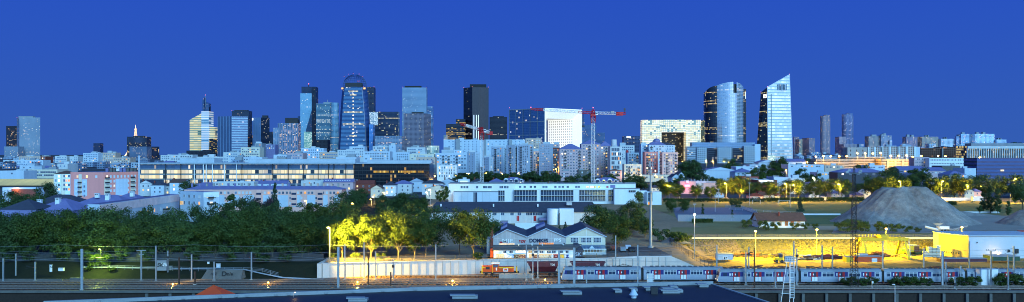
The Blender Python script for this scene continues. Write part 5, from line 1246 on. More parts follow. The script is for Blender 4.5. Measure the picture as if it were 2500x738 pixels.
Y = 560; tag(MB().box(X(6,Y),X(92,Y),Y,Y+8,4,Z(458,Y)).build('low_building',M['bluew']),'low pale blue shed with an open front below the glowing roof','shed')
r = [o for o in COL.objects if o.name.startswith('low_building')][-1]; r['_loc']=(0,0,0)
MB().box(X(28,Y),X(88,Y),Y-.2,Y-.02,4,Z(462,Y)).build('opening',M['brick'],r); lamp_light(r,(X(40,Y),Y-2,Z(464,Y)),900,(1,.5,.1))
# long lit glass hall
Y = 750; x0,x1 = X(340,Y),X(863,Y)
r = thing('glass_hall','very long glass office hall with lit floors, black mullions and a flat overhanging roof','office',((x0+x1)/2,Y,6))
z_r = Z(400,Y)
wl = sub(MB().prism([(x0,Y),(x1,Y),(x1,Y+40),(x0,Y+40)],6,z_r).build('wall',facade('lit_hall','#596676','#46566a',1.6,4.2,.95,.72,lit=.45,c1='#ffe9a8',c2='#fdf6dc',row=.0,s=1.0,seed=5,clump=.6,metal=.3,dim=.5),r),r)
MB().box(x0-2,x1+2,Y-3,Y+41,z_r+.003,z_r+.8).prism([(X(600,Y),Y+8),(x1,Y+8),(x1,Y+30),(X(600,Y),Y+30)],z_r+.8,z_r+3.8).prism([(X(430,Y),Y+8),(X(515,Y),Y+8),(X(515,Y),Y+30),(X(430,Y),Y+30)],z_r+.8,z_r+4.6).build('roof',M['roofl'],r)
MB().box(x0,x1,Y-.25,Y-.02,Z(412,Y)-.2,Z(403,Y)).build('upper_glass',facade('hall_upper','#3d4a5c','#4d627e',1.6,3.2,.94,.9,lit=.05,c1='#ffdf90',c2='#ffefc0',s=1.0,metal=.5,seed=9),wl)
lf = facade('lit_floor','#7d7c66','#3c4652',3.1,3.4,.93,.86,lit=.93,c1='#ffe9ae',c2='#fbf4d6',row=.0,s=1.25,seed=15,clump=.12,metal=.2,dim=.55)
for yt,yb,pa,pb in ((414.2,424.4,345,490),(414.2,424.4,498,642),(414.2,424.4,668,700),(414.2,424.4,705,863),(426.3,436.8,345,863)):
    MB().box(X(pa,Y),X(pb,Y),Y-.5,Y-.27,Z(yb,Y),Z(yt,Y)).build('lit_floor',lf,wl)
b = MB()
for z in (402,413,425.5,437.5): b.box(x0,x1,Y-1.1,Y-.55,Z(z,Y)-.25,Z(z,Y)+.2)
b.build('floor_edge',M['roofl'],wl)
for px in (406,443,476,498,505,520,549,579,592,667,705,742,778,803,816,845): place_on(r,'column',MB().tube((0,0,0),(0,0,z_r-6+.0),.42 if px in (476,498,505,520,549,618) else .28,n=8).mesh('column',M['whitep'] if px in (476,498,505,520,549,579,618,772,804) else M['dark']),(x0,Y),(x1,Y),X(px,Y)-x0,6,out=1.6)
Y = 752; x0,x1 = X(864.5,Y),X(1048,Y)
r = thing('dark_glass_hall','dark glazed office hall with one yellow lit floor, joined to the long lit hall','office',((x0+x1)/2,Y,6)); zr_ = Z(400,Y)
wl = sub(MB().prism([(x0,Y),(x1,Y),(x1,Y+40),(x0,Y+40)],6,zr_).build('wall',facade('dark_hall','#1f2328','#1d232c',1.7,3.1,.93,.8,lit=.035,c1='#ffb84a',c2='#ffd98a',s=.9,metal=.35,seed=21),r),r)
MB().box(X(912,Y),X(1035,Y),Y-.3,Y-.02,Z(422,Y),Z(417,Y)).build('lit_floor',facade('amber_floor','#2a2416','#2c2a22',1.1,1.9,.8,.9,lit=.9,c1='#ffb52e',c2='#ffe07a',s=1.1,seed=4,clump=.3),wl)
MB().box(x0-1,x1+1,Y-1.5,Y+41,zr_+.003,zr_+.7).box(X(893,Y),X(1052,Y),Y+6,Y+30,zr_+.7,zr_+2.8).build('roof',M['roofl'],r)
b = MB()
for i in range(18): b.box(x0+i*3.6-.06,x0+i*3.6+.06,Y-.15,Y-.02,6,zr_)
b.build('mullion',M['dark'],wl); MB().box(X(1048.5,Y),X(1059,Y),Y,Y+20,6,Z(402,Y)).build('end_bay',M['glass'],r)
# white bungalow with brown roof
Y = 376; r,P,z0,z1 = bld('bungalow','white bungalow with a brown tiled roof and orange shutters in the rough field','house',1853,1965,521,Y,'white','tiles',depth=11,kind='gable',pitch=3.4,z0=4,eave=.7)
for px in (1889,1905,1920,1934,1950):
    place_on(r,'shutter',MB().box(-.7,.7,-.09,0,0,1.9,0).box(-.04,.04,-.1,-.09,0,1.9,1).mesh('shutter',[M['beige'] if px not in (1920,1934) else paint('orange_shutter','#b06a35',.7),M['dark']]),P[0],P[1],X(px,Y)-P[0][0],4.9)
MB().box(X(1905,Y),X(1908,Y),Y+2.5,Y+3.3,z1-1.2,z1+.5).build('chimney',M['brick'],r)
# ================================================================== business district towers
def fc(name, *a, **k): return facade(name, *a, **k)
TG = None
def tower(label, px0, px1, ytop, Y, mat, roof='dark', depth=35, pxm=None, dl=30, dr=30, plant=None, name='office_tower', z0=None, beacons=0, par=1.0):
    r,P,z0,z1 = bld(name,label,'tower',px0,px1,ytop,Y,mat,roof,depth,pxm,dl,dr,z0 if z0 is not None else h(Y)-2,None,par)
    if plant:
        for a,c,yt,m_ in plant:
            y0 = P[0][1]+6 if pxm is None else Y+dl*.8
            MB().box(X(a,y0),X(c,y0),y0,y0+16,z1-1,Z(yt,y0)).build('roof_plant',M[m_] if isinstance(m_,str) else m_,r)
    for i in range(beacons):
        p = P[i%4]; MB().ball((p[0],p[1]+.5,z1+1.2),.6,n=6,k=4).build('beacon',M['redlamp'],r)
    return r,P,z0,z1
# --- far left
f1 = fc('f_brownbands','#2a2530','#201c28',3.5,4.0,.85,.5,lit=.16,c1='#ffb65a',c2='#fff0d0',s=1.1,metal=.2,seed=1)
tower('dark brown tower at the far left edge, beside the pale hotel tower',15,42,308,3000,f1,beacons=0)
f2 = fc('f_greygrid','#8d97a5','#5d6a80',3.2,3.4,.62,.5,lit=.07,c1='#ffcf80',c2='#fff6e0',s=1.2,metal=.1,seed=2,clump=.9)
tower('wide grey hotel tower with scattered lit rooms at the far left',41,98,287,2900,f2,roof='grey',pxm=47,dl=30,dr=10,plant=[(45,80,284,'grey')],beacons=1)
tower('low pale podium block with lit rooms under the grey hotel tower',10,44,358,2850,f2,roof='grey')
tower('tiny lonely dark tower on the horizon left of the gold lattice tower',228,244,350,4200,fc('f_tiny','#26304e','#1f2a48',5,5,.5,.5,lit=.08,s=.8,metal=.1,seed=3))
# --- gold lattice tower (lit)
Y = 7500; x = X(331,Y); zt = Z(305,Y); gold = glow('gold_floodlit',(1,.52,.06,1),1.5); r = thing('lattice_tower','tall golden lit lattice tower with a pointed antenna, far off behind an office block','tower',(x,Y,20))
zb = 20; H_ = zt-zb
def hw(f): return 62*(1-f)**2.1*(1-.15*f)+2.5
b = MB(); n = 16
for i in range(n):
    f0,f1_ = i/n*.9,(i+1)/n*.9
    for sx,sy in ((-1,-1),(1,-1),(1,1),(-1,1)):
        b.tube((x+sx*hw(f0),Y+sy*hw(f0),zb+H_*f0),(x+sx*hw(f1_),Y+sy*hw(f1_),zb+H_*f1_),max(2.0,6*(1-f0)),max(1.6,6*(1-f1_)),n=4,cap=False)
    for a_,c_ in (((-1,-1),(1,-1)),((1,-1),(-1,-1))):
        b.tube((x+a_[0]*hw(f0),Y+a_[1]*hw(f0),zb+H_*f0),(x+c_[0]*hw(f1_),Y+c_[1]*hw(f1_),zb+H_*f1_),1.0,n=3,cap=False)
b.build('lattice',gold,r)
for f_ in (.2,.38,.86): MB().box(x-hw(f_)-4,x+hw(f_)+4,Y-hw(f_)-4,Y+hw(f_)+4,zb+H_*f_-3,zb+H_*f_+3).build('platform',gold,r)
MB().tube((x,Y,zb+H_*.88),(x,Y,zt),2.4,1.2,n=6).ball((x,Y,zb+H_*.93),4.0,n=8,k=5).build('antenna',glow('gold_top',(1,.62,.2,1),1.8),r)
# --- block before it
f4 = fc('f_dark_lit','#232a3c','#1a2132',3.6,3.8,.8,.55,lit=.12,c1='#ffd27a',c2='#fff2cc',row=.12,s=.9,metal=.3,seed=6)
r,P,z0,z1 = tower('dark office block with a striped top standing before the golden lattice tower',310,358,334,2800,f4,plant=[(325,350,332,'dark')])
MB().box(X(312,2799),X(357,2799),2798.5,2799.6,Z(349,2800),Z(336,2800)).build('louvre_band',fc('f_louvre','#3d4a66','#151a26',3.4,30,.5,1.0,lit=0,s=0,seed=2),r)
tower('grey residential slab with lit rooms directly in front of the dark striped block',316,358,358,2500,fc('f_slab1','#5f708a','#37435a',3.0,3.0,.6,.5,lit=.14,s=1.0,seed=8),roof='grey')
tower('dark block with yellow lit corner windows right of the grey slab',358,389,358,2700,fc('f_darkyellow','#232c42','#1c2538',4.2,3.6,.6,.6,lit=.28,c1='#ffb84a',c2='#ffe6a8',s=1.1,seed=9,clump=1.0),roof='dark',pxm=364)
# --- stepped bright tower with twin prongs
Y = 2900; fb = fc('f_brightbands','#a5a488','#6d7460',13.0,7.2,1.0,.6,lit=.9,c1='#ffe79a',c2='#f4f0cc',row=.5,s=.85,dim=.6,seed=11,clump=.5,metal=.2)
r = thing('office_tower','stepped bright tower with a sloping roof and a twin pronged spire','tower',(X(494,Y),Y,20))
def slab(name,pa,pb,ya,yb_,Yf,dep,mat,ybot=None):
    P = [(X(pa,Yf),Yf),(X(pb,Yf),Yf),(X(pb,Yf),Yf+dep),(X(pa,Yf),Yf+dep)]
    return MB().prism(P,20 if ybot is None else Z(ybot,Yf),[Z(ya,Yf),Z(yb_,Yf),Z(yb_,Yf),Z(ya,Yf)],0,1).build(name,[mat,M['grey']],r)
slab('wing',463,492,293,277,Y,40,fb); slab('shaft',491.5,510,272,272,Y-8,45,fc('f_whitebands','#b4c0c8','#7f95a4',24.0,7.2,1.0,.5,lit=.8,dim=.6,c1='#f4f4e0',c2='#dff0ff',row=.4,s=.8,seed=12)); slab('wing',510,524,310,311,Y+5,30,fb)
b = MB(); b.prism([(X(494,Y),Y),(X(498,Y),Y),(X(498,Y),Y+20),(X(494,Y),Y+20)],Z(272,Y),[Z(246,Y),Z(238,Y),Z(238,Y),Z(246,Y)]); b.prism([(X(502,Y),Y),(X(510,Y),Y),(X(510,Y),Y+20),(X(502,Y),Y+20)],Z(272,Y),[Z(249,Y),Z(253,Y),Z(253,Y),Z(249,Y)]); b.box(X(494,Y),X(510,Y),Y+4,Y+14,Z(272,Y),Z(262,Y)); b.build('spire',fc('f_spire','#4d6282','#3b4f72',3,3,.9,.8,lit=.02,s=.5,metal=.5,seed=2),r)
MB().tube((X(500,Y),Y+5,Z(262,Y)),(X(500,Y),Y+5,Z(232,Y)),1.2,.5,n=5).ball((X(500,Y),Y+5,Z(232,Y)),1.0,n=6,k=4,m=1).build('antenna',[M['grey'],M['redlamp']],r)
tower('dark block with yellow window rows at the foot of the pronged tower',511,530,339,2800,fc('f_yrows','#1d2330','#191f2a',6,3.6,.9,.55,lit=.5,c1='#ffc84a',c2='#ffe58a',s=1.0,seed=14),beacons=0)
tower('low black block under the bright stepped tower',455,494,368,2600,fc('f_black','#1c2230','#161a26',4,4,.6,.4,lit=.02,s=.6,seed=2)); tower('low black block right of another below the bright stepped tower',494,512,366,2590,fc('f_black','#1c2230','#161a26',4,4,.6,.4,lit=.02,s=.6,seed=2))
# --- banded twin blocks
fcol = fc('f_bluecolumns','#7189a9','#37496a',6.0,60,.55,1,lit=0,s=.0,metal=.4,seed=3); fband = fc('f_bluebands','#8fa6ba','#4a6482',40,3.6,1,.55,lit=.0,row=.0,s=.7,seed=4,metal=.4)
r,P,z0,z1 = tower('wide blue grey tower with horizontal bands left of the white beacon tower',531,605,284,2700,fcol,roof='grey',pxm=566,dl=24,dr=18)
fb2 = fc('f_bands2','#9fb3c4','#40597c',6.0,7.4,1.0,.5,lit=.02,c1='#e8f2f4',c2='#ffffff',row=.08,s=.6,seed=16,metal=.4)
MB().prism([P[1],P[2],(P[2][0],P[2][1]-1.2),(P[1][0],P[1][1]-1.2)][::-1],z0,z1-2).build('wing',fb2,r)
tower('dark flat topped tower behind the wide blue grey one',566,608,271,2950,fc('f_darkgrid','#2b364c','#1d2636',3.4,3.8,.5,.6,lit=.04,s=.8,seed=17),plant=[(572,604,269,'dark')],beacons=1)
tower('small dark block with an orange lit lower floor between two towers',603,618,330,2850,fc('f_orangefoot','#272a40','#1f2236',4,4.5,.8,.5,lit=.12,c1='#ff9a3a',c2='#ffc070',s=1.1,seed=18))
# --- white beacon tower
r,P,z0,z1 = tower('tower with one pale side, one dark side and a bright white corner light',617,658,287,2750,fc('f_dkglass','#232e44','#1b2536',3.2,3.6,.85,.6,lit=.09,c1='#fff0c0',c2='#ffffff',s=.9,seed=19,clump=.9),pxm=637,dl=26,dr=26,plant=[(640,652,282,'dark')])
MB().prism([P[0],P[1],(P[1][0]-.3,P[1][1]-.9),(P[0][0]-.3,P[0][1]-.9)][::-1],z0,z1).build('blank_side',fc('f_paleblank','#6f8cb0','#5f7ca2',8,3.6,.2,.3,lit=.02,s=.9,seed=20),r)
MB().box(P[0][0]-1,P[0][0]+9,P[0][1]-3,P[0][1]-1,z1-8,z1-1).build('sign_light',glow('white_sign',(.8,.95,1,1),2.6),r)
tower('small dark block with a bluish light behind the white beacon tower',657,668,322,2900,fc('f_darkgrid','#2b364c','#1d2636',3.4,3.8,.5,.6,lit=.04,s=.8,seed=17))
# --- residential tower with many warm windows
fw = fc('f_warmres','#75829a','#3a4358',4.6,3.2,.5,.62,lit=.42,c1='#ffc672',c2='#fff2d8',s=1.25,seed=22,clump=.3,metal=.1)
r,P,z0,z1 = tower('pale residential tower covered in warm lit windows with a dark sloping cap',678,727,301,2500,fw,roof='grey')
Yp = 2515; MB().prism([(X(696,Yp),Yp),(X(727,Yp),Yp),(X(727,Yp),Yp+20),(X(696,Yp),Yp+20)],z1-1,[Z(288,Yp),Z(288,Yp),Z(296,Yp),Z(296,Yp)]).build('cap',M['dark'],r)
Yp = 2496; MB().box(X(667,Yp),X(680,Yp),Yp,Yp+20,z0,Z(312,Yp)).build('wing',fc('f_warmres2','#8696ac','#4a566c',5,3.2,.4,.5,lit=.12,s=1.0,seed=23),r)
# --- tall faceted tower
Y = 2900; r = thing('office_tower','tallest slim tower of the left cluster, pale facet and dark slab side by side','tower',(X(752,Y),Y,20))
def box_(name,pa,pb,yt,Yf,dep,mat,ybot=None,roof=None): return MB().box(X(pa,Yf),X(pb,Yf),Yf,Yf+dep,20 if ybot is None else Z(ybot,Yf),Z(yt,Yf)).build(name,mat,r)
box_('shaft',733,761,228,Y,40,fc('f_paleglass','#8fb3c4','#7fa6ba',3,3.6,.9,.75,lit=.03,c1='#ffffff',c2='#ffe9a0',s=1.1,seed=25,metal=.55))
box_('lit_facet',742,761.5,322,Y-2,1.5,fc('f_sparkle','#b9cfae','#8fb09c',2.4,2.4,.85,.7,lit=.5,c1='#e4ffd8',c2='#ffffff',s=.8,seed=26)); box_('cap',736,771,212,Y+5,32,fc('f_dkcap','#26344f','#22304a',4,4,.6,.6,lit=.0,s=0,seed=3))
box_('dark_slab',761.6,771,213,Y-1,36,fc('f_dkslab','#172236','#131c2e',3,3.6,.7,.6,lit=.04,s=.8,seed=27)); box_('side_slab',727,733,284,Y+6,30,fc('f_dkslab2','#2c4268','#24385a',3,3.6,.7,.6,lit=.02,s=.8,seed=28))
MB().tube((X(751,Y),Y+15,Z(212,Y)),(X(751,Y),Y+15,Z(205,Y)),1.6,1.2,n=6).ball((X(751,Y),Y+15,Z(204.5,Y)),1.6,m=1,n=6,k=4).build('antenna',[M['dark'],M['redlamp']],r)
MB().prism([(X(747,Y-3),Y-3),(X(761.4,Y-3),Y-3),(X(761.4,Y-3),Y-2.2),(X(747,Y-3),Y-2.2)],Z(322,Y),[Z(318,Y),Z(268,Y),Z(268,Y),Z(318,Y)]).build('dark_facet',fc('f_dkfacet','#2a3c58','#2f4a66',3,3,.8,.6,lit=.10,c1='#ff8a6a',c2='#d8fff0',s=.9,seed=29,metal=.4),r)
# --- curved grey green block
fg = fc('f_greygreen','#6f8f9c','#3f5c70',3.2,3.8,.92,.6,lit=.07,c1='#f6ffd0',c2='#ffffff',row=.22,s=.8,seed=30,clump=.9,metal=.4)
Y = 2850; r = thing('office_tower','broad grey green glass block with a rounded brighter end beside the domed tower','tower',(X(798,Y),Y,20))
P = [(X(771,Y),Y+4),(X(807,Y),Y+4),(X(807,Y),Y+40),(X(771,Y),Y+40)]; MB().prism(P,20,Z(253,Y),0,1).build('wall',[fg,M['grey']],r)
P = [(X(816,Y)+X(10+1250,Y)*math.sin(a)*1.0, Y+6-12*math.cos(a)) for a in [math.pi*2*k/18 for k in range(18)]]; MB().prism(P[::1],20,Z(251,Y),0,1).build('rounded_end',[fc('f_roundend','#85a6b6','#5f8298',3,3.8,.9,.6,lit=.04,row=.05,s=.7,seed=31,metal=.5),M['grey']],r)
MB().box(X(788,Y),X(808,Y),Y+10,Y+25,Z(253,Y),Z(249.5,Y)).tube((X(797,Y),Y+15,Z(250,Y)),(X(797,Y),Y+15,Z(243,Y)),1.0,n=5).build('roof_plant',M['grey'],r)
tower('low black glass block at the foot of the grey green one',771,800,341,2600,fc('f_black','#1c2230','#161a26',4,4,.6,.4,lit=.02,s=.6,seed=2))
# --- domed tower
Y = 2500; xc = X(862.5,Y); r = thing('domed_tower','large dark blue tower tapering upward to an open domed frame, lit floors across its face','tower',(xc,Y,20))
def ring(hwid, dep, n=40, pw=2.6): 
    o = []
    for k in range(n):
        a = 2*math.pi*k/n-math.pi/2; c,s_ = math.cos(a),math.sin(a)
        o.append((xc+hwid*math.copysign(abs(c)**(2/pw),c), Y+25+dep*math.copysign(abs(s_)**(2/pw),s_)))
    return o
prof = [(372,40.5),(350,39.5),(320,38.2),(290,36.4),(260,34.2),(235,32),(212,29.4)]
sc = Y/F
b = MB()
for (ya,wa),(yb_,wb) in zip(prof,prof[1:]): b.loft(ring(wa*sc,24),Z(ya,Y),ring(wb*sc,24-.6),Z(yb_,Y))
b.face([(*p,Z(212,Y)) for p in ring(29.4*sc,23)],1)
b.build('shell',[fc('f_domeshell','#2f4a78','#2a4270',3.4,3.7,.75,.6,lit=.02,c1='#ffd890',c2='#ffffff',s=.9,seed=33,metal=.5,rough=.12),M['dark']],r)
# protruding flat face
b = MB()
fpts = [(372,32),(350,31),(300,28),(250,24.2),(213,20.5)]
yf0 = Y-1.5
u=0
for (ya,wa),(yb_,wb) in zip(fpts,fpts[1:]):
    za,zb_ = Z(ya,Y),Z(yb_,Y)
    b.face([(xc-wa*sc,yf0,za),(xc+wa*sc,yf0,za),(xc+wb*sc,yf0,zb_),(xc-wb*sc,yf0,zb_)],0,[(-wa*sc,za),(wa*sc,za),(wb*sc,zb_),(-wb*sc,zb_)])
    for s_ in (-1,1):
        p = [(xc+s_*wa*sc,yf0,za),(xc+s_*wa*sc,Y+6,za),(xc+s_*wb*sc,Y+6,zb_),(xc+s_*wb*sc,yf0,zb_)]; b.face(p if s_ > 0 else p[::-1],1)
b.build('front_face',[fc('f_domeface','#5a83a8','#2c4a72',4.0,3.7,1.0,.58,lit=.04,c1='#fff0b0',c2='#ffffff',row=.0,s=1.1,seed=34,metal=.45,rough=.1),M['whitep']],r)
for yt,wd,k in ((223,12,.9),(232,8,.5),(274,23,1),(303,25.5,1),(332,9,.5)):
    MB().box(xc-wd*sc,xc+wd*sc,yf0-.6,yf0-.05,Z(yt+1.5,Y),Z(yt-1.2,Y)).build('lit_floor',fc('f_domelit','#8f8a6a','#5a5a50',3.1,5,.8,.9,lit=.85,c1='#fff2c0',c2='#ffffff',s=1.5,seed=35,clump=.2),r)
for i in range(15): z = Z(352-i*8.6,Y); MB().box(xc-1.6,xc+1.6,yf0-.7,yf0-.1,z,z+3.2).build('stair_window',M['cool'],r)
MB().box(xc-20*sc,xc+20*sc,Y+2,Y+30,Z(213.5,Y),Z(202,Y)).build('roof_plant',M['dark'],r)
fr = paint('dome_frame','#46587c',.4,metal=.5); b = MB()
hwt = 29.4*sc; zb_ = Z(214,Y); zt = Z(180,Y)
def dome(f): return hwt*math.sqrt(max(0,1-f**2.4))
N = 26
for k in range(N):
    a = 2*math.pi*k/N; prev=None
    for i in range(7):
        f = i/6*.98; rr = dome(f); p = (xc+rr*math.cos(a),Y+25+22*rr/hwt*math.sin(a),zb_+(zt-zb_)*f)
        if prev: b.tube(prev,p,.42,n=3,cap=False)
        prev = p
for i in range(1,6):
    f = i/6*.98; rr = dome(f); pts_ = [(xc+rr*math.cos(2*math.pi*k/24),Y+25+22*rr/hwt*math.sin(2*math.pi*k/24),zb_+(zt-zb_)*f) for k in range(24)]
    for k in range(24): b.tube(pts_[k],pts_[(k+1)%24],.4,n=3,cap=False)
b.build('dome_frame',fr,r)
for px,py in ((840,187),(850,181),(862,179.5),(876,181),(885,187),(873,198),(876,198)): MB().ball((X(px,Y),Y+4,Z(py,Y)),.6,n=6,k=4).build('beacon',M['redlamp'],r)
for s_ in (-1,1): MB().box(xc+s_*27*sc-2.6,xc+s_*27*sc+2.6,Y+1,Y+3,Z(218,Y),Z(214,Y)).build('lit_corner',M['warm'],r)
# --- right of the dome
tower('dark slab tower behind the domed tower with a few lit rooms',888,913,213,2900,fc('f_dkslab5','#262e44','#1c2334',4,4,.6,.5,lit=.05,c1='#ffd880',c2='#ffe8a0',s=1.0,seed=36),beacons=2)
r,P,z0,z1 = tower('dark glass block with yellow lit floors and a bright white end beside the domed tower',902,972,273,2650,fc('f_darkrows','#27364f','#1f3048',3.6,3.7,.9,.62,lit=.06,c1='#ffe48a',c2='#fff6c8',row=.14,s=.95,seed=37,clump=1.0,metal=.4),beacons=0)
MB().box(X(902,2650)-.5,X(923,2650),2648,2649.9,Z(306,2650),Z(274,2650)).build('white_end',fc('f_whiteend','#b8cdd6','#a8c4d0',2.4,2.4,.9,.8,lit=.75,c1='#e4f8f4',c2='#ffffff',s=.85,seed=38,clump=.2),r)
tower('slim pale blue blade right against the domed tower',901,911,304,2480,fc('f_blade','#5f8cc0','#4f7cb2',3,3.6,.8,.7,lit=.03,s=.8,seed=39,metal=.5))
tower('low banded office with orange lit windows below the dark glass block',915,981,332,2450,fc('f_lowbands','#8293a8','#46546c',4.4,3.4,.8,.45,lit=.16,c1='#ffb45a',c2='#ffe0b0',s=1.1,seed=40,metal=.2),roof='grey',depth=40)
tower('dark low block behind the banded office',912,960,318,2750,fc('f_black','#1c2230','#161a26',4,4,.6,.4,lit=.02,s=.6,seed=2))
fgrid = fc('f_lightgrid','#8398ae','#55708e',3.0,3.6,.55,.5,lit=.03,c1='#fff2c0',c2='#ffffff',s=1.2,seed=42,clump=1.0,metal=.3)
tower('pale grey gridded tower with a black top box, centre of the skyline',982,1041,214,2750,fgrid,roof='grey',plant=[(988,1028,210,'black')],beacons=2)
r,P,z0,z1 = tower('brownish square tower with a purple shaded side in front of the pale gridded tower',985,1052,277,2500,fc('f_brownwin','#75707f','#3a3648',3.6,3.5,.62,.5,lit=.08,c1='#ffdc90',c2='#fff6dc',s=1.2,seed=43,clump=1.0,metal=.1),roof='dark',pxm=1035,dl=4,dr=34,plant=[(1005,1033,274,'black')])
fn = fc('f_bluecurve','#7f9fc4','#3f5f90',4,3.6,1.0,.55,lit=.10,c1='#ffe9a0',c2='#ffffff',s=.8,seed=44,metal=.5)
tower('slim blue banded tower peeping out behind the brownish tower',1040,1056,260,2850,fn,roof='grey')
# --- black slab
fk = fc('f_blackcol','#1d2434','#141a28',2.8,60,.5,1,lit=0,s=0,metal=.3,seed=3); fk2 = fc('f_blackface','#1b2233','#131929',3.6,3.7,.9,.6,lit=.012,row=.06,c1='#ffe9a0',c2='#ffffff',s=.7,seed=45,metal=.3)
r,P,z0,z1 = tower('tall near black tower with pale stripes low on its front, right of centre',1132,1193,213,2600,fk,pxm=1153,dl=34,dr=14,plant=[(1147,1187,206,'black')],beacons=3)
MB().prism([P[0],P[1],(P[1][0]-.4,P[1][1]-.7),(P[0][0]-.4,P[0][1]-.7)][::-1],z0,z1-1).build('side_face',fk2,r)
sm_ = glow('white_stripe',(.62,.8,1,1),1.0)
for px in (1157,1163,1168): 
    f_ = (px-1153)/(1193-1153.); y_ = 2600+14*f_; MB().box(X(px,y_)-1.1,X(px,y_)+1.1,y_-2.0,y_-.2,Z(345,y_),Z(281,y_)).build('light_stripe',sm_,r)
fy = fc('f_yfloor','#1d2433','#182030',5,3.8,.95,.5,lit=.14,c1='#ffc83a',c2='#ffe07a',row=.3,s=1.0,seed=47,clump=.9)
tower('stepped dark block with yellow lit floors left of the black tower',1089,1134,303,2550,fy,roof='dark'); tower('upper dark step with thin yellow rows leaning on the black tower',1113,1136,291,2600,fy,roof='dark')
tower('short dark tower right of the black tower',1195,1238,286,2700,fk2,roof='dark',plant=[(1203,1230,284,'black')])
tower('small grey block with bright lit columns beside the yellow floored block',1083,1092,330,2500,fc('f_brightcols','#8a9299','#5a6268',3,5,.5,.9,lit=.5,s=1.1,seed=48),roof='grey')
# --- great cube arch
Y = 1950; r = thing('cube_arch','huge hollow white cube building, glass gridded outside and brilliantly lit inside its opening','monument',(X(1330,Y),Y,20))
A = (X(1243,Y+72),Y+72.0); B = (X(1330,Y),Y*1.0); Cc = (X(1421,Y+72),Y+72.0); z0,z1 = 20.0,Z(264,Y)
D = (A[0]+Cc[0]-B[0],A[1]+Cc[1]-B[1])
b = MB(); ga = fc('f_cubegrid','#5a7090','#3f5f8c',3.2,3.6,.94,.9,lit=.03,c1='#fff6d0',c2='#ffffff',row=.0,s=1.2,seed=50,clump=1.0,metal=.55,rough=.06)
b.prism([A,B],z0,z1) if False else None
L = math.dist(A,B)
b.face([(*A,z0),(*B,z0),(*B,z1),(*A,z1)],0,[(0,0),(L,0),(L,z1-z0),(0,z1-z0)]); b.face([(*Cc,z0),(*D,z0),(*D,z1),(*Cc,z1)],0); b.build('glass_side',ga,r)
wl = M['whitep']; wmat, nt, bb = newmat('white_marble_glow'); bb.inputs['Base Color'].default_value = (.8,.8,.8,1); bb.inputs['Emission Color'].default_value = (1.0,1.0,.90,1); bb.inputs['Emission Strength'].default_value = .5; wmat.cycles.emission_sampling='NONE'  # frame marble emits by itself, standing in for lighting on it
fr_ = MB()                                                          # white frame strips over the glass side
def onAB(t,z,o=0.6):
    nx,ny = (B[1]-A[1])/L,-(B[0]-A[0])/L; return (A[0]+(B[0]-A[0])*t+nx*o, A[1]+(B[1]-A[1])*t+ny*o, z)
for i in range(6):
    t_ = i/5; w_ = .7 if i not in (0,5) else 1.8; a0,a1 = max(0,t_-w_/L),min(1,t_+w_/L); fr_.face([onAB(a0,z0),onAB(a1,z0),onAB(a1,z1),onAB(a0,z1)])
for i in range(5):
    z = z0+(z1-z0)*(i)/4; w_ = .6 if i < 4 else 1.5; fr_.face([onAB(0,z-w_,.7),onAB(1,z-w_,.7),onAB(1,min(z1,z+w_),.7),onAB(0,min(z1,z+w_),.7)])
fr_.build('grid_frame',M['grey'],r)
# front B->Cc with chamfered opening
d = ((Cc[0]-B[0]),(Cc[1]-B[1])); Lf = math.hypot(*d); d = (d[0]/Lf,d[1]/Lf); n_ = (-d[1],d[0])                # n_ points inward
def pt(u,v,z): return (B[0]+d[0]*u+n_[0]*v, B[1]+d[1]*u+n_[1]*v, z)
rim, ch = 4.0, 17.0; zi = z1-22
O = [pt(0,0,z0),pt(Lf,0,z0),pt(Lf,0,z1),pt(0,0,z1)]; R1 = [pt(rim,0,z0),pt(Lf-rim,0,z0),pt(Lf-rim,0,z1-rim),pt(rim,0,z1-rim)]; I1 = [pt(ch,14,z0),pt(Lf-ch,14,z0),pt(Lf-ch,14,zi),pt(ch,14,zi)]; dep = 98
I2 = [pt(ch,dep,z0),pt(Lf-ch,dep,z0),pt(Lf-ch,dep,zi),pt(ch,dep,zi)]
b = MB()
for i,j in ((1,2),(2,3),(3,0)): b.face([O[i],O[j],R1[j],R1[i]]); b.face([R1[i],R1[j],I1[j],I1[i]])
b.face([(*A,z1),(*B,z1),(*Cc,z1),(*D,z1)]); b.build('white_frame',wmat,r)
b = MB(); b.face([I1[1],I2[1],I2[2],I1[2]][::-1],0,[(0,0),(0,zi-z0),(dep-14,zi-z0),(dep-14,0)]) if False else None
q4 = [I1[1],I2[1],I2[2],I1[2]]; b.face(q4,0,[(0,0),(dep-14,0),(dep-14,zi-z0),(0,zi-z0)]); q5 = [I2[0],I1[0],I1[3],I2[3]]; b.face(q5,0,[(0,0),(dep-14,0),(dep-14,zi-z0),(0,zi-z0)]); b.face([I1[3],I1[2],I2[2],I2[3]],0,[(0,0),(.01,0),(.01,.01),(0,.01)])
im, nt, bb = newmat('inner_marble_glow'); q = NB(nt); u,v,_ = q.sepx(q.n('ShaderNodeUVMap').outputs[0]); mk = q.m('MULTIPLY', q.m('LESS_THAN', q.m('FRACT',q.m('DIVIDE',u,7.0)),.5), q.m('LESS_THAN', q.m('FRACT',q.m('DIVIDE',v,6.0)),.55)); q.put(q.mix(mk,(.8,.8,.8,1),(.35,.37,.38,1)), bb.inputs['Base Color']); q.put((1.0,1.0,.90,1), bb.inputs['Emission Color']); q.put(q.m('MULTIPLY_ADD', mk, -.42, .7), bb.inputs['Emission Strength']); im.cycles.emission_sampling='NONE'  # lighting inside the opening painted as the marble's own emission
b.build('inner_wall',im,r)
bk = MB(); 
for ua,ub,za,zb_ in ((0,ch,z0,z1),(Lf-ch,Lf,z0,z1),(ch,Lf-ch,zi,z1)): bk.face([pt(ub,dep+12,za),pt(ua,dep+12,za),pt(ua,dep+12,zb_),pt(ub,dep+12,zb_)])
bk.build('back_frame',wl,r)
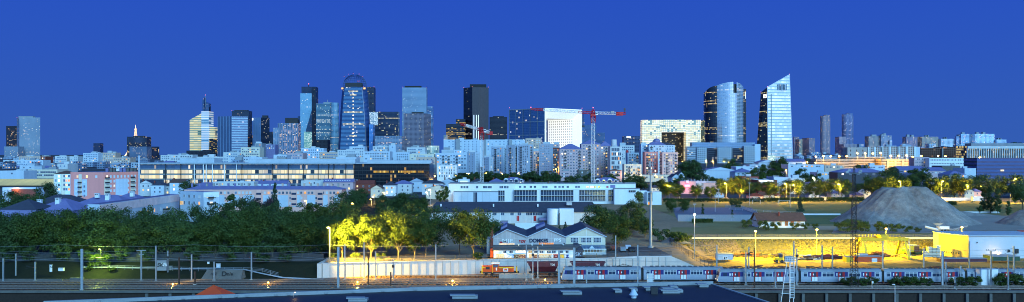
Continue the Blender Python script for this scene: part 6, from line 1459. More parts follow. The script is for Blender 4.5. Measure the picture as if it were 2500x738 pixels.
for px,py in ((1244,265),(1421,266)): MB().ball((X(px,Y+60),Y+60,Z(py-1.5,Y+60)),.6,n=6,k=4).build('beacon',M['redlamp'],r)
# --- blocks behind the second crane
fm = fc('f_mid','#4f678e','#38507a',3.4,3.6,.7,.55,lit=.04,s=.8,seed=52,metal=.3)
tower('plain blue tower just right of the white cube, behind the crane',1425,1456,305,2700,fm,roof='grey'); tower('low blue block behind the right crane mast',1455,1477,324,2750,fm,roof='grey'); tower('sliver of a blue tower touching the white cube edge',1419,1427,290,2650,fm,roof='grey')
tower('small office with a bright white sign light left of the portal office',1523,1567,333,2300,fc('f_small','#3a4d70','#2d4062',4,3.6,.8,.5,lit=.10,s=.8,seed=53,row=.1),roof='grey')
MB().box(X(1530,2295),X(1539,2295),2294,2295,Z(337,2295),Z(333,2295)).build('sign_light',glow('white_sign',(.8,.95,1,1),2.6),[o for o in COL.objects if o.get('label','').startswith('small office with a bright white sign')][0])
# --- U shaped lit block
Y = 2100; r = thing('portal_office','white portal shaped office covered in lit windows with a dark block seen under it','office',(X(1644,Y),Y,18))
fu = fc('f_portal','#c8c4b0','#b0a890',4.6,4.2,.8,.76,dim=.6,lit=.9,c1='#ffe090',c2='#fdf6d0',s=1.15,seed=54,clump=.4,metal=.1)
def u_(name,pa,pb,yt,yb_,Yf,dep,mat): return MB().prism([(X(pa,Yf),Yf),(X(pb,Yf),Yf),(X(pb,Yf),Yf+dep),(X(pa,Yf),Yf+dep)],18 if yb_ is None else Z(yb_,Yf),Z(yt,Yf),0,1,bottom=True).build(name,[mat,M['grey']],r)
u_('wing',1568,1615,293,None,Y,30,fu); u_('bridge',1615.1,1674.9,293,323,Y,30,fu); u_('wing',1675,1711,293,None,Y,30,fu); u_('end_wall',1711.1,1721,294,None,Y+4,26,fc('f_goldend','#3c3a30','#5a4f30',4,3.6,.8,.7,lit=.4,c1='#ffcf70',c2='#ffe8a8',s=.8,seed=55))
u_('inner_block',1613,1676,324,None,Y+60,30,fc('f_inner','#34322c','#3c3a36',3.8,3.6,.7,.55,lit=.3,c1='#ffd884',c2='#fff0c8',s=.9,seed=56))
b = MB(); b.box(X(1620,Y),X(1650,Y),Y+8,Y+20,Z(293,Y),Z(291.5,Y)).box(X(1655,Y),X(1672,Y),Y+8,Y+18,Z(293,Y),Z(291,Y)); b.build('roof_plant',M['grey'],r)
# --- round topped cylinder tower
Y = 2300; r = thing('cylinder_tower','round silvery glass tower with a slit in its curved top and a dark curved wing','tower',(X(1782,Y),Y,18)); sc = Y/F
xc = X(1781.5,Y); n = 56; rx = 40.5*sc; ry = 30.0; yc = Y+ry
fcy = fc('f_cylinder','#aab2be','#a3b0c0',5.2,3.6,.92,.72,lit=.012,c1='#ffffff',c2='#fff0c8',row=.06,s=.5,seed=58,metal=.65,rough=.16,dim=.3)
pts = [(xc+rx*math.cos(2*math.pi*k/n-math.pi/2),yc+ry*math.sin(2*math.pi*k/n-math.pi/2)) for k in range(n)]
def ctop(x): u_2 = (x-X(1793,Y))/(X(1741,Y)-X(1793,Y)) if x < X(1793,Y) else (x-X(1793,Y))/(X(1822,Y)-X(1793,Y)); return Z(200+13*abs(u_2)**2.0,Y)
b = MB(); u = 0
for k in range(n):
    j = (k+1)%n; L = math.dist(pts[k],pts[j]); xm = (pts[k][0]+pts[j][0])/2; notch = X(1790.5,Y) < xm < X(1797.5,Y) and (pts[k][1] < yc)
    za,zb_ = (Z(227,Y),)*2 if notch else (ctop(pts[k][0]),ctop(pts[j][0]))
    b.face([(*pts[k],18),(*pts[j],18),(*pts[j],zb_),(*pts[k],za)],0,[(u,0),(u+L,0),(u+L,zb_-18),(u,za-18)]); u += L
b.build('drum',fcy,r,smooth=False)
ip = inset(pts,5); MB().prism(ip,Z(240,Y),[ctop(p[0])-5 for p in ip]).build('core',M['dark'],r)
fdk = fc('f_darkwing','#1c2536','#172032',3.2,3.7,.9,.6,lit=.05,c1='#ffd87a',c2='#fff0c0',row=.1,s=.8,seed=59,metal=.4,clump=.9)
wp = [(X(1741,Y)+(-12.5+12.5*math.cos(a))*sc*1.0-0, Y+20+15*math.sin(a)*1.0) for a in [math.pi*.5+math.pi*k/12 for k in range(13)]]
wp = [(X(1752,Y)-24*sc*math.cos(a), Y+34-26*math.sin(a)) for a in [math.pi*k/16 for k in range(9)]]+[(X(1752,Y),Y+50),(X(1728,Y),Y+50)]
b = MB(); b.prism(wp,18,[Z(226-17*math.sin(math.pi*.5*min(1,k/8)),Y) for k in range(9)]+[Z(209,Y),Z(224,Y)],0,1); b.build('dark_wing',[fdk,M['dark']],r)
MB().box(X(1818,Y),X(1827.5,Y),Y+24,Y+45,18,Z(216,Y)).build('dark_edge',fdk,r)
MB().tube((X(1743.5,Y),Y+12,Z(240,Y)),(X(1743.5,Y),Y+12,Z(222,Y)),.9,n=5).tube((X(1826,Y),Y+23,Z(240,Y)),(X(1826,Y),Y+23,Z(224,Y)),.9,n=5).build('light_strip',glow('pale_strip',(.75,.88,1,1),1.2),r)
# --- sloping topped tower
Y = 2250; r = thing('slanted_tower','tall pale glass tower with a sharply sloping top and a square logo','tower',(X(1890,Y),Y,18))
bL,bM,bR = (X(1845,Y+45),Y+45.0),(X(1875,Y),Y*1.0),(X(1935.5,Y+12),Y+12.0); tL,tM,tR = (X(1857.5,Y+42),Y+42.0),(X(1873.5,Y),Y*1.0),(X(1927.5,Y+10),Y+10.0)
zb_ = 18; zL,zM,zR = Z(226,Y+42),Z(213,Y),Z(182.5,Y+10)
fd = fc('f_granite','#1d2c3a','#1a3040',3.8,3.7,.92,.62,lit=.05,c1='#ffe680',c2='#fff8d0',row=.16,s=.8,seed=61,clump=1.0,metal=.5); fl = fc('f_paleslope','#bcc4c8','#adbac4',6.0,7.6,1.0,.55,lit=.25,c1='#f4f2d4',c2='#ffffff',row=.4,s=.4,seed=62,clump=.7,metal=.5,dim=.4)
Ht = zR-zb_
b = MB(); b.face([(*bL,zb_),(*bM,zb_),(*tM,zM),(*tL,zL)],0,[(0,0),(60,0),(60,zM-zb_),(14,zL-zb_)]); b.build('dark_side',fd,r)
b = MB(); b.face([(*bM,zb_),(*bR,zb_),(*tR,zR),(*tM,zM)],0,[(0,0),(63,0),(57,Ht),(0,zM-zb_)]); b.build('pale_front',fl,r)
bD = (bL[0]+bR[0]-bM[0],bL[1]+bR[1]-bM[1]); tD = (tL[0]+tR[0]-tM[0]+2,tL[1]+tR[1]-tM[1]); zD = zR-6
b = MB(); b.face([(*bR,zb_),(*bD,zb_),(*tD,zD),(*tR,zR)]); b.face([(*bD,zb_),(*bL,zb_),(*tL,zL),(*tD,zD)]); b.face([(*tL,zL),(*tM,zM),(*tR,zR)]); b.face([(*tL,zL),(*tR,zR),(*tD,zD)]); b.build('back_face',fd,r)
b = MB(); b.tube((*bM,zb_),(*tM,zM),.8,n=4).tube((*tM,zM),(*tR,zR),.8,n=4).tube((*bR,zb_),(*tR,zR),.8,n=4); b.build('edge_trim',M['whitep'],r)
b = MB()
for i in range(7): x = X(1901+i*3.4,Y); b.box(x-.4,x+.4,Y+1.2,Y+6,Z(220,Y),Z(205.5,Y))
o = b.build('louvre',M['bluew'],r)
MB().box(X(1883,Y),X(1884.2,Y),Y+.2,Y+2.0,Z(380,Y),Z(230,Y)).build('seam',M['grey'],r)
lx,ly = X(1868.7,Y+9),Y+9.0; b = MB()
def lg(u0,u1,z0_,z1_,m,o):
    dx,dy = bM[0]-bL[0],bM[1]-bL[1]; l_ = math.hypot(dx,dy); dx/=l_; dy/=l_; nx,ny = dy,-dx
    p0 = (lx+dx*u0+nx*o,ly+dy*u0+ny*o); p1 = (lx+dx*u1+nx*o,ly+dy*u1+ny*o); b.face([(*p0,z0_),(*p1,z0_),(*p1,z1_),(*p0,z1_)],m)
zc = Z(234.5,Y); lg(-6.5,6.5,zc-4.6,zc+4.6,0,1.6); lg(-4.6,4.6,zc+.9,zc+3,1,1.9); lg(-4.6,4.6,zc-3,zc-.9,2,1.9)
b.build('logo_sign',[glow('logo_white',(1,.93,.85,1),1.6),glow('logo_orange',(1,.62,.15,1),1.4),M['black']],r)
for p,z in ((tL,zL),(tM,zM),(tR,zR)): MB().ball((p[0],p[1],z+1.2),.6,n=6,k=4).build('beacon',M['redlamp'],r)
MB().box(X(1874,2240),X(1892,2240),2236,2246,20,Z(380,2240)).build('lobby',fc('f_lobby','#b8c0a8','#9fb09a',3,4,.9,.8,lit=.8,c1='#f0ffd8',c2='#ffffff',s=1.0,seed=63),r)
# --- long white punched office
Y = 1900; r = thing('punched_office','long white office with square punched windows and two dark glass gaps below the round tower','office',(X(1760,Y),Y,14)); fp = fc('f_punched','#aab6c0','#222a36',4.6,4.2,.56,.56,lit=.05,c1='#ffe9a8',c2='#ffffff',s=1.2,seed=65,metal=.1)
for nm,pa,pb,yt,Yf,mt in (('wing',1678,1702,358,Y+5,fc('f_pband','#a3aebb','#4b5768',4,3.9,.9,.45,lit=.05,s=1,seed=66)),('wing',1702.2,1725.8,360,Y,fp),('glass_gap',1726,1751.8,362,Y+8,fc('f_gap','#222c3c','#1e2a3c',3.6,4,.9,.6,lit=.13,c1='#ffe0a0',c2='#ffffff',s=.9,seed=67)),('wing',1752,1787.8,360,Y,fp),('glass_gap',1788,1816.8,362,Y+8,fc('f_gap2','#222c3c','#1e2a3c',3.6,4,.9,.6,lit=.2,c1='#ffd070',c2='#ffe9b0',s=1.0,seed=68)),('wing',1817,1842.8,357,Y,fp)):
    MB().box(X(pa,Yf),X(pb,Yf),Yf,Yf+22,14,Z(yt,Yf)).build(nm,mt,r)
MB().box(X(1843,Y),X(1857,Y),Y+1,Y+22,14,Z(352,Y)).build('blank_end',M['bluew'],r)
MB().box(X(1690,Y+14),X(1843,Y+14),Y+14,Y+40,Z(365,Y),Z(348,Y+14)).build('upper_storey',fc('f_upper','#7f93ae','#5f7694',5,4,.4,.4,lit=.04,s=.9,seed=69),r)
# --- far right residential towers
fr1 = fc('f_pinkres','#948a98','#5c5568',3.6,3.1,.5,.55,lit=.22,c1='#ffb070',c2='#ffe6c0',s=1.1,seed=71,clump=.3)
def round_tower(label,px0,px1,ytop,Y,mat):
    sc_ = Y/F; r = thing('residential_tower',label,'tower',(X((px0+px1)/2,Y),Y,20)); w_ = (px1-px0)/2*sc_; cx_ = X((px0+px1)/2,Y)
    for k,(ox,oy,rr,dz_) in enumerate(((-.45,0,.56,0),(.45,2,.55,-4),(0,-.2,.5,3),(0,1,.6,-2))):
        P = [(cx_+ox*w_+rr*w_*math.cos(2*math.pi*i/16),Y+oy*w_*.5+rr*w_*math.sin(2*math.pi*i/16)+w_) for i in range(16)]; MB().prism(P,20,Z(ytop,Y)+dz_,0,1).build('cylinder',[mat,M['dark']],r)
    MB().tube((cx_,Y+w_,Z(ytop,Y)),(cx_,Y+w_,Z(ytop-5,Y)),.5,n=4).build('antenna',M['grey'],r)
    return r
round_tower('tall pinkish residential tower of clustered cylinders, right of the sloping tower',2008,2037,283,2700,fr1)
round_tower('tall bluish residential tower of clustered cylinders beside a shorter brown one',2062,2096,279,2800,fc('f_blueres','#66769c','#42507a',3.6,3.1,.5,.55,lit=.2,c1='#ffd8a0',c2='#e8f2ff',s=1.1,seed=72,clump=.4))
tower('short brownish tower left of the bluish cylinder tower',2049,2066,334,2600,fr1,name='residential_tower'); tower('low dark brown block right at the foot of the bluish cylinder tower',2060,2100,352,2500,fr1,name='residential_tower')
tower('pinkish flats tower just right of the sloping tower',1936,1951,334,2500,fr1,name='residential_tower',pxm=1939); tower('narrow yellowish lit flats between two pinkish towers',1951,1959,340,2450,fc('f_yellowres','#8f8a80','#55504c',3,3,.5,.5,lit=.35,c1='#ffc070',c2='#ffe6b0',s=1.0,seed=73),name='residential_tower'); tower('bluish pink flats tower with corner bays right of the narrow lit flats',1958,1990,337,2500,fr1,name='residential_tower',pxm=1975)
for px0,px1,yt,lab,sd,c in [(2111,2150,333,'brown apartment block with lit rooms on the distant right',74,'#7a7270'),(2143,2177,331,'grey apartment block joined to a brown one on the distant right',75,'#75798a'),(2170,2178,342,'thin pale end of the distant grey apartment block',83,'#9aa8ba'),(2203,2240,334,'dull pink apartment block with few lit rooms on the distant right',76,'#6a6478'),(2238,2291,334,'beige apartment block of several bays with warm rooms on the distant right',77,'#847a70'),
    (2287,2331,339,'long plain white slab among the distant apartment blocks',78,'#a8b0bc'),(2331,2347,333,'narrow pale slab left of the wide blue white cluster',79,'#8496b0'),(2340,2366,327,'blue white slab forming one end of the wide distant cluster',82,'#9ab0c8'),(2364,2428,327,'wide blue white cluster of flats, largest on the distant right',80,'#a8bccc'),(2425,2457,341,'low pale slab at the foot of the wide blue white cluster',81,'#9fb2c6')]:
    r,P,z0,z1 = tower(lab,px0,px1,yt,2300,fc('f_res%d'%sd,tuple(min(1,v*1.5) for v in C(c)),'#56627c',3.6,3.1,.5,.55,lit=.2 if sd not in (78,) else .05,c1='#ffb060',c2='#fff0d0',s=1.1,seed=sd,clump=.8),roof='grey',depth=30,pxm=px0+(px1-px0)*.25,dl=16,dr=8,name='apartment_block')
    for i in range(2 if px1-px0 > 30 else 1):
        a = px0+(px1-px0)*R_(.2,.7); MB().box(X(a,2310),X(a+6,2310),2312,2320,z1-1,z1+R_(2.5,6)).build('roof_plant',M['grey'],r)
# ================================================================== flats and roofs of the middle distance
def flats(label,px0,px1,ytop,Y,wall,roof='roofg',pxm=None,dl=10,dr=10,rows=6,c0=3,c1=4,storey=3.0,ww=1.5,wh=1.6,lit=.2,z0=None,kind='flat',pitch=3,kinds=None,balc=0,depth=16,plant=1,mix='dark',margin=1.5,facadelit=None,group=None,name='apartment_block',cap=96):
    if name == 'city_block' and wall == 'bluew': wall = random.choice(['bluew','bluew','offwhite','beige','cream'])
    r,P,z0,z1 = bld(name,label,'flats',px0,px1,ytop,Y,wall,roof,depth,pxm,dl,dr,z0,group,.6,None,plant if kind=='flat' else 0,kind,pitch)
    n = 0; zt = z1-(pitch if kind!='flat' else .9)
    edges = ((0,c0),(1,c1)) if pxm is not None else ((0,c0),)
    for i,c in edges:
        L = math.dist(P[i],P[i+1])
        if c == 0: continue
        rr = min(rows,(cap//max(1,sum(e[1] for e in edges))))
        bal = set(random.sample(range(c),min(c,balc))) if balc else set()
        window_grid(r,P[i],P[i+1],zt-storey*.85,rr,c,-storey,ww,wh,random.choice(['blue','dark']) if Y > 900 and mix=='dark' else mix,lit*.6,margin,1,None,kinds)
        for k in range(rr):
            for cc in bal: place_on(r,'balcony',balcony_mesh(round(min(3.0,(L-2*margin)/c*.95),1)),P[i],P[i+1],margin+(L-2*margin)*(cc+.5)/c,zt-storey*.85-storey*k-.9)
    return r,P,z0,z1
# blue flats group
flats('long grey white block with two blank blue stair towers behind the first crane',1083,1282,341,1500,'bluew',rows=5,c0=19,lit=.03,ww=2.0,wh=1.7,storey=4.2,plant=4,margin=6)
r = [o for o in COL.objects if o.get('label','').startswith('long grey white block')][0]
for px0,px1,yt in ((1113,1123,339),(1182,1187,341),(1242,1250,340)): MB().box(X(px0,1499),X(px1,1499),1496,1499.9,12,Z(yt,1497)).build('stair_tower',M['grey'],r)
flats('terraced blue flats with long planted balconies and lit rooms, left of the first crane mast',1063,1141,374,1150,'bluew',rows=5,c0=11,lit=.3,plant=2,storey=4.0,balc=3,ww=2.4)
flats('set back upper terrace of the terraced blue flats',1078,1130,366,1165,'bluew',rows=1,c0=8,lit=.3,plant=2)
flats('small white block with bright stair windows in front of the terraced flats',1067,1115,404,940,'white',rows=4,c0=7,lit=.5,kinds=['cool','cool','warm'],ww=1.0,wh=2.2,z0=6,storey=3.0)
flats('blank pale blue slab standing just left of the first crane mast',1140,1172,372,1100,'bluew',pxm=1160,rows=9,c0=2,c1=3,lit=.12,ww=1.0)
flats('blue flats with a column of bright rooms right of the first crane mast',1178,1204,384,1080,'bluew',pxm=1194,rows=8,c0=2,c1=1,lit=.35,storey=3.1)
flats('pale blue flats with bluish loggias and a higher roof, near the first crane',1198,1238,358,1120,'bluew',pxm=1228,rows=12,c0=4,c1=2,lit=.12,balc=1)
flats('plain blue slab with balconies ladder lit at its corner',1236,1264,355,1070,'bluew',pxm=1257,rows=13,c0=3,c1=2,lit=.22,ww=1.0,balc=1)
flats('broad blue flats with a recessed bay of orange lit balconies',1262,1302,353,1060,'bluew',pxm=1293,rows=13,c0=5,c1=2,lit=.14,balc=1)
flats('mauve brick flats with warm balconies squeezed between blue slabs',1300,1319,369,1120,'pinkp',rows=12,c0=3,lit=.3,kinds=['warm','amber'],balc=1)
flats('grey lit block high behind the blue flats, next to the white cube foot',1283,1322,338,1500,'beige',rows=6,c0=6,lit=.3,kinds=['cool','warm'],storey=4,ww=2)
flats('bright pale blue tower with small square windows, last of the blue flats',1316,1350,351,1040,'bluew',pxm=1345,rows=14,c0=5,c1=1,lit=.18,ww=1.1,wh=1.2)
flats('brick red balcony flats glowing orange at the foot, beside the bright blue tower',1347,1367,361,1080,'brick',rows=12,c0=4,lit=.4,kinds=['amber','warm'],balc=2)
flats('small dark pink block beneath the white cube',1345,1366,352,1450,'mauve',rows=4,c0=3,lit=.2)
# beige postmodern blocks
flats('large mauve beige flats with mansard roof, left of the second crane mast',1366,1422,351,980,'mauve','roofp',rows=13,c0=7,lit=.12,kind='hip',pitch=6,storey=3.2,balc=2,depth=22)
flats('central beige flats with a high hipped roof directly behind the second crane mast',1419,1466,341,990,'mauve','roofp',rows=14,c0=6,lit=.14,kind='hip',pitch=5,storey=3.2,balc=1,depth=22)
flats('beige flats with a red dormer right of the second crane mast',1464,1492,344,1000,'mauve','roofp',rows=13,c0=4,lit=.15,kind='hip',pitch=6,storey=3.2,balc=1,depth=20)
flats('white arcaded corner block with tall bays, right end of the beige flats',1484,1519,358,960,'offwhite','roofd',pxm=1490,rows=6,c0=1,c1=6,lit=.2,ww=1.9,wh=3.4,storey=4.8,mix='dark',kinds=['cool','warm','amber'])
MB().tube((X(1499,1010),1010,20),(X(1499,1010),1010,Z(341,1010)),3.2,n=16).build('round_turret',M['offwhite'],[o for o in COL.objects if o.get('label','').startswith('beige flats with a red dormer')][0])
flats('lower wing of the mauve flats reaching down to the trees',1367,1392,418,950,'mauve',rows=2,c0=4,lit=.25,kinds=['amber','warm'],z0=6)
flats('white office with red lit stairwell panels behind the stepped house',1514,1549,355,1150,'offwhite',rows=6,c0=6,lit=.12,ww=1.8)
MB().box(X(1529,1149),X(1534,1149),1148.5,1149.6,Z(392,1149),Z(367,1149)).build('red_panel',M['red'],[o for o in COL.objects if o.get('label','').startswith('white office with red lit')][0])
flats('stepped grey house with orange lit rooms left of the domed flats',1532,1568,373,1050,'bluew',rows=6,c0=5,lit=.25,kinds=['amber','warm'],balc=2)
flats('low pale flats with a colonnade and warm lamps right of the second crane',1524,1566,401,900,'cream',rows=3,c0=6,lit=.35,kinds=['amber','warm'],balc=2,z0=8,storey=3.2)
flats('low house with brown roof under the arcaded corner block',1490,1518,413,860,'pinkp','tiles',rows=2,c0=5,lit=.35,kinds=['amber','warm'],kind='hip',pitch=1.5,z0=8)
r,P,z0,z1 = flats('tall pale flats with a blue cupola, tops of the pink balcony group',1584,1625,343,1000,'bluew','roofp',rows=14,c0=5,lit=.16,kind='hip',pitch=5,balc=1)
MB().ball((X(1604,1005),1008,z1-1),4.2,n=14,k=8,sz=.8).tube((X(1604,1005),1008,z1+2),(X(1604,1005),1008,z1+5),.3,n=5).build('cupola',M['roofp'],r)
flats('grey flats with bracketed balconies left of the cupola',1565,1588,351,1010,'bluew',rows=12,c0=4,lit=.18,balc=1)
flats('red and white striped flats under the blue cupola',1574,1606,371,960,'pink',rows=12,c0=5,lit=.3,kinds=['warm','amber','cool'],balc=2)
flats('front white and brick flats with many lit balconies, orange at the base',1611,1655,372,940,'pinkp',pxm=1617,rows=12,c0=1,c1=6,lit=.42,kinds=['warm','amber','cool'],balc=2)
flats('pale blue flats with dark roof behind the brick balcony flats',1606,1648,348,1030,'bluew','roofd',rows=8,c0=6,lit=.2,kind='hip',pitch=3)
flats('lit arcade base joining the pink balcony flats',1560,1655,427,925,'cream',rows=1,c0=14,lit=.7,kinds=['amber','warm'],z0=6,depth=10)
# --- row above the glass hall: low blue blocks
for px0,px1,yt,Y,wall,lab,rw,cc,lt in [(8,105,391,1500,'bluew','wide blue block under the grey hotel tower',5,18,.08),(46,98,382,1700,'bluew','blue block stacked behind the wide blue one at the far left',4,10,.08),(0,58,417,900,'bluew','plain blue slab behind the glowing roof at the edge',1,1,.0),(57,140,414,950,'bluew','long low office with two rows of windows above the glowing roof',2,18,.03),(48,84,404,1150,'bluew','pale blue box between the wide block and the low office',1,2,.0),(100,112,382,1600,'brick','narrow block with orange lit windows right of the wide blue block',5,2,.5),
    (140,165,400,1050,'offwhite','pale flat box above the old cream flats',1,2,.0),(134,163,381,1900,'bluew','stepped pale flats on the left horizon',4,8,.1),(170,190,382,1900,'offwhite','small white block left of the big horizon flats',2,4,.2),(203,240,374,1800,'bluew','stepped blue flats left half under the tiny dark tower',6,8,.12),(238,282,373,1820,'bluew','blue flats right half under the tiny dark tower with bright rooms',6,9,.22),(276,318,385,1700,'bluew','pale terrace block below the striped dark office',3,8,.15),
    (392,420,379,1900,'bluew','plain blue block right of the yellow cornered block',3,5,.05),(415,470,378,1500,'offwhite','white house with an orange lit patch before the stepped bright tower',3,9,.1),(432,480,392,1100,'bluew','low white villa roof above the lit glass hall',1,6,.0),
    (545,592,372,1500,'offwhite','pinkish white flats under the banded twin tower',5,8,.2),(588,634,360,1450,'bluew','terraced white flats under the white beacon tower',5,9,.15),(622,640,350,1700,'grey','plain grey block at the beacon tower foot',3,2,.05),(640,672,353,1750,'roofp','purple roofed block between two towers',2,6,.15),(668,700,378,1200,'bluew','small blue gabled flats above the lit glass hall',3,5,.05),(700,740,374,1300,'mauve','brownish house with dark roof in the middle of the blue roofs',3,6,.15),(735,790,362,1500,'bluew','long pale flats below the tall faceted tower',4,10,.2),(780,826,372,1300,'bluew','white flats below the grey green block',4,8,.1),
    (824,890,366,1250,'bluew','wide blue flats at the foot of the domed tower',3,12,.1),(853,890,358,1400,'bluew','upper terrace flats at the foot of the domed tower',2,6,.1),(888,952,370,1150,'bluew','plain blue flats in front of the banded office',3,10,.08),(910,950,357,1500,'offwhite','bright white low block with lit strip before the banded office',2,9,.5),(950,966,355,1490,'bluew','blank blue stair tower right of the bright low block',1,1,0),(965,1000,372,1200,'bluew','blue flats below the brownish tower',3,6,.05),(993,1038,360,1300,'offwhite','white flats with a red streak below the brownish tower',5,8,.4),(1000,1060,376,1150,'bluew','low blue flats left of the bright round hall',3,8,.1),(1016,1062,384,1050,'bluew','pale blue slab above the dark glazed hall end',1,4,0),
    (480,560,383,1150,'offwhite','long low pale block above the lit glass hall',2,14,.1),(560,640,384,1100,'bluew','low pale blue block above the roof of the lit glass hall',2,12,.12),(640,700,388,1020,'bluew','squat pale block above the right part of the lit hall',1,8,.05),(820,870,384,1000,'bluew','low flat block with plants above the hall joint',2,8,.1)]:
    flats(lab,px0,px1,yt,Y,wall,random.choice(['roofg','roofl','roofp']),rows=rw,c0=cc,lit=lt,ww=1.7 if Y < 1300 else 2.2,wh=1.7 if Y<1300 else 2.0,storey=3.3 if Y<1300 else 4.0,plant=3,kinds=['warm','cool','amber'],depth=25,name='city_block')
# bright round hall
Y = 1350; x = X(1053,Y); t = thing('round_hall','pale rounded hall glowing softly beside the brownish tower foot','hall',(x,Y,14)); P = [(x+11*1.0*math.cos(a),Y+14+14*math.sin(a)) for a in [2*math.pi*k/20 for k in range(20)]]
MB().prism(P,14,Z(356,Y),0,1).build('wall',[facade('f_round','#a8b8b0','#9fb4a8',3,4,.9,.9,lit=.9,c1='#d8f0e0',c2='#eafff0',s=.6,seed=90),M['roofl']],t)
# many tiny roofs far away, in groups that look alike
def scatter(n,lo,hi,y0,y1,Y0,Y1,lab,grp,walls,lit=.15):
    for i in range(n):
        px = lo+(hi-lo)*(i+R_(.1,.9))/n; Y = R_(Y0,Y1); wd = R_(10,26); yt = y0+(y1-y0)*R_(0,1)
        wl = random.choice(walls)
        r,P,z0,z1 = bld('city_block',lab,'building',px,px+wd,yt,Y,facade('f_sc%d'%random.randint(0,7),random.choice(['#8fa0b4','#7f93ac','#9fb0c0','#6f7f98']),'#3c4a60',4.2,3.4,.45,.5,lit=lit,c1='#ffc46a',c2='#fff2d0',s=1.3,seed=random.randint(0,99),clump=.8),random.choice(['roofg','roofl','roofp','roofd']),R_(12,20),None,12,12,None,grp,.5,None,random.choice((0,1)),random.choice(['flat','flat','gable','hip']),3)
scatter(30,-10,340,381,388,1900,2700,'tiny pale city block among the low roofs at the far left','far left city roofs',0 or ['bluew'],.2)
scatter(26,-10,340,392,408,1200,1700,'small bluish city block among the roofs above the pink corner block','left city roofs',['bluew'],.12)
scatter(26,395,830,377,388,1600,2300,'small bluish city block under the feet of the left towers','city roofs under the left towers',['bluew'],.2)
scatter(16,350,860,388,395,1050,1400,'low pale roof just above the roof of the lit glass hall','roofs above the lit glass hall',['bluew'],.12)
scatter(14,830,1090,376,388,1300,1800,'small bluish city block under the domed tower and the brownish tower','city roofs under the middle towers',['bluew'],.25)
scatter(14,1935,2120,372,383,1500,2200,'small dim city block between the sloping tower and the orange lit car park','dim blocks on the right',['bluew'],.15)
scatter(12,2090,2480,350,358,1900,2200,'low distant block at the foot of the right apartment blocks','low blocks on the distant right',['bluew'],.1)
# houses between the hall and the white office
for px0,px1,yt,Y,wall,roof,kind,lab in [(862,912,441,690,'brick','tilesr','gable','long red roofed house lit from below before the dark glazed hall'),(840,868,440,700,'offwhite','roofl','flat','white terrace house with lit lower windows beside the lit hall end'),(905,934,452,640,'cream','tiles','gablex','sodium lit house with a brown gable'),(935,966,444,660,'white','roofd','hip','white house with a dark roof beside the sodium lit house'),(960,1005,441,690,'offwhite','roofp','hip','blue roofed house with a white dormer'),
    (1000,1030,436,720,'bluew','roofl','hip','sheet roofed shed with skylight strips'),(1030,1082,440,680,'offwhite','roofd','hip','large dark roofed house with two white gables'),(1075,1112,436,700,'bluew','roofd','gablex','gabled house left of the white office'),(1040,1100,452,620,'cream','roofp','gablex','pale gabled house under the white floodlight'),(1118,1146,438,690,'bluew','roofl','flat','small lit green glass pavilion behind the office roof'),(1150,1180,436,720,'offwhite','roofd','hip','dark hipped house behind the first crane mast'),
    (1228,1280,433,700,'mauve','roofp','hip','purple mansard house with white arched dormers behind the office'),(1195,1228,436,720,'bluew','roofp','hip','low purple house right of the first crane mast'),(1412,1444,416,780,'concd','dark','flat','windowless brown block left of the second crane mast'),(1450,1512,434,680,'mauve','roofp','hip','purple mansard house with big white arched dormers at the second crane foot'),(1475,1500,425,740,'offwhite','roofd','hip','small house above the purple mansard house'),
    (790,862,437,680,'mauve','roofp','gable','long dark roof with a row of pale roof lights left of the red roofed house'),(735,800,441,690,'offwhite','roofl','flat','low pale workshop under the lit hall'),(520,620,444,690,'offwhite','roofl','flat','low white workshop with many small panes under the lit hall'),(340,372,440,660,'offwhite','roofd','gablex','dark roofed cottage with a white gable under the lit hall'),(368,400,444,655,'bluew','roofd','hip','small blue house beside the dark roofed cottage'),(414,450,438,650,'bluew','tiles','gable','brown roofed house before the lit hall'),(398,420,446,660,'offwhite','roofd','hip','low dark roof between two cottages under the lit hall'),
    (470,530,446,690,'offwhite','roofp','hip','purple low roof left of the small paned workshop'),(620,700,441,700,'bluew','roofp','gable','purple roofed workshop behind the dark cypress')]:
    rows = 1
    r,P,z0,z1 = bld('house',lab,'house',px0,px1,yt,Y,wall,roof,12,None,12,12,4,None,.5,None,1 if kind=='flat' else 0,kind,2.6)
    L = math.dist(P[0],P[1]); window_grid(r,P[0],P[1],z1-(5.2 if kind!='flat' else 2.6),2,max(1,int(L/4)),-2.9,1.1,1.4,'dark',.3 if 'lit' in lab else .15,1.0)
    if kind != 'flat': chimney(r,(px0*.7+px1*.3),yt-2.5,yt+4,Y+5,.9,'brick',False)
    if 'arched' in lab:
        for i in range(4):
            px = px0+(px1-px0)*(.14+.24*i); x_ = X(px,Y-.3); s_ = 1.1 if i%2 else 1.7; b = MB(); zc = z1-2.4
            b.box(x_-s_,x_+s_,Y-.9,Y+1.5,zc-s_*1.2,zc)
            b.tube((x_,Y-.9,zc),(x_,Y+1.5,zc),s_,n=16); d_ = sub(b.build('dormer',M['white'],r),r); MB().box(x_-s_*.65,x_+s_*.65,Y-.96,Y-.9,zc-s_,zc+s_*.4).build('window',M['glass'],d_)
    if 'roof lights' in lab:
        for i in range(11): x_ = X(px0+6+i*5.8,Y+3); MB().box(x_-.4,x_+.4,Y+2.4,Y+3.6,z1-2.0,z1-1.0).build('roof_light',M['white'],r)
# green glass pavilion glow
MB().box(X(1123,688),X(1141,688),687.5,689.8,8,Z(442,688)).build('glazing',glow('green_glow',(.75,1,.6,1),.7),[o for o in COL.objects if o.get('label','').startswith('small lit green glass')][0])

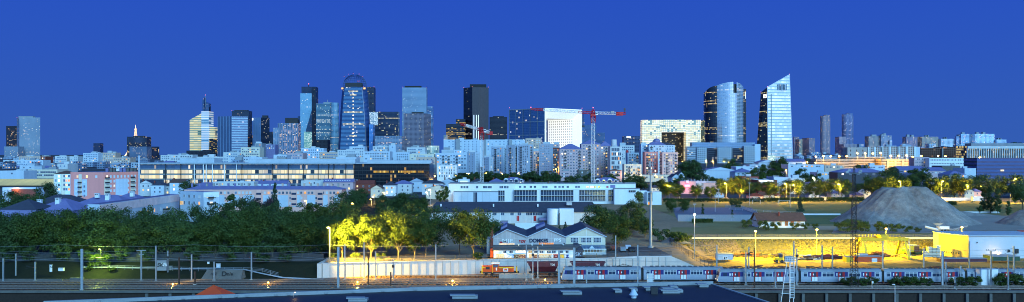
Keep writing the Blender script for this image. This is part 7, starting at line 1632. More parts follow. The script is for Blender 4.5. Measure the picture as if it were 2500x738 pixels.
# ================================================================== right half of the middle distance
for px0,px1,yt,Y,wall,roof,kind,lab,wn in [(1718,1800,408,820,'bluew','roofp','gablex','large blue gabled hall with a blank side','0'),(1797,1848,407,830,'bluew','roofl','flat','plain pale blue hall right of the gabled one','2'),(1852,1898,390,1000,'bluew','roofp','gablex','round roofed blue shed before the sloping tower','0'),(1896,1924,393,980,'roofd','roofd','flat','dark shed between two blue halls','0'),(1920,1968,388,950,'bluew','roofp','gable','big blue roofed factory hall','0'),
    (1922,2012,402,900,'bluew','roofg','flat','long pale blue factory wall with a vertical stack','14'),(2013,2060,404,900,'beige','roofg','flat','beige factory annexe beside the long pale factory wall','5'),(1995,2062,421,800,'bluew','roofl','flat','low white sheds under the beige annexe','8'),(1830,1858,402,870,'bluew','roofp','flat','low purple office left of the grey green trees','4'),(1795,1842,412,780,'bluew','roofp','hip','blue hipped house beside the gabled hall','4'),
    (1640,1662,425,760,'bluew','roofd','gablex','small gabled house under the lit brick flats','2'),(1655,1672,420,790,'bluew','roofd','gablex','small blue gabled house among trees','2'),(1702,1716,416,800,'pinkp','roofd','hip','small pink house beside the pointed tree','2'),
    (1812,1853,431,690,'brick','tiles','flat','flat orange brick shop behind the street trees','5'),(1852,1897,440,670,'brick','roofl','flat','brick shop with a bright white sign strip','5'),(1889,1932,433,690,'bluew','roofp','flat','plain blue warehouse block behind the street trees','0'),(1930,1965,435,685,'offwhite','roofl','flat','pale white warehouse block right of the plain blue one','0'),(1978,2050,440,700,'bluew','roofp','hip','blue hipped depot under the white street light','6'),
    (2115,2160,404,760,'bluew','roofl','flat','low blue office on the depot roof','6'),(2045,2165,412,740,'roofd','roofp','hip','broad dark roofed depot behind the lattice mast','6'),(2196,2262,406,770,'roofp','roofp','gable','long purple roofed shed behind the tall dark trees','8'),(2252,2310,409,780,'mauve','roofp','gable','long purple roofed shed ending at the white striped office','6'),(2355,2383,411,760,'bluew','roofp','flat','blue cube shed below the blue striped block','1'),(2318,2358,417,740,'bluew','roofp','hip','blue hipped shed between the striped office and the cube shed','4'),(2300,2345,405,800,'concd','roofg','flat','dim grey wall block under the white striped office','0')]:
    r,P,z0,z1 = bld('warehouse',lab,'building',px0,px1,yt,Y,wall,roof,20,None,12,12,5,None,.5,None,1 if kind=='flat' else 0,kind,3.2)
    if int(wn): window_grid(r,P[0],P[1],z1-(2.4 if kind=='flat' else 5.2),1,int(wn),3,1.8,1.3,'dark',.2,1.0)
    if 'vertical stack' in lab: MB().box(X(1922,899),X(1927,899),896,899.8,5,Z(401,899)).build('stack',M['offwhite'],r)
    if 'sign strip' in lab: MB().box(X(1853,669),X(1888,669),668.5,669.8,Z(443.5,669),Z(440.5,669)).build('sign_strip',glow('sign_strip',(.9,.95,1,1),1.3),r)
# lettered shop with pink neon
Y = 690; r,P,z0,z1 = bld('lettered_shop','long shop with a pale lettered fascia and glowing pink neon at one end','shop',1660,1756,443,Y,'pinkp','roofp',20,z0=4)
MB().box(X(1698,Y),X(1756,Y),Y-.5,Y-.02,Z(447,Y),Z(442.5,Y)).build('fascia',paint('pale_fascia','#d8c6cc',.6),r); txt('CARROSSERIE',r,M['dark'],1.15,(X(1736,Y),Y-.55,Z(444.8,Y)),name='lettering',sx=1.1)
window_grid(r,P[0],P[1],z1-3.4,2,14,-3,1.6,2.0,'dark',.05,margin=13)
MB().box(X(1671,Y),X(1683,Y),Y-1.2,Y-.3,Z(456,Y),Z(451.5,Y)).build('neon_sign',glow('pink_neon',(1,.08,.22,1),5),r); lamp_light(r,(X(1677,Y),Y-3,Z(455,Y)),900,(1,.05,.2)); MB().box(X(1674,Y),X(1681,Y),Y-1.0,Y-.1,Z(447,Y),Z(441,Y)).build('entrance',M['white'],r)
for i in range(9): MB().box(X(1672+i*8,Y+8)-.5,X(1672+i*8,Y+8)+.5,Y+8,Y+9,z1-.6,z1+R_(.5,1.6)).build('roof_plant',M['grey'],r)
# concrete car park with lamps
Y = 1100; conc_l = facade('f_carpark','#a39a88','#5a5448',7,3.4,.95,.38,lit=.0,s=0,seed=91,metal=0)
for nm,px0,px1,yt,Yf,lab in (('a',1992,2072,388,Y,'concrete car park deck lit orange, nearest the pink cylinder tower'),('b',2070,2160,383,Y+30,'upper concrete car park with long dark openings under a row of orange lamps'),('c',2152,2236,388,Y+10,'concrete car park ramp with a glowing yellow underside')):
    r,P,z0,z1 = bld('car_park',lab,'car park',px0,px1,yt,Yf,conc_l,'roofl',35,z0=8)
    if nm == 'c':
        for i in range(4): MB().box(X(2165+i*18,Yf),X(2170+i*18,Yf),Yf-.8,Yf-.02,8,z1-2).build('pier',M['conc'],r)
        lamp_light(r,(X(2175,Yf),Yf-6,z1-6),9000,(1,.62,.05))
for i,(px,yt,Yf) in enumerate([(1992,383,1090),(2010,382,1090),(2028,382,1090),(2049,382,1090),(2067,382,1090),(2093,375,1120),(2112,375,1120),(2131,375,1120),(2150,374,1120),(2175,381,1105),(2194,381,1105),(2213,380,1105),(2228,384,1105),(2249,381,1105),(2290,381,1110),(2308,382,1110),(2392,385,1120)]):
    street_lamp(['first bright orange lamp of the car park row, nearest the pink cylinder tower','second bright orange lamp of the lower car park row','third bright orange lamp of the lower car park row','fourth bright orange lamp of the lower car park row','last bright orange lamp of the lower car park row','first orange lamp on the raised car park','second orange lamp on the raised car park','third orange lamp on the raised car park','double orange lamp at the end of the raised car park','orange lamp at the start of the ramp','second orange lamp over the ramp','third orange lamp over the ramp','orange lamp at the end of the ramp','orange lamp before the brown long block','orange lamp on the white striped office roof','second orange lamp on the white striped office roof','orange lamp between the striped office and the blue block'][i],px,yt,Yf,30000,z0=Z(yt,Yf)-8,arm=-.4,head=1.15,r=.16,col=(1,.46,.04),group='orange lamps above the car park',drop=1.0,aim='down')
fA = facade('f_whitebrown','#b3a8a4','#4a3630',3.4,3.0,.5,.62,lit=.1,c1='#ffcf8a',c2='#fff0d0',s=1.0,seed=92)
for px0,px1,yt,lab,mt in ((2069,2122,360,'plain beige flats with a few slit windows above the raised car park',facade('f_beigeplain','#a79a94','#5a4c48',9,6,.2,.5,lit=.03,s=1,seed=93)),(2120,2152,359,'white and brown striped flats, first of three above the car park',fA),(2152,2194,358,'white and brown striped flats, middle of three above the car park',fA),(2194,2234,358,'white and brown striped flats, last of three above the car park',fA),(2231,2246,359,'narrow pale blank end slab right of the striped flats',M['bluew'])):
    r,P,z0,z1 = bld('apartment_block',lab,'flats',px0,px1,yt,1300,mt,'roofg',20,z0=14)
    if mt is fA:
        for k in (0.0,.48,.97): 
            xa = P[0][0]+(P[1][0]-P[0][0])*k; MB().box(xa-1.0,xa+1.0,1298.5,1299.9,14,z1).build('white_pier',M['white'],r)
fBr = facade('f_brownlong','#54382f','#3a2824',3.2,3.2,.7,.5,lit=.04,c1='#ff9a50',c2='#ffc890',s=.8,seed=94)
for px0,px1,yt,lab in ((2248,2302,361,'long dark brown office, first half with a pale vertical fin'),(2302,2362,359,'long dark brown office, second half next to the pale colonnade')):
    r,P,z0,z1 = bld('office_block',lab,'office',px0,px1,yt,1350,fBr,'roofp',30,z0=12); MB().box(X(px1-3,1349),X(px1-.5,1349),1347,1349.8,12,z1+.2).build('fin',M['conc'],r)
r,P,z0,z1 = bld('office_block','wide pale colonnaded office with yellow lit floors at the right edge','office',2360,2520,357,1250,facade('f_colon','#4a4a52','#343a48',4.0,3.6,.95,.7,lit=.4,c1='#ffd874',c2='#ffe9a0',s=1.0,seed=95,clump=1.2),'roofl',30,z0=12)
b = MB()
for i in range(28): x = X(2362+i*5.6,1248); b.box(x-.55,x+.55,1246.8,1249.6,12,z1-3.5)
b.box(P[0][0],P[1][0],1246.5,1249.9,z1-3.5,z1); b.build('colonnade',M['offwhite'],r); MB().box(X(2364,1290),X(2520,1290),1282,1300,z1-.5,Z(350,1290)).build('upper_storey',M['roofg'],r)
r,P,z0,z1 = bld('office_block','white office with two rows of small dark windows under orange roof lamps','office',2269,2368,386,1000,'white','roofg',14,z0=8); 
window_grid(r,P[0],P[1],z1-3.0,2,24,-4.0,1.3,1.5,'dark',.02,1.0)
r,P,z0,z1 = bld('office_block','purple grey annexe of the white office with window rows','office',2232,2269,384,1010,'mauve','roofp',14,z0=8); window_grid(r,P[0],P[1],z1-3.0,3,8,-3.6,1.4,1.5,'dark',.06,1.0)
bld('office_block','small yellow lit gap house between the white office and the blue block','house',2372,2386,386,1040,facade('f_yellowgap','#a88a30','#806820',5,4,.5,.5,lit=.5,c1='#ffb52e',c2='#ffd060',s=.9,seed=96),'roofg',14,z0=8)
r,P,z0,z1 = bld('office_block','dark blue office with horizontal glass bands and one white lit window at the right edge','office',2385,2520,386,850,facade('f_bluebandsR','#3f5288','#22305a',4,3.4,1.0,.5,lit=.02,c1='#ffd890',c2='#ffffff',s=1.0,seed=97,metal=.4),'roofp',25,z0=6)
MB().box(X(2444,849),X(2451,849),848.7,849.9,Z(418.5,849),Z(414.5,849)).build('lit_window',M['cool'],r)
# houses along the street
for px0,px1,yt,Y,wall,roof,kind,lab in [(2108,2126,463,622,'white','roofl','gablex','little white gabled house by the hedge left of the gravel heap'),(2086,2110,470,618,'cream','roofp','hip','low cream house behind the lattice mast'),(2355,2378,460,617,'cream','roofd','gablex','small cream gable lit orange beside the pale wall'),(2376,2396,461,622,'pinkp','roofp','hip','pinkish house with a white chimney behind the lit gable'),(1830,1866,472,624,'pinkp','tilesr','hip','low orange roofed house behind the vans'),(1856,1890,470,632,'cream','tiles','gable','cream garage lit yellow behind the vans'),(1745,1768,463,640,'bluew','roofd','hip','blue house behind the bright lit tree'),(1892,1906,472,640,'brick','roofd','flat','dark gateway between two street trees'),(2030,2062,466,640,'beige','roofp','hip','dim beige house behind the lit tree by the mast'),(1590,1612,452,660,'cream','roofd','hip','yellow lit house behind the white office wing'),(2488,2510,448,640,'bluew','roofp','flat','pale house at the far edge behind dark trees'),(1975,2000,470,636,'offwhite','roofd','gablex','white gabled house right of the spreading lit tree')]:
    r,P,z0,z1 = bld('house',lab,'house',px0,px1,yt,Y,wall,roof,9,None,12,12,4,None,.4,None,0,kind,2.0); window_grid(r,P[0],P[1],z1-(4.0 if kind!='flat' else 2.6),1,max(1,int(math.dist(P[0],P[1])/3)),3,.9,1.2,'dark',.1,.6)
tag(MB().box(X(2280,596),X(2374,596),596,596.4,3.9,Z(483,596)).build('street_wall',M['white']),'long low white wall along the street right of the gravel heap','wall')
tag(MB().box(X(2376,590),X(2402,590),590,593,3.9,Z(480,590)).build('street_wall',M['bluew']),'pale blue block wall at the end of the long white street wall','wall')
tag(MB().box(X(1986,604),X(2100,604),604,604.3,3.9,Z(482,604)).build('street_wall',M['cream']),'cream street wall behind the hedge, glowing under the lamps','wall')
tag(MB().box(X(2240,640),X(2352,640),640,640.4,3.9,Z(470,640)).build('street_wall',M['cream']),'yellow lit garden wall behind the long white street wall','wall')
# ================================================================== cranes
def crane(label, px, Y, y_root, tip, ctip, mast_top, cat='crane'):
    x = X(px,Y); zr = Z(y_root,Y); t = thing('tower_crane',label,'crane',(x,Y,4))
    MB().lattice((x,Y,4),(x,Y,zr-3),2.2,2.2,26,.11).build('mast',M['whitep'],t)
    MB().lattice((x,Y,zr-6),(x,Y,zr+.5),2.6,3.4,3,.26).box(x-1.9,x+1.9,Y-1.9,Y+1.9,zr-1,zr+.2).build('slewing_unit',M['red'],t)
    MB().lattice((x,Y,zr),(x,Y,Z(mast_top,Y)),2.4,1.4,3,.24).build('tower_head',M['red'],t)
    MB().box(x+1.6,x+3.2,Y-2,Y,zr-.4,zr+1.7,0).box(x+1.7,x+3.1,Y-2.05,Y-2,zr+.3,zr+1.4,1).build('cab',[M['whitep'],M['glass']],t)
    a = Vector((x,Y,zr+1.2)); e = Vector(tip)
    p1 = a.lerp(e,.24); p2 = a.lerp(e,.80)
    MB().lattice(a,p1,1.7,1.6,5,.16).build('jib',M['red'],t); MB().lattice(p1,p2,1.6,1.5,10,.15).build('jib',M['whitep'],t); MB().lattice(p2,e,1.5,1.2,4,.16).build('jib',M['red'],t)
    c = Vector(ctip); MB().lattice(a,a.lerp(c,.7),1.6,1.6,6,.15).build('counter_jib',M['whitep'],t); MB().lattice(a.lerp(c,.7),c,1.6,1.6,2,.16).build('counter_jib',M['red'],t)
    k = a.lerp(c,.82); MB().box(k.x-2.4,k.x+2.4,k.y-.9,k.y+.9,k.z-1.6,k.z+1.0).build('counterweight',M['red'],t); k = a.lerp(c,.6); MB().box(k.x-1.2,k.x+1.2,k.y-1,k.y+1,k.z,k.z+1.6).build('winch',M['grey'],t)
    hd = Vector((x,Y,Z(mast_top,Y))); MB().tube(hd,a.lerp(e,.62),.06,n=3).tube(hd,c,.06,n=3).build('tie_cable',M['dark'],t)
    return t,a,e
Y = 640
crane('red and white tower crane pointing toward the viewer, in front of the black tower',1176,Y,322,(X(1125,592),592,Z(303,592)),(X(1199,655),655,Z(326,655)),311)
t,a,e = crane('taller red and white tower crane stretching sideways across the white cube',1448,Y,280,(X(1296,Y),Y-4,Z(267,Y)),(X(1528,Y),Y+3,Z(277,Y)),268)
k = a.lerp(e,.17); b = MB(); b.tube(k,(k.x,k.y,Z(308,Y)),.12,n=4).tube((k.x+.8,k.y,k.z),(k.x+.8,k.y,Z(308,Y)),.12,n=4).box(k.x-.5,k.x+1.4,k.y-.5,k.y+.5,Z(311,Y),Z(307,Y)); b.build('hook_block',M['dark'],t)
MB().tube((X(1525.5,Y),Y+2,Z(276,Y)),(X(1525.5,Y),Y+2,Z(266,Y)),.1,n=4).box(X(1523.5,Y),X(1528,Y),Y+1.9,Y+2.1,Z(272,Y),Z(264,Y)).build('sign_board',M['roofd'],t)
for px,py in ((1296,265),(1448,266)): MB().ball((X(px,Y),Y,Z(py,Y)+.8),.35,n=6,k=4).build('beacon',M['redlamp'],t)
# telecom mast
Y = 296; x = X(1588.5,Y); t = thing('telecom_mast','very tall grey telecom mast with antennas at its top beside the dark trees','mast',(x,Y,4))
MB().tube((x,Y,3.9),(x,Y,Z(412,Y)),.52,.28,n=14).tube((x,Y,3.9),(x,Y,4.6),1.0,.9,n=14).build('pole',M['grey'],t,smooth=False)
b = MB(); b.tube((x,Y,Z(412,Y)),(x,Y,Z(385,Y)),.12,.06,n=6)
for a in range(3): b.box(x+.7*math.cos(a*2.1)-.14,x+.7*math.cos(a*2.1)+.14,Y+.7*math.sin(a*2.1)-.1,Y+.7*math.sin(a*2.1)+.1,Z(408,Y),Z(395,Y))
b.tube((x-.8,Y,Z(402,Y)),(x+.8,Y,Z(402,Y)),.07,n=5); b.build('antenna',M['grey'],t)
for zz_ in (Z(470,Y),Z(425,Y)): MB().tube((x,Y,zz_),(x,Y,zz_+.15),.95,n=14).build('ring_platform',M['grey'],t)
# ================================================================== works yard
Y = 300
def pl(px,py,Y): return (X(px,Y),Y,Z(py,Y))
t = thing('gantry_crane','yellow portal gantry crane on splayed legs standing in the lit yard','gantry crane',(X(2150,302),302,0))
ya, yb_ = 296.5, 306.0; zt = 6.9; gl_, gr_ = X(2104,301), X(2204,301)
b = MB()
for y_ in (ya+3,yb_-3): b.box(gl_-1.2,gr_+1.5,y_-.35,y_+.35,zt-.9,zt)
b.box(gl_-.3,gl_+.3,ya+3,yb_-3,zt-.8,zt-.1).box(gr_-.3,gr_+.3,ya+3,yb_-3,zt-.8,zt-.1); b.build('girder',M['yellow'],t)
for gx in (gl_,gr_):
    for y0_,y1_ in ((ya,ya+3),(yb_,yb_-3)):
        b = MB(); b.prism([(gx-.5,y0_-.4),(gx+.5,y0_-.4),(gx+.5,y0_+.4),(gx-.5,y0_+.4)],0,.7); b.loft([(gx-.4,y0_-.35),(gx+.4,y0_-.35),(gx+.4,y0_+.35),(gx-.4,y0_+.35)],.7,[(gx-.3,y1_-.3),(gx+.3,y1_-.3),(gx+.3,y1_+.3),(gx-.3,y1_+.3)],zt-.9); b.build('leg',M['yellow'],t)
    MB().box(gx-.25,gx+.25,ya+.5,yb_-.5,.5,.9).build('sill_beam',M['yellow'],t)
b = MB(); b.box((gl_+gr_)/2-1.2,(gl_+gr_)/2+1.4,ya+2.5,yb_-2.5,zt,zt+.9); b.tube(((gl_+gr_)/2,301,zt),((gl_+gr_)/2,301,3.2),.06,n=4); b.build('trolley',M['yellow'],t)
b = MB()
for i in range(14): x_ = gl_+(gr_-gl_)*i/13; b.tube((x_,yb_-2.7,zt),(x_,yb_-2.7,zt+.9),.04,n=4)
b.tube((gl_,yb_-2.7,zt+.9),(gr_,yb_-2.7,zt+.9),.05,n=4); b.build('railing',M['yellow'],t)
b = MB(); lx_ = gr_+.9
for s_ in (-.3,.3): b.tube((lx_+s_*.0+.2,ya+.8+s_,0),(lx_+.2,ya+2.6+s_,zt),.05,n=4)
for i in range(16): f_ = i/16; b.tube((lx_+.2,ya+.5+1.8*f_,zt*f_),(lx_+.2,ya+1.1+1.8*f_,zt*f_),.035,n=4)
b.build('ladder',M['whitep'],t)
# hall at the yard
A,B = (148.2,308.0),(X(2365,298),298.0); Cc = (X(2540,300),300.0); zt = 7.6
t = thing('yard_hall','big plain hall at the yard end, short side glowing yellow, long side pale','hall',(B[0],B[1],0))
MB().prism([B,Cc,(Cc[0],Cc[1]+14),(A[0]+1,A[1]+6),A][::1],0,zt-.05,top=False).build('wall',paint('corrugated_cladding','#c9cbd0',.6,var=.06,scale=.3,streak=True),t)
MB().prism([A,B,(B[0]-.02,B[1]-.05),(A[0]-.06,A[1]-.05)][::-1],0,zt-.05,top=False).build('gable_lamp_tint',paint('cladding_lamp_tint','#d9c06a',.65,var=.07,scale=.3,streak=True),t)  # thin skin over the gable, lamplight yellow put into its colour
MB().prism([(A[0]-.3,A[1]),(B[0]-.2,B[1]-.4),(Cc[0],Cc[1]-.4),(Cc[0],Cc[1]+14.3),(A[0]+.8,A[1]+6.5)],zt,zt+.35).build('roof',M['roofl'],t)
b = MB(); 
for i in range(14): z = .4+i*.52; b.box(B[0]+.02,Cc[0],B[1]-.03+ (0),B[1]-.005,z,z+.05)
for px in (2460,2487): pass
MB().box(X(2460,299),X(2466,299),298.9,299.5,Z(616,299),Z(610,299)).build('vent',M['dark'],t); MB().box(X(2478,299),X(2486,299),298.7,299.5,Z(619,299),Z(608,299)).build('hatch',M['dark'],t)
MB().box(X(2385,298),X(2387,298),298.0,298.5,Z(594,298),Z(591,298)).build('wall_fitting',M['dark'],t)
b = MB()
for i in range(8): f_ = .1+.08*i; x_,y_ = A[0]+(B[0]-A[0])*f_,A[1]+(B[1]-A[1])*f_; b.box(x_-.12,x_+.12,y_-.3,y_-.1,1.3,1.7)
b.build('vent_slot',M['dark'],t)
lamp_light(t,(X(2435,296),296.0,Z(618,296)),260,(1,.62,.12)); MB().ball((X(2435,299),298.6,Z(619,299)),.22,n=8,k=5).build('wall_lamp',M['sodium'],t)
# yard clutter
t = boxthing('site_hut','long white site hut with a blue and white front panel in the yard','site hut',1752,1790,621,635,290,4,M['offwhite']); MB().box(X(1766,289),X(1779,289),289.85,289.98,Z(634,290),Z(626,290)).build('panel',M['whitep'],t); MB().box(X(1769,289),X(1772,289),289.8,289.84,Z(633,290),Z(628,290)).box(X(1774,289),X(1777,289),289.8,289.84,Z(631,290),Z(628,290)).build('graffiti',M['black'],t)
t = boxthing('shipping_container','yellow container with a brown barred door behind the gantry crane','container',2220,2244,600,616,308,4,M['yellow']); MB().box(X(2232,308),X(2244,308),307.8,307.99,Z(615,308),Z(601.5,308)).build('door',M['rust'],t)
boxthing('skip','green rounded skip beside the yellow container','skip',2211,2220,609,616,307,3,M['green'])
t = boxthing('shipping_container','low orange container at the edge of the yard under the gantry crane','container',2093,2155,627,640,272,3,M['orange']); MB().box(X(2128,272),X(2141,272),271.8,271.98,Z(640,272),Z(631,272)).build('poster',M['whitep'],t)
boxthing('shipping_container','small yellow container left of the low orange one','container',2066,2084,628,641,272,3,M['yellow'])
t = boxthing('wagon','long maroon flat wagon parked before the yellow hall','freight wagon',2296,2410,632,640,268,2.5,M['maroon']); boxthing('cabinet','low dark green shed roof before the white hall','shed',2424,2490,627,637,285,6,M['green'])
t = boxthing('container_hut','white hut with blue stripes under the gantry crane','site hut',2098,2119,621,630,285,3,M['bluew'])
tag(MB().box(X(1688,262),X(2300,262),266.2,266.6,0,1.0).build('low_wall',M['rust']),'rusty brown low wall between the yard and the tracks','wall')
def heap(label, px0, px1, Y, n, ln, mats, rise, name='scrap_heap', cat='scrap heap', flat=.35):
    t = thing(name,label,cat,(X((px0+px1)/2,Y),Y,terrain(X((px0+px1)/2,Y),Y)))
    b = MB(); z0_ = terrain(X((px0+px1)/2,Y),Y); x0,x1 = X(px0,Y),X(px1,Y)
    for i in range(n):
        u_3 = R_(-1,1); x_ = (x0+x1)/2+(x1-x0)/2*u_3*.9; y_ = Y+R_(-1.5,1.5); zz2 = z0_+rise*(1-abs(u_3))*random.random()+.1; a = R_(-.5,.5) if random.random() < .8 else R_(0,3.1); l2 = ln*R_(.5,1.2)/2; s_ = R_(.06,.16)
        b.tube((x_-l2*math.cos(a),y_-l2*math.sin(a)*.4,zz2+R_(-.2,.2)),(x_+l2*math.cos(a),y_+l2*math.sin(a)*.4,zz2+R_(-.2,flat)),s_,n=4,m=random.randrange(len(mats)))
    b.build('pile',[M[k_] for k_ in mats],t); return t
heap('heap of rusty rails at the foot of the yellow bank, left of the starry lamp',1782,1862,305,70,5,['rust','dark','brick'],1.6)
heap('low stack of long brown rails right of the starry lamp',1865,1900,303,30,7,['rust','dark'],.6)
heap('scrap heap of girders and white tubes near the white ladder',1940,2000,296,70,4,['rust','grey','whitep','dark'],1.5)
heap('long stack of maroon beams below the second starry lamp',1966,2072,298,60,8,['maroon','rust','brick'],1.3)
heap('tangle of dark timbers under the gantry crane',2110,2178,304,70,4,['rust','dark','brick'],2.0)
heap('row of scattered sleepers along the near edge of the yard',1720,2070,272,120,3,['rust','dark','brick','maroon'],.7)
heap('brown rubble by the siding under the white hall',2268,2300,272,30,2.5,['rust','brick'],.6)
t = thing('pallet_stack','tall stack of timber pallets beside the bright yellow hall wall','pallets',(X(2275,304),304,0)); b = MB()
for px,nn in ((2258,4),(2268,7),(2278,6),(2288,8)):
    for i in range(nn): b.box(X(px,304)-.65+R_(-.1,.1),X(px,304)+.65+R_(-.1,.1),303,304.5,.1+i*.5,.45+i*.5)
b.build('pile',M['cream'],t)
t = thing('loader','small yellow loader with a raised arm in the yard near the white ladder','loader',(X(1902,288),288,0)); c_ = X(1902,288)
MB().box(c_-1.5,c_+1.0,287,289,.7,1.7).build('body',M['yellow'],t); MB().box(c_-.3,c_+.9,287.2,288.8,1.7,2.9).build('cab',M['glass'],t); MB().tube((c_-.8,288,1.5),(c_-2.4,288,2.4),.16,n=5).box(c_-3.2,c_-2.3,287.2,288.8,1.7,2.5).build('arm',M['yellow'],t)
b = MB()
for k_ in (-1.0,.7):
    for y_ in (286.9,288.8): b.tube((c_+k_,y_,.5),(c_+k_,y_+.3,.5),.5,n=12)
b.build('wheel',M['black'],t)
# four starry lamps on tall masts
YC = (1,.70,.0)
street_lamp('slim mast with a brilliant yellow light behind the striped yard hut',1844,565,300,60000,z0=0,arm=0.0,head=.42,col=YC,r=.08,mat='sodium',drop=1.2)
street_lamp('brilliant yellow lamp before the bungalow, second along the bank',1994,561,308,60000,z0=0,arm=0.0,head=.42,col=YC,r=.08,drop=1.2)
street_lamp('brilliant yellow lamp behind the gantry crane',2163,559,312,60000,z0=0,arm=0.0,head=.40,col=YC,r=.08,drop=1.2)
street_lamp('yellow lamp in front of the stone crusher',2348,555,318,9000,z0=4,arm=0.0,head=.36,col=YC,r=.08,drop=1.2)
street_lamp('tall grey lamp mast with a white orange lamp at the gravel path',1695.5,524,287,2200,z0=0,arm=0.0,head=.3,col=(1,.7,.25),r=.14,mat='lampw',drop=1.2)
# ================================================================== gravel heaps and crusher
sand = groundmat('grey_gravel','#74706e','#aaa49e','#57524f',.09,.45,bump=1.0)
def mound(label, cx_, cy_, rx, ry, hh, flat=.3, seed=0, n=64, top=.0, name='gravel_heap'):
    rg = random.Random(seed); me = bpy.data.meshes.new('pile'); V = []; Fc = []
    from mathutils import noise as mn
    for j in range(n+1):
        for i in range(n+1):
            u_3 = i/n*2-1; v = j/n*2-1; d_ = math.hypot(u_3,v); k_ = max(0,1-max(0,d_-flat*max(0.2,abs(u_3)/max(d_,1e-6)))/(1-flat)) if d_ > 0 else 1
            k_ = min(1,k_); ang = math.atan2(v,u_3)
            nz = abs(mn.noise((math.cos(ang)*9+seed,math.sin(ang)*9,d_*1.2)))*-.13*k_*min(1,d_*2)+mn.noise((u_3*7,v*7,seed+3))*.045+mn.noise((u_3*2.2+seed,v*2.2,0))*.07+mn.noise((math.cos(ang)*7+seed,math.sin(ang)*7,d_*2))*.055*min(1,d_*2)*k_+mn.noise((u_3*14,v*14,seed))*.012+mn.noise((u_3*32,v*32,seed))*.006
            z = hh*(k_**1.05*(1-.06*max(0,u_3))+nz*min(1,k_*4)); V.append((u_3*rx,v*ry,max(0,z)-.05))
    for j in range(n):
        for i in range(n): a = j*(n+1)+i; Fc.append((a,a+1,a+n+2,a+n+1))
    me.from_pydata(V,[],Fc); me.polygons.foreach_set('use_smooth',[True]*len(me.polygons)); me.materials.append(sand); o = link(name,me,None,(cx_,cy_,4.0)); tag(o,label,'gravel heap'); return o
mound('huge grey gravel heap with a flattened top behind the bright yard',180.5,408,33,32,16.0,.30,3,100)
mound('smaller rough gravel heap cut off by the right edge',X(2522,392),396,13,16,6.5,.25,5)
mound('low gravel bank at the right foot of the huge heap',X(2330,440),452,30,8,2.4,.3,9,40)
mound('low earth mound overgrown with dry grass beside the gravel path',X(1650,312),314,5.5,5,2.4,.2,11,30,name='earth_mound')
Y = 352; t = thing('stone_crusher','white and grey stone crusher with a conveyor in front of the gravel heap','crusher',(X(2310,Y),Y,4)); xx = lambda p: X(p,Y)
MB().box(xx(2294),xx(2318),Y,Y+3,Z(560,Y),Z(553,Y)).build('engine_box',M['whitep'],t)
MB().face([(xx(2278),Y,Z(546,Y)),(xx(2303),Y,Z(545,Y)),(xx(2298),Y+1,Z(551,Y)),(xx(2288),Y+1,Z(551,Y))]).face([(xx(2303),Y,Z(545,Y)),(xx(2303),Y+3,Z(545,Y)),(xx(2298),Y+2,Z(551,Y)),(xx(2298),Y+1,Z(551,Y))]).build('hopper',M['offwhite'],t)
MB().tube((xx(2260),Y+.5,Z(554,Y)),(xx(2297),Y+1,Z(563,Y)),.45,n=4).build('conveyor',M['whitep'],t); MB().tube((xx(2316),Y+1,Z(565,Y)),(xx(2366),Y+1,Z(553,Y)),.35,n=4).build('conveyor',M['grey'],t)
b = MB(); 
for px in (2296,2304,2312,2322,2330,2338): b.box(xx(px)-.12,xx(px)+.12,Y,Y+.3,3.9,Z(558,Y))
b.box(xx(2318),xx(2342),Y,Y+2.5,Z(563,Y),Z(560,Y)); b.build('chassis',M['grey'],t)
MB().box(xx(2296),xx(2340),Y+.2,Y+2.6,3.95,4.9).build('track',M['black'],t)
t = boxthing('barrier','red barrier frame on the gravel yard behind the white hall','barrier',2485,2500,562,567,352,.6,M['red'])
# tufts of grass on the bank behind the yard
rg = random.Random(4); V = []; Fc = []
for i in range(13000):
    p = Vector((rg.uniform(X(1650,318),X(2300,318)),306.5+18*rg.random(),0)); p.z = terrain(p.x,p.y)
    a = Vector((rg.uniform(-1,1),rg.uniform(-1,1),rg.uniform(-.2,.2))).normalized()*rg.uniform(.08,.2); u_ = Vector((rg.uniform(-.2,.2),rg.uniform(-.2,.2),rg.uniform(.08,.26))); k = len(V)
    V += [tuple(p-a),tuple(p+a),tuple(p+a*.5+u_),tuple(p-a*.6+u_*.9)]; Fc.append((k,k+1,k+2,k+3))
me = bpy.data.meshes.new('grass'); me.from_pydata(V,[],Fc); me.materials.append(leafmat('dry_grass','#7a6f38','#8f8246',.2)); tag(link('grass',me),'rough dry grass tufts covering the yellow lit bank','grass',None,'stuff')
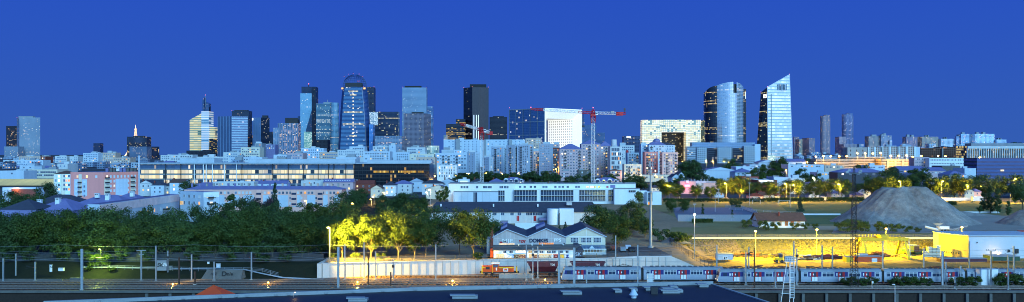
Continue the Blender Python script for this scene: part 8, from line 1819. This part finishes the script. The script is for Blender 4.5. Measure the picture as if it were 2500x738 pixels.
# ================================================================== vehicles
def car(label, px, Y, mat, van=False, heading=0.0, z0=None, group=None):
    x_ = X(px,Y); z0 = terrain(x_,Y)+.05 if z0 is None else z0; t = thing('parked_van' if van else 'parked_car',label,'van' if van else 'car',(x_,Y,z0),group,heading)
    L,W = (5.4,2.0) if van else (4.2,1.75)
    b = MB()
    side = [(-L/2,.35),(L/2,.35),(L/2,.85),(L*.36,1.0),(L*.2,1.95 if van else 1.42),(-L*.48,2.15 if van else 1.42 ) if van else (-L*.28,1.42),(-L/2,2.1 if van else .95)]
    n = len(side)
    for i in range(n):
        j = (i+1)%n; b.face([(side[j][0],-W/2,side[j][1]),(side[j][0],W/2,side[j][1]),(side[i][0],W/2,side[i][1]),(side[i][0],-W/2,side[i][1])])
    b.face([(p[0],-W/2,p[1]) for p in side]); b.face([(p[0],W/2,p[1]) for p in reversed(side)])
    link('body',b.mesh('body',M[mat]),t)
    b = MB(); 
    if van: b.box(L*.12,L*.30,-W/2-.02,W/2+.02,1.15,1.75)
    else: b.box(-L*.25,L*.2,-W/2-.02,W/2+.02,.95,1.32)
    b.face([(L*.355,-W/2+.12,1.04),(L*.355,W/2-.12,1.04),(L*.215,W/2-.2,1.82 if van else 1.36),(L*.215,-W/2+.2,1.82 if van else 1.36)]) ; link('window',b.mesh('window',M['glass']),t)
    for xx_ in (-L*.31,L*.31):
        for s_ in (-1,1): 
            w_ = MB().tube((xx_,s_*(W/2-.2),.33),(xx_,s_*(W/2+.02),.33),.33,n=12); link('wheel',w_.mesh('wheel',M['black']),t)
    return t
for px,Y,m_,van,hd,lab in [(1484,285,'dark',False,1.2,'dark parked car at the wall of the pale gabled house'),(1500,288,'brick',False,1.4,'dark red parked car under the olive tree'),(1521,284,'grey',False,1.5,'grey parked car in the middle of the row under the olive tree'),(1533,290,'bluew',False,1.5,'pale parked car behind the grey one under the olive tree'),(1542,284,'dark',False,1.6,'dark parked car at the far end of the row under the olive tree'),
    (1848,612,'whitep',True,0,'plain white van partly behind the court hedge'),(1874,610,'bluew',True,0,'long pale blue van beside two white vans'),(1900,612,'whitep',True,0,'white van with its cab toward the lamp post, right of the pale blue van'),(2008,613,'whitep',True,3.1,'white van parked behind the hedge under the white street light'),(1772,614,'whitep',False,0,'white car parked by the bright yellow lit tree'),(1745,612,'grey',False,0,'grey car parked left of the bright yellow lit tree'),
    (2050,613,'dark',False,0,'dark car parked by the lattice mast along the street'),(1985,615,'whitep',False,0,'white car behind the hedge before the white gabled house'),(2330,606,'grey',False,0,'grey car parked along the yellow lit garden wall'),
    (1232,360,'whitep',True,.2,'white van parked before the long dark roofed shed')]:
    car(lab,px,Y,m_,van,hd)
t = boxthing('canopy','dark purple canopy tent before the long shed wall near the silo','canopy',1222,1240,541,546,372,4,M['roofp'])
# ================================================================== street lamps of the middle distance
for px,yt,Y,pw,lab in [(1770,448,598,3500,'orange street lamp at the bright yellow lit tree'),(1917,449,598,3200,'orange street lamp between two lit trees, right of the white vans'),(1937,452,598,3000,'orange lamp hidden in the lit tree beside the pale lamp posts'),(2047,450,598,2600,'orange lamp in the lit tree left of the lattice mast'),(2195,443,598,3000,'arched orange street lamp just behind the heap top'),(2302,443,598,4200,'arched orange street lamp right of the gravel heap'),(1630,452,612,2600,'yellow street lamp beside the white office wing'),(2360,452,604,2200,'orange lamp among trees beside the lit gable'),(2479,437,620,2600,'orange street lamp near the right edge among dark trees'),(1985,434,620,2000,'white street light among the street trees'),(2146,460,610,1800,'dim orange lamp by the little white house'),(1655,455,625,2000,'greenish yellow lamp under the street trees near the neon shop'),(2470,462,575,2000,'yellow lamp low behind the slim poplars'),(2395,455,640,1500,'small yellow lamp among trees left of the slim poplars'),(1700,462,612,1800,'small yellow lamp under the broad dark street tree'),(1810,462,606,1600,'small yellow lamp behind the tall lit street tree')]:
    wt = 'white' in lab.split(' ')[0]
    street_lamp(lab,px,yt,Y-7,pw*11,arm=-1.0 if px < 2250 else 1.0,head=.42 if pw > 2000 else .3,mat='lampw' if wt else 'sodium',col=(1,.85,.5) if wt else (1,.58,.04),drop=.9)
for px,yt,Y,pw,lab in [(911,481,560,1200,'orange lamp before the sodium lit house'),(905,487,540,700,'smaller orange lamp beside another before the sodium lit house'),(937,470,600,1400,'orange lamp at the corner of the white house'),(945,471,602,1000,'orange lamp paired with another at the white house'),(745,490,352,500,'yellow lamp hidden in the tree tops under the long pink flats'),(1113,429,880,500,'orange lamp at the small white block base'),(860,497,345,450,'yellow lamp in the low tree at the pink flats corner'),
    (1648,398,950,900,'orange lamp at the corner of the lit brick flats'),(1666,395,960,1500,'first orange lamp of the row under the punched white office'),(1683,394,960,1500,'second orange lamp of the row under the punched white office'),(1691,396,955,1200,'third orange lamp of the row under the punched white office'),(1724,393,960,1500,'orange lamp before the blue gabled hall roof'),(1740,394,960,1500,'orange lamp behind the blue gabled hall'),(1768,395,960,1400,'orange lamp on the road before the dark glass gap'),(1779,396,960,1200,'last orange lamp of the road under the punched white office'),(1919,416,790,1600,'orange lamp before the grey green trees'),(1971,396,940,1500,'orange lamp at the big blue factory hall'),(1990,397,940,1700,'bright orange lamp at the end of the factory wall'),
    (1134,424,870,900,'first orange lamp of the parking strip below the terraced flats'),(1138,424,872,700,'second orange lamp of the parking strip below the terraced flats'),(1142,424,874,700,'third orange lamp of the parking strip below the terraced flats'),(1145,424,876,700,'fourth orange lamp of the parking strip below the terraced flats'),(1154,423,870,900,'lone orange lamp left of the first crane mast'),(1184,423,870,900,'orange lamp directly right of the first crane mast'),(1188,423,872,700,'second orange lamp right of the first crane mast'),(1192,423,874,700,'third orange lamp right of the first crane mast'),(1225,424,870,1200,'bright orange lamp in the middle of the tree strip'),(1266,423,870,1200,'greenish orange lamp at the broad blue flats foot'),(1340,430,840,1000,'small orange lamp at the foot of the bright blue tower'),(1357,413,1000,2200,'strong orange lamp at the foot of the brick red balcony flats'),(1526,424,860,1300,'yellow lamp beside the low house with brown roof'),(1600,428,880,2500,'orange lamp at the arcade of the pink balcony flats'),(1643,426,880,2200,'orange lamp at the right arcade end of the pink balcony flats'),(1565,429,880,1600,'orange lamp at the left arcade end of the pink balcony flats')]:
    street_lamp(lab,px,yt,Y,pw*3,arm=-.6,head=.34 if Y < 700 else .5,group=None,drop=1.2)
t = street_lamp('white floodlight post shining beside the white office',1049,464,545,5200,arm=-.4,head=.6,mat='lampw',col=(1,.9,.6),drop=1.2); street_lamp('smaller white floodlight left of the bright one by the white office',1041,470,546,1200,arm=-.4,head=.35,mat='lampw',col=(1,.9,.6))
# pale tall posts at the sports ground and fences
for px,yt,Y,lab in [(1746,478,480,'thin pale floodlight post in the sports court'),(1830,448,540,'tall pale floodlight post at the goal end of the court'),(1929,453,520,'tall pale floodlight post before the field'),(1902,453,560,'pale lamp post between the white vans and the hedge'),(1754,463,560,'pale post beside the bright yellow lit tree'),(1696,500,430,'thin post at the near end of the court')]:
    x_ = X(px,Y); t = thing('floodlight_post',lab,'floodlight post',(x_,Y,4)); MB().tube((x_,Y,4),(x_,Y,Z(yt,Y)),.16,.1,n=6).build('pole',M['polegrey'],t); MB().box(x_-.7,x_+.7,Y-.2,Y+.2,Z(yt,Y),Z(yt,Y)+.5).build('floodlight',M['grey'],t)
def goal(label,px,Y,w_):
    x_ = X(px,Y); t = thing('football_goal',label,'goal',(x_,Y,4)); MB().tube((x_-w_/2,Y,4),(x_-w_/2,Y,6.4),.07).tube((x_+w_/2,Y,4),(x_+w_/2,Y,6.4),.07).tube((x_-w_/2,Y,6.4),(x_+w_/2,Y,6.4),.07).build('frame',M['whitep'],t); MB().tube((x_-w_/2,Y,6.4),(x_-w_/2,Y+1.5,4),.04).tube((x_+w_/2,Y,6.4),(x_+w_/2,Y+1.5,4),.04).build('stay',M['whitep'],t)
goal('white football goal near the long hedge',1847,560,5); goal('wider white goal in front of the vans hedge',1914,556,7)
hp = lambda px,Y: (X(px,Y),Y,4.0)
railing('pale mesh fence along the near side of the sports court',[hp(1655,412),hp(1760,412),hp(1862,412)],hgt=3.2,step=4,rails=(.1,1.6,3.1),name='fence',cat='fence',mesh=M['wirel'])
railing('white barred fence running back along the right side of the sports court',[hp(1866,414),hp(1848,460),hp(1810,515),hp(1770,522)],hgt=1.5,step=3,mat='whitep',rails=(.2,.8,1.45),name='fence',cat='fence',mesh=M['wirel'])
railing('low white rail around the playing field behind the bungalow',[hp(1780,500),hp(1900,470),hp(1960,462)],hgt=1.1,step=5,mat='whitep',rails=(.5,1.05),name='fence',cat='fence')
railing('wire fence across the gravel yard above the white hall roof',[hp(2350,346),hp(2420,346),hp(2560,346)],hgt=1.5,step=4,mat='dark',rails=(.1,1.45),name='fence',cat='fence',mesh=M['wire'])
tag(MB().box(X(1945,455),X(2052,455),455,455.5,4,4.8).build('terrace_wall',M['white']),'low white terrace wall on the field behind the bungalow','wall')
tag(MB().box(X(2330,470),X(2440,470),470,470.4,4,4.9).build('field_wall',M['offwhite']),'dotted pale low wall across the field left of the rough gravel heap','wall')
# aeroplane light and street pieces left out of reach: nothing else
for o in list(COL.objects):
    if '_loc' in o.keys(): del o['_loc']
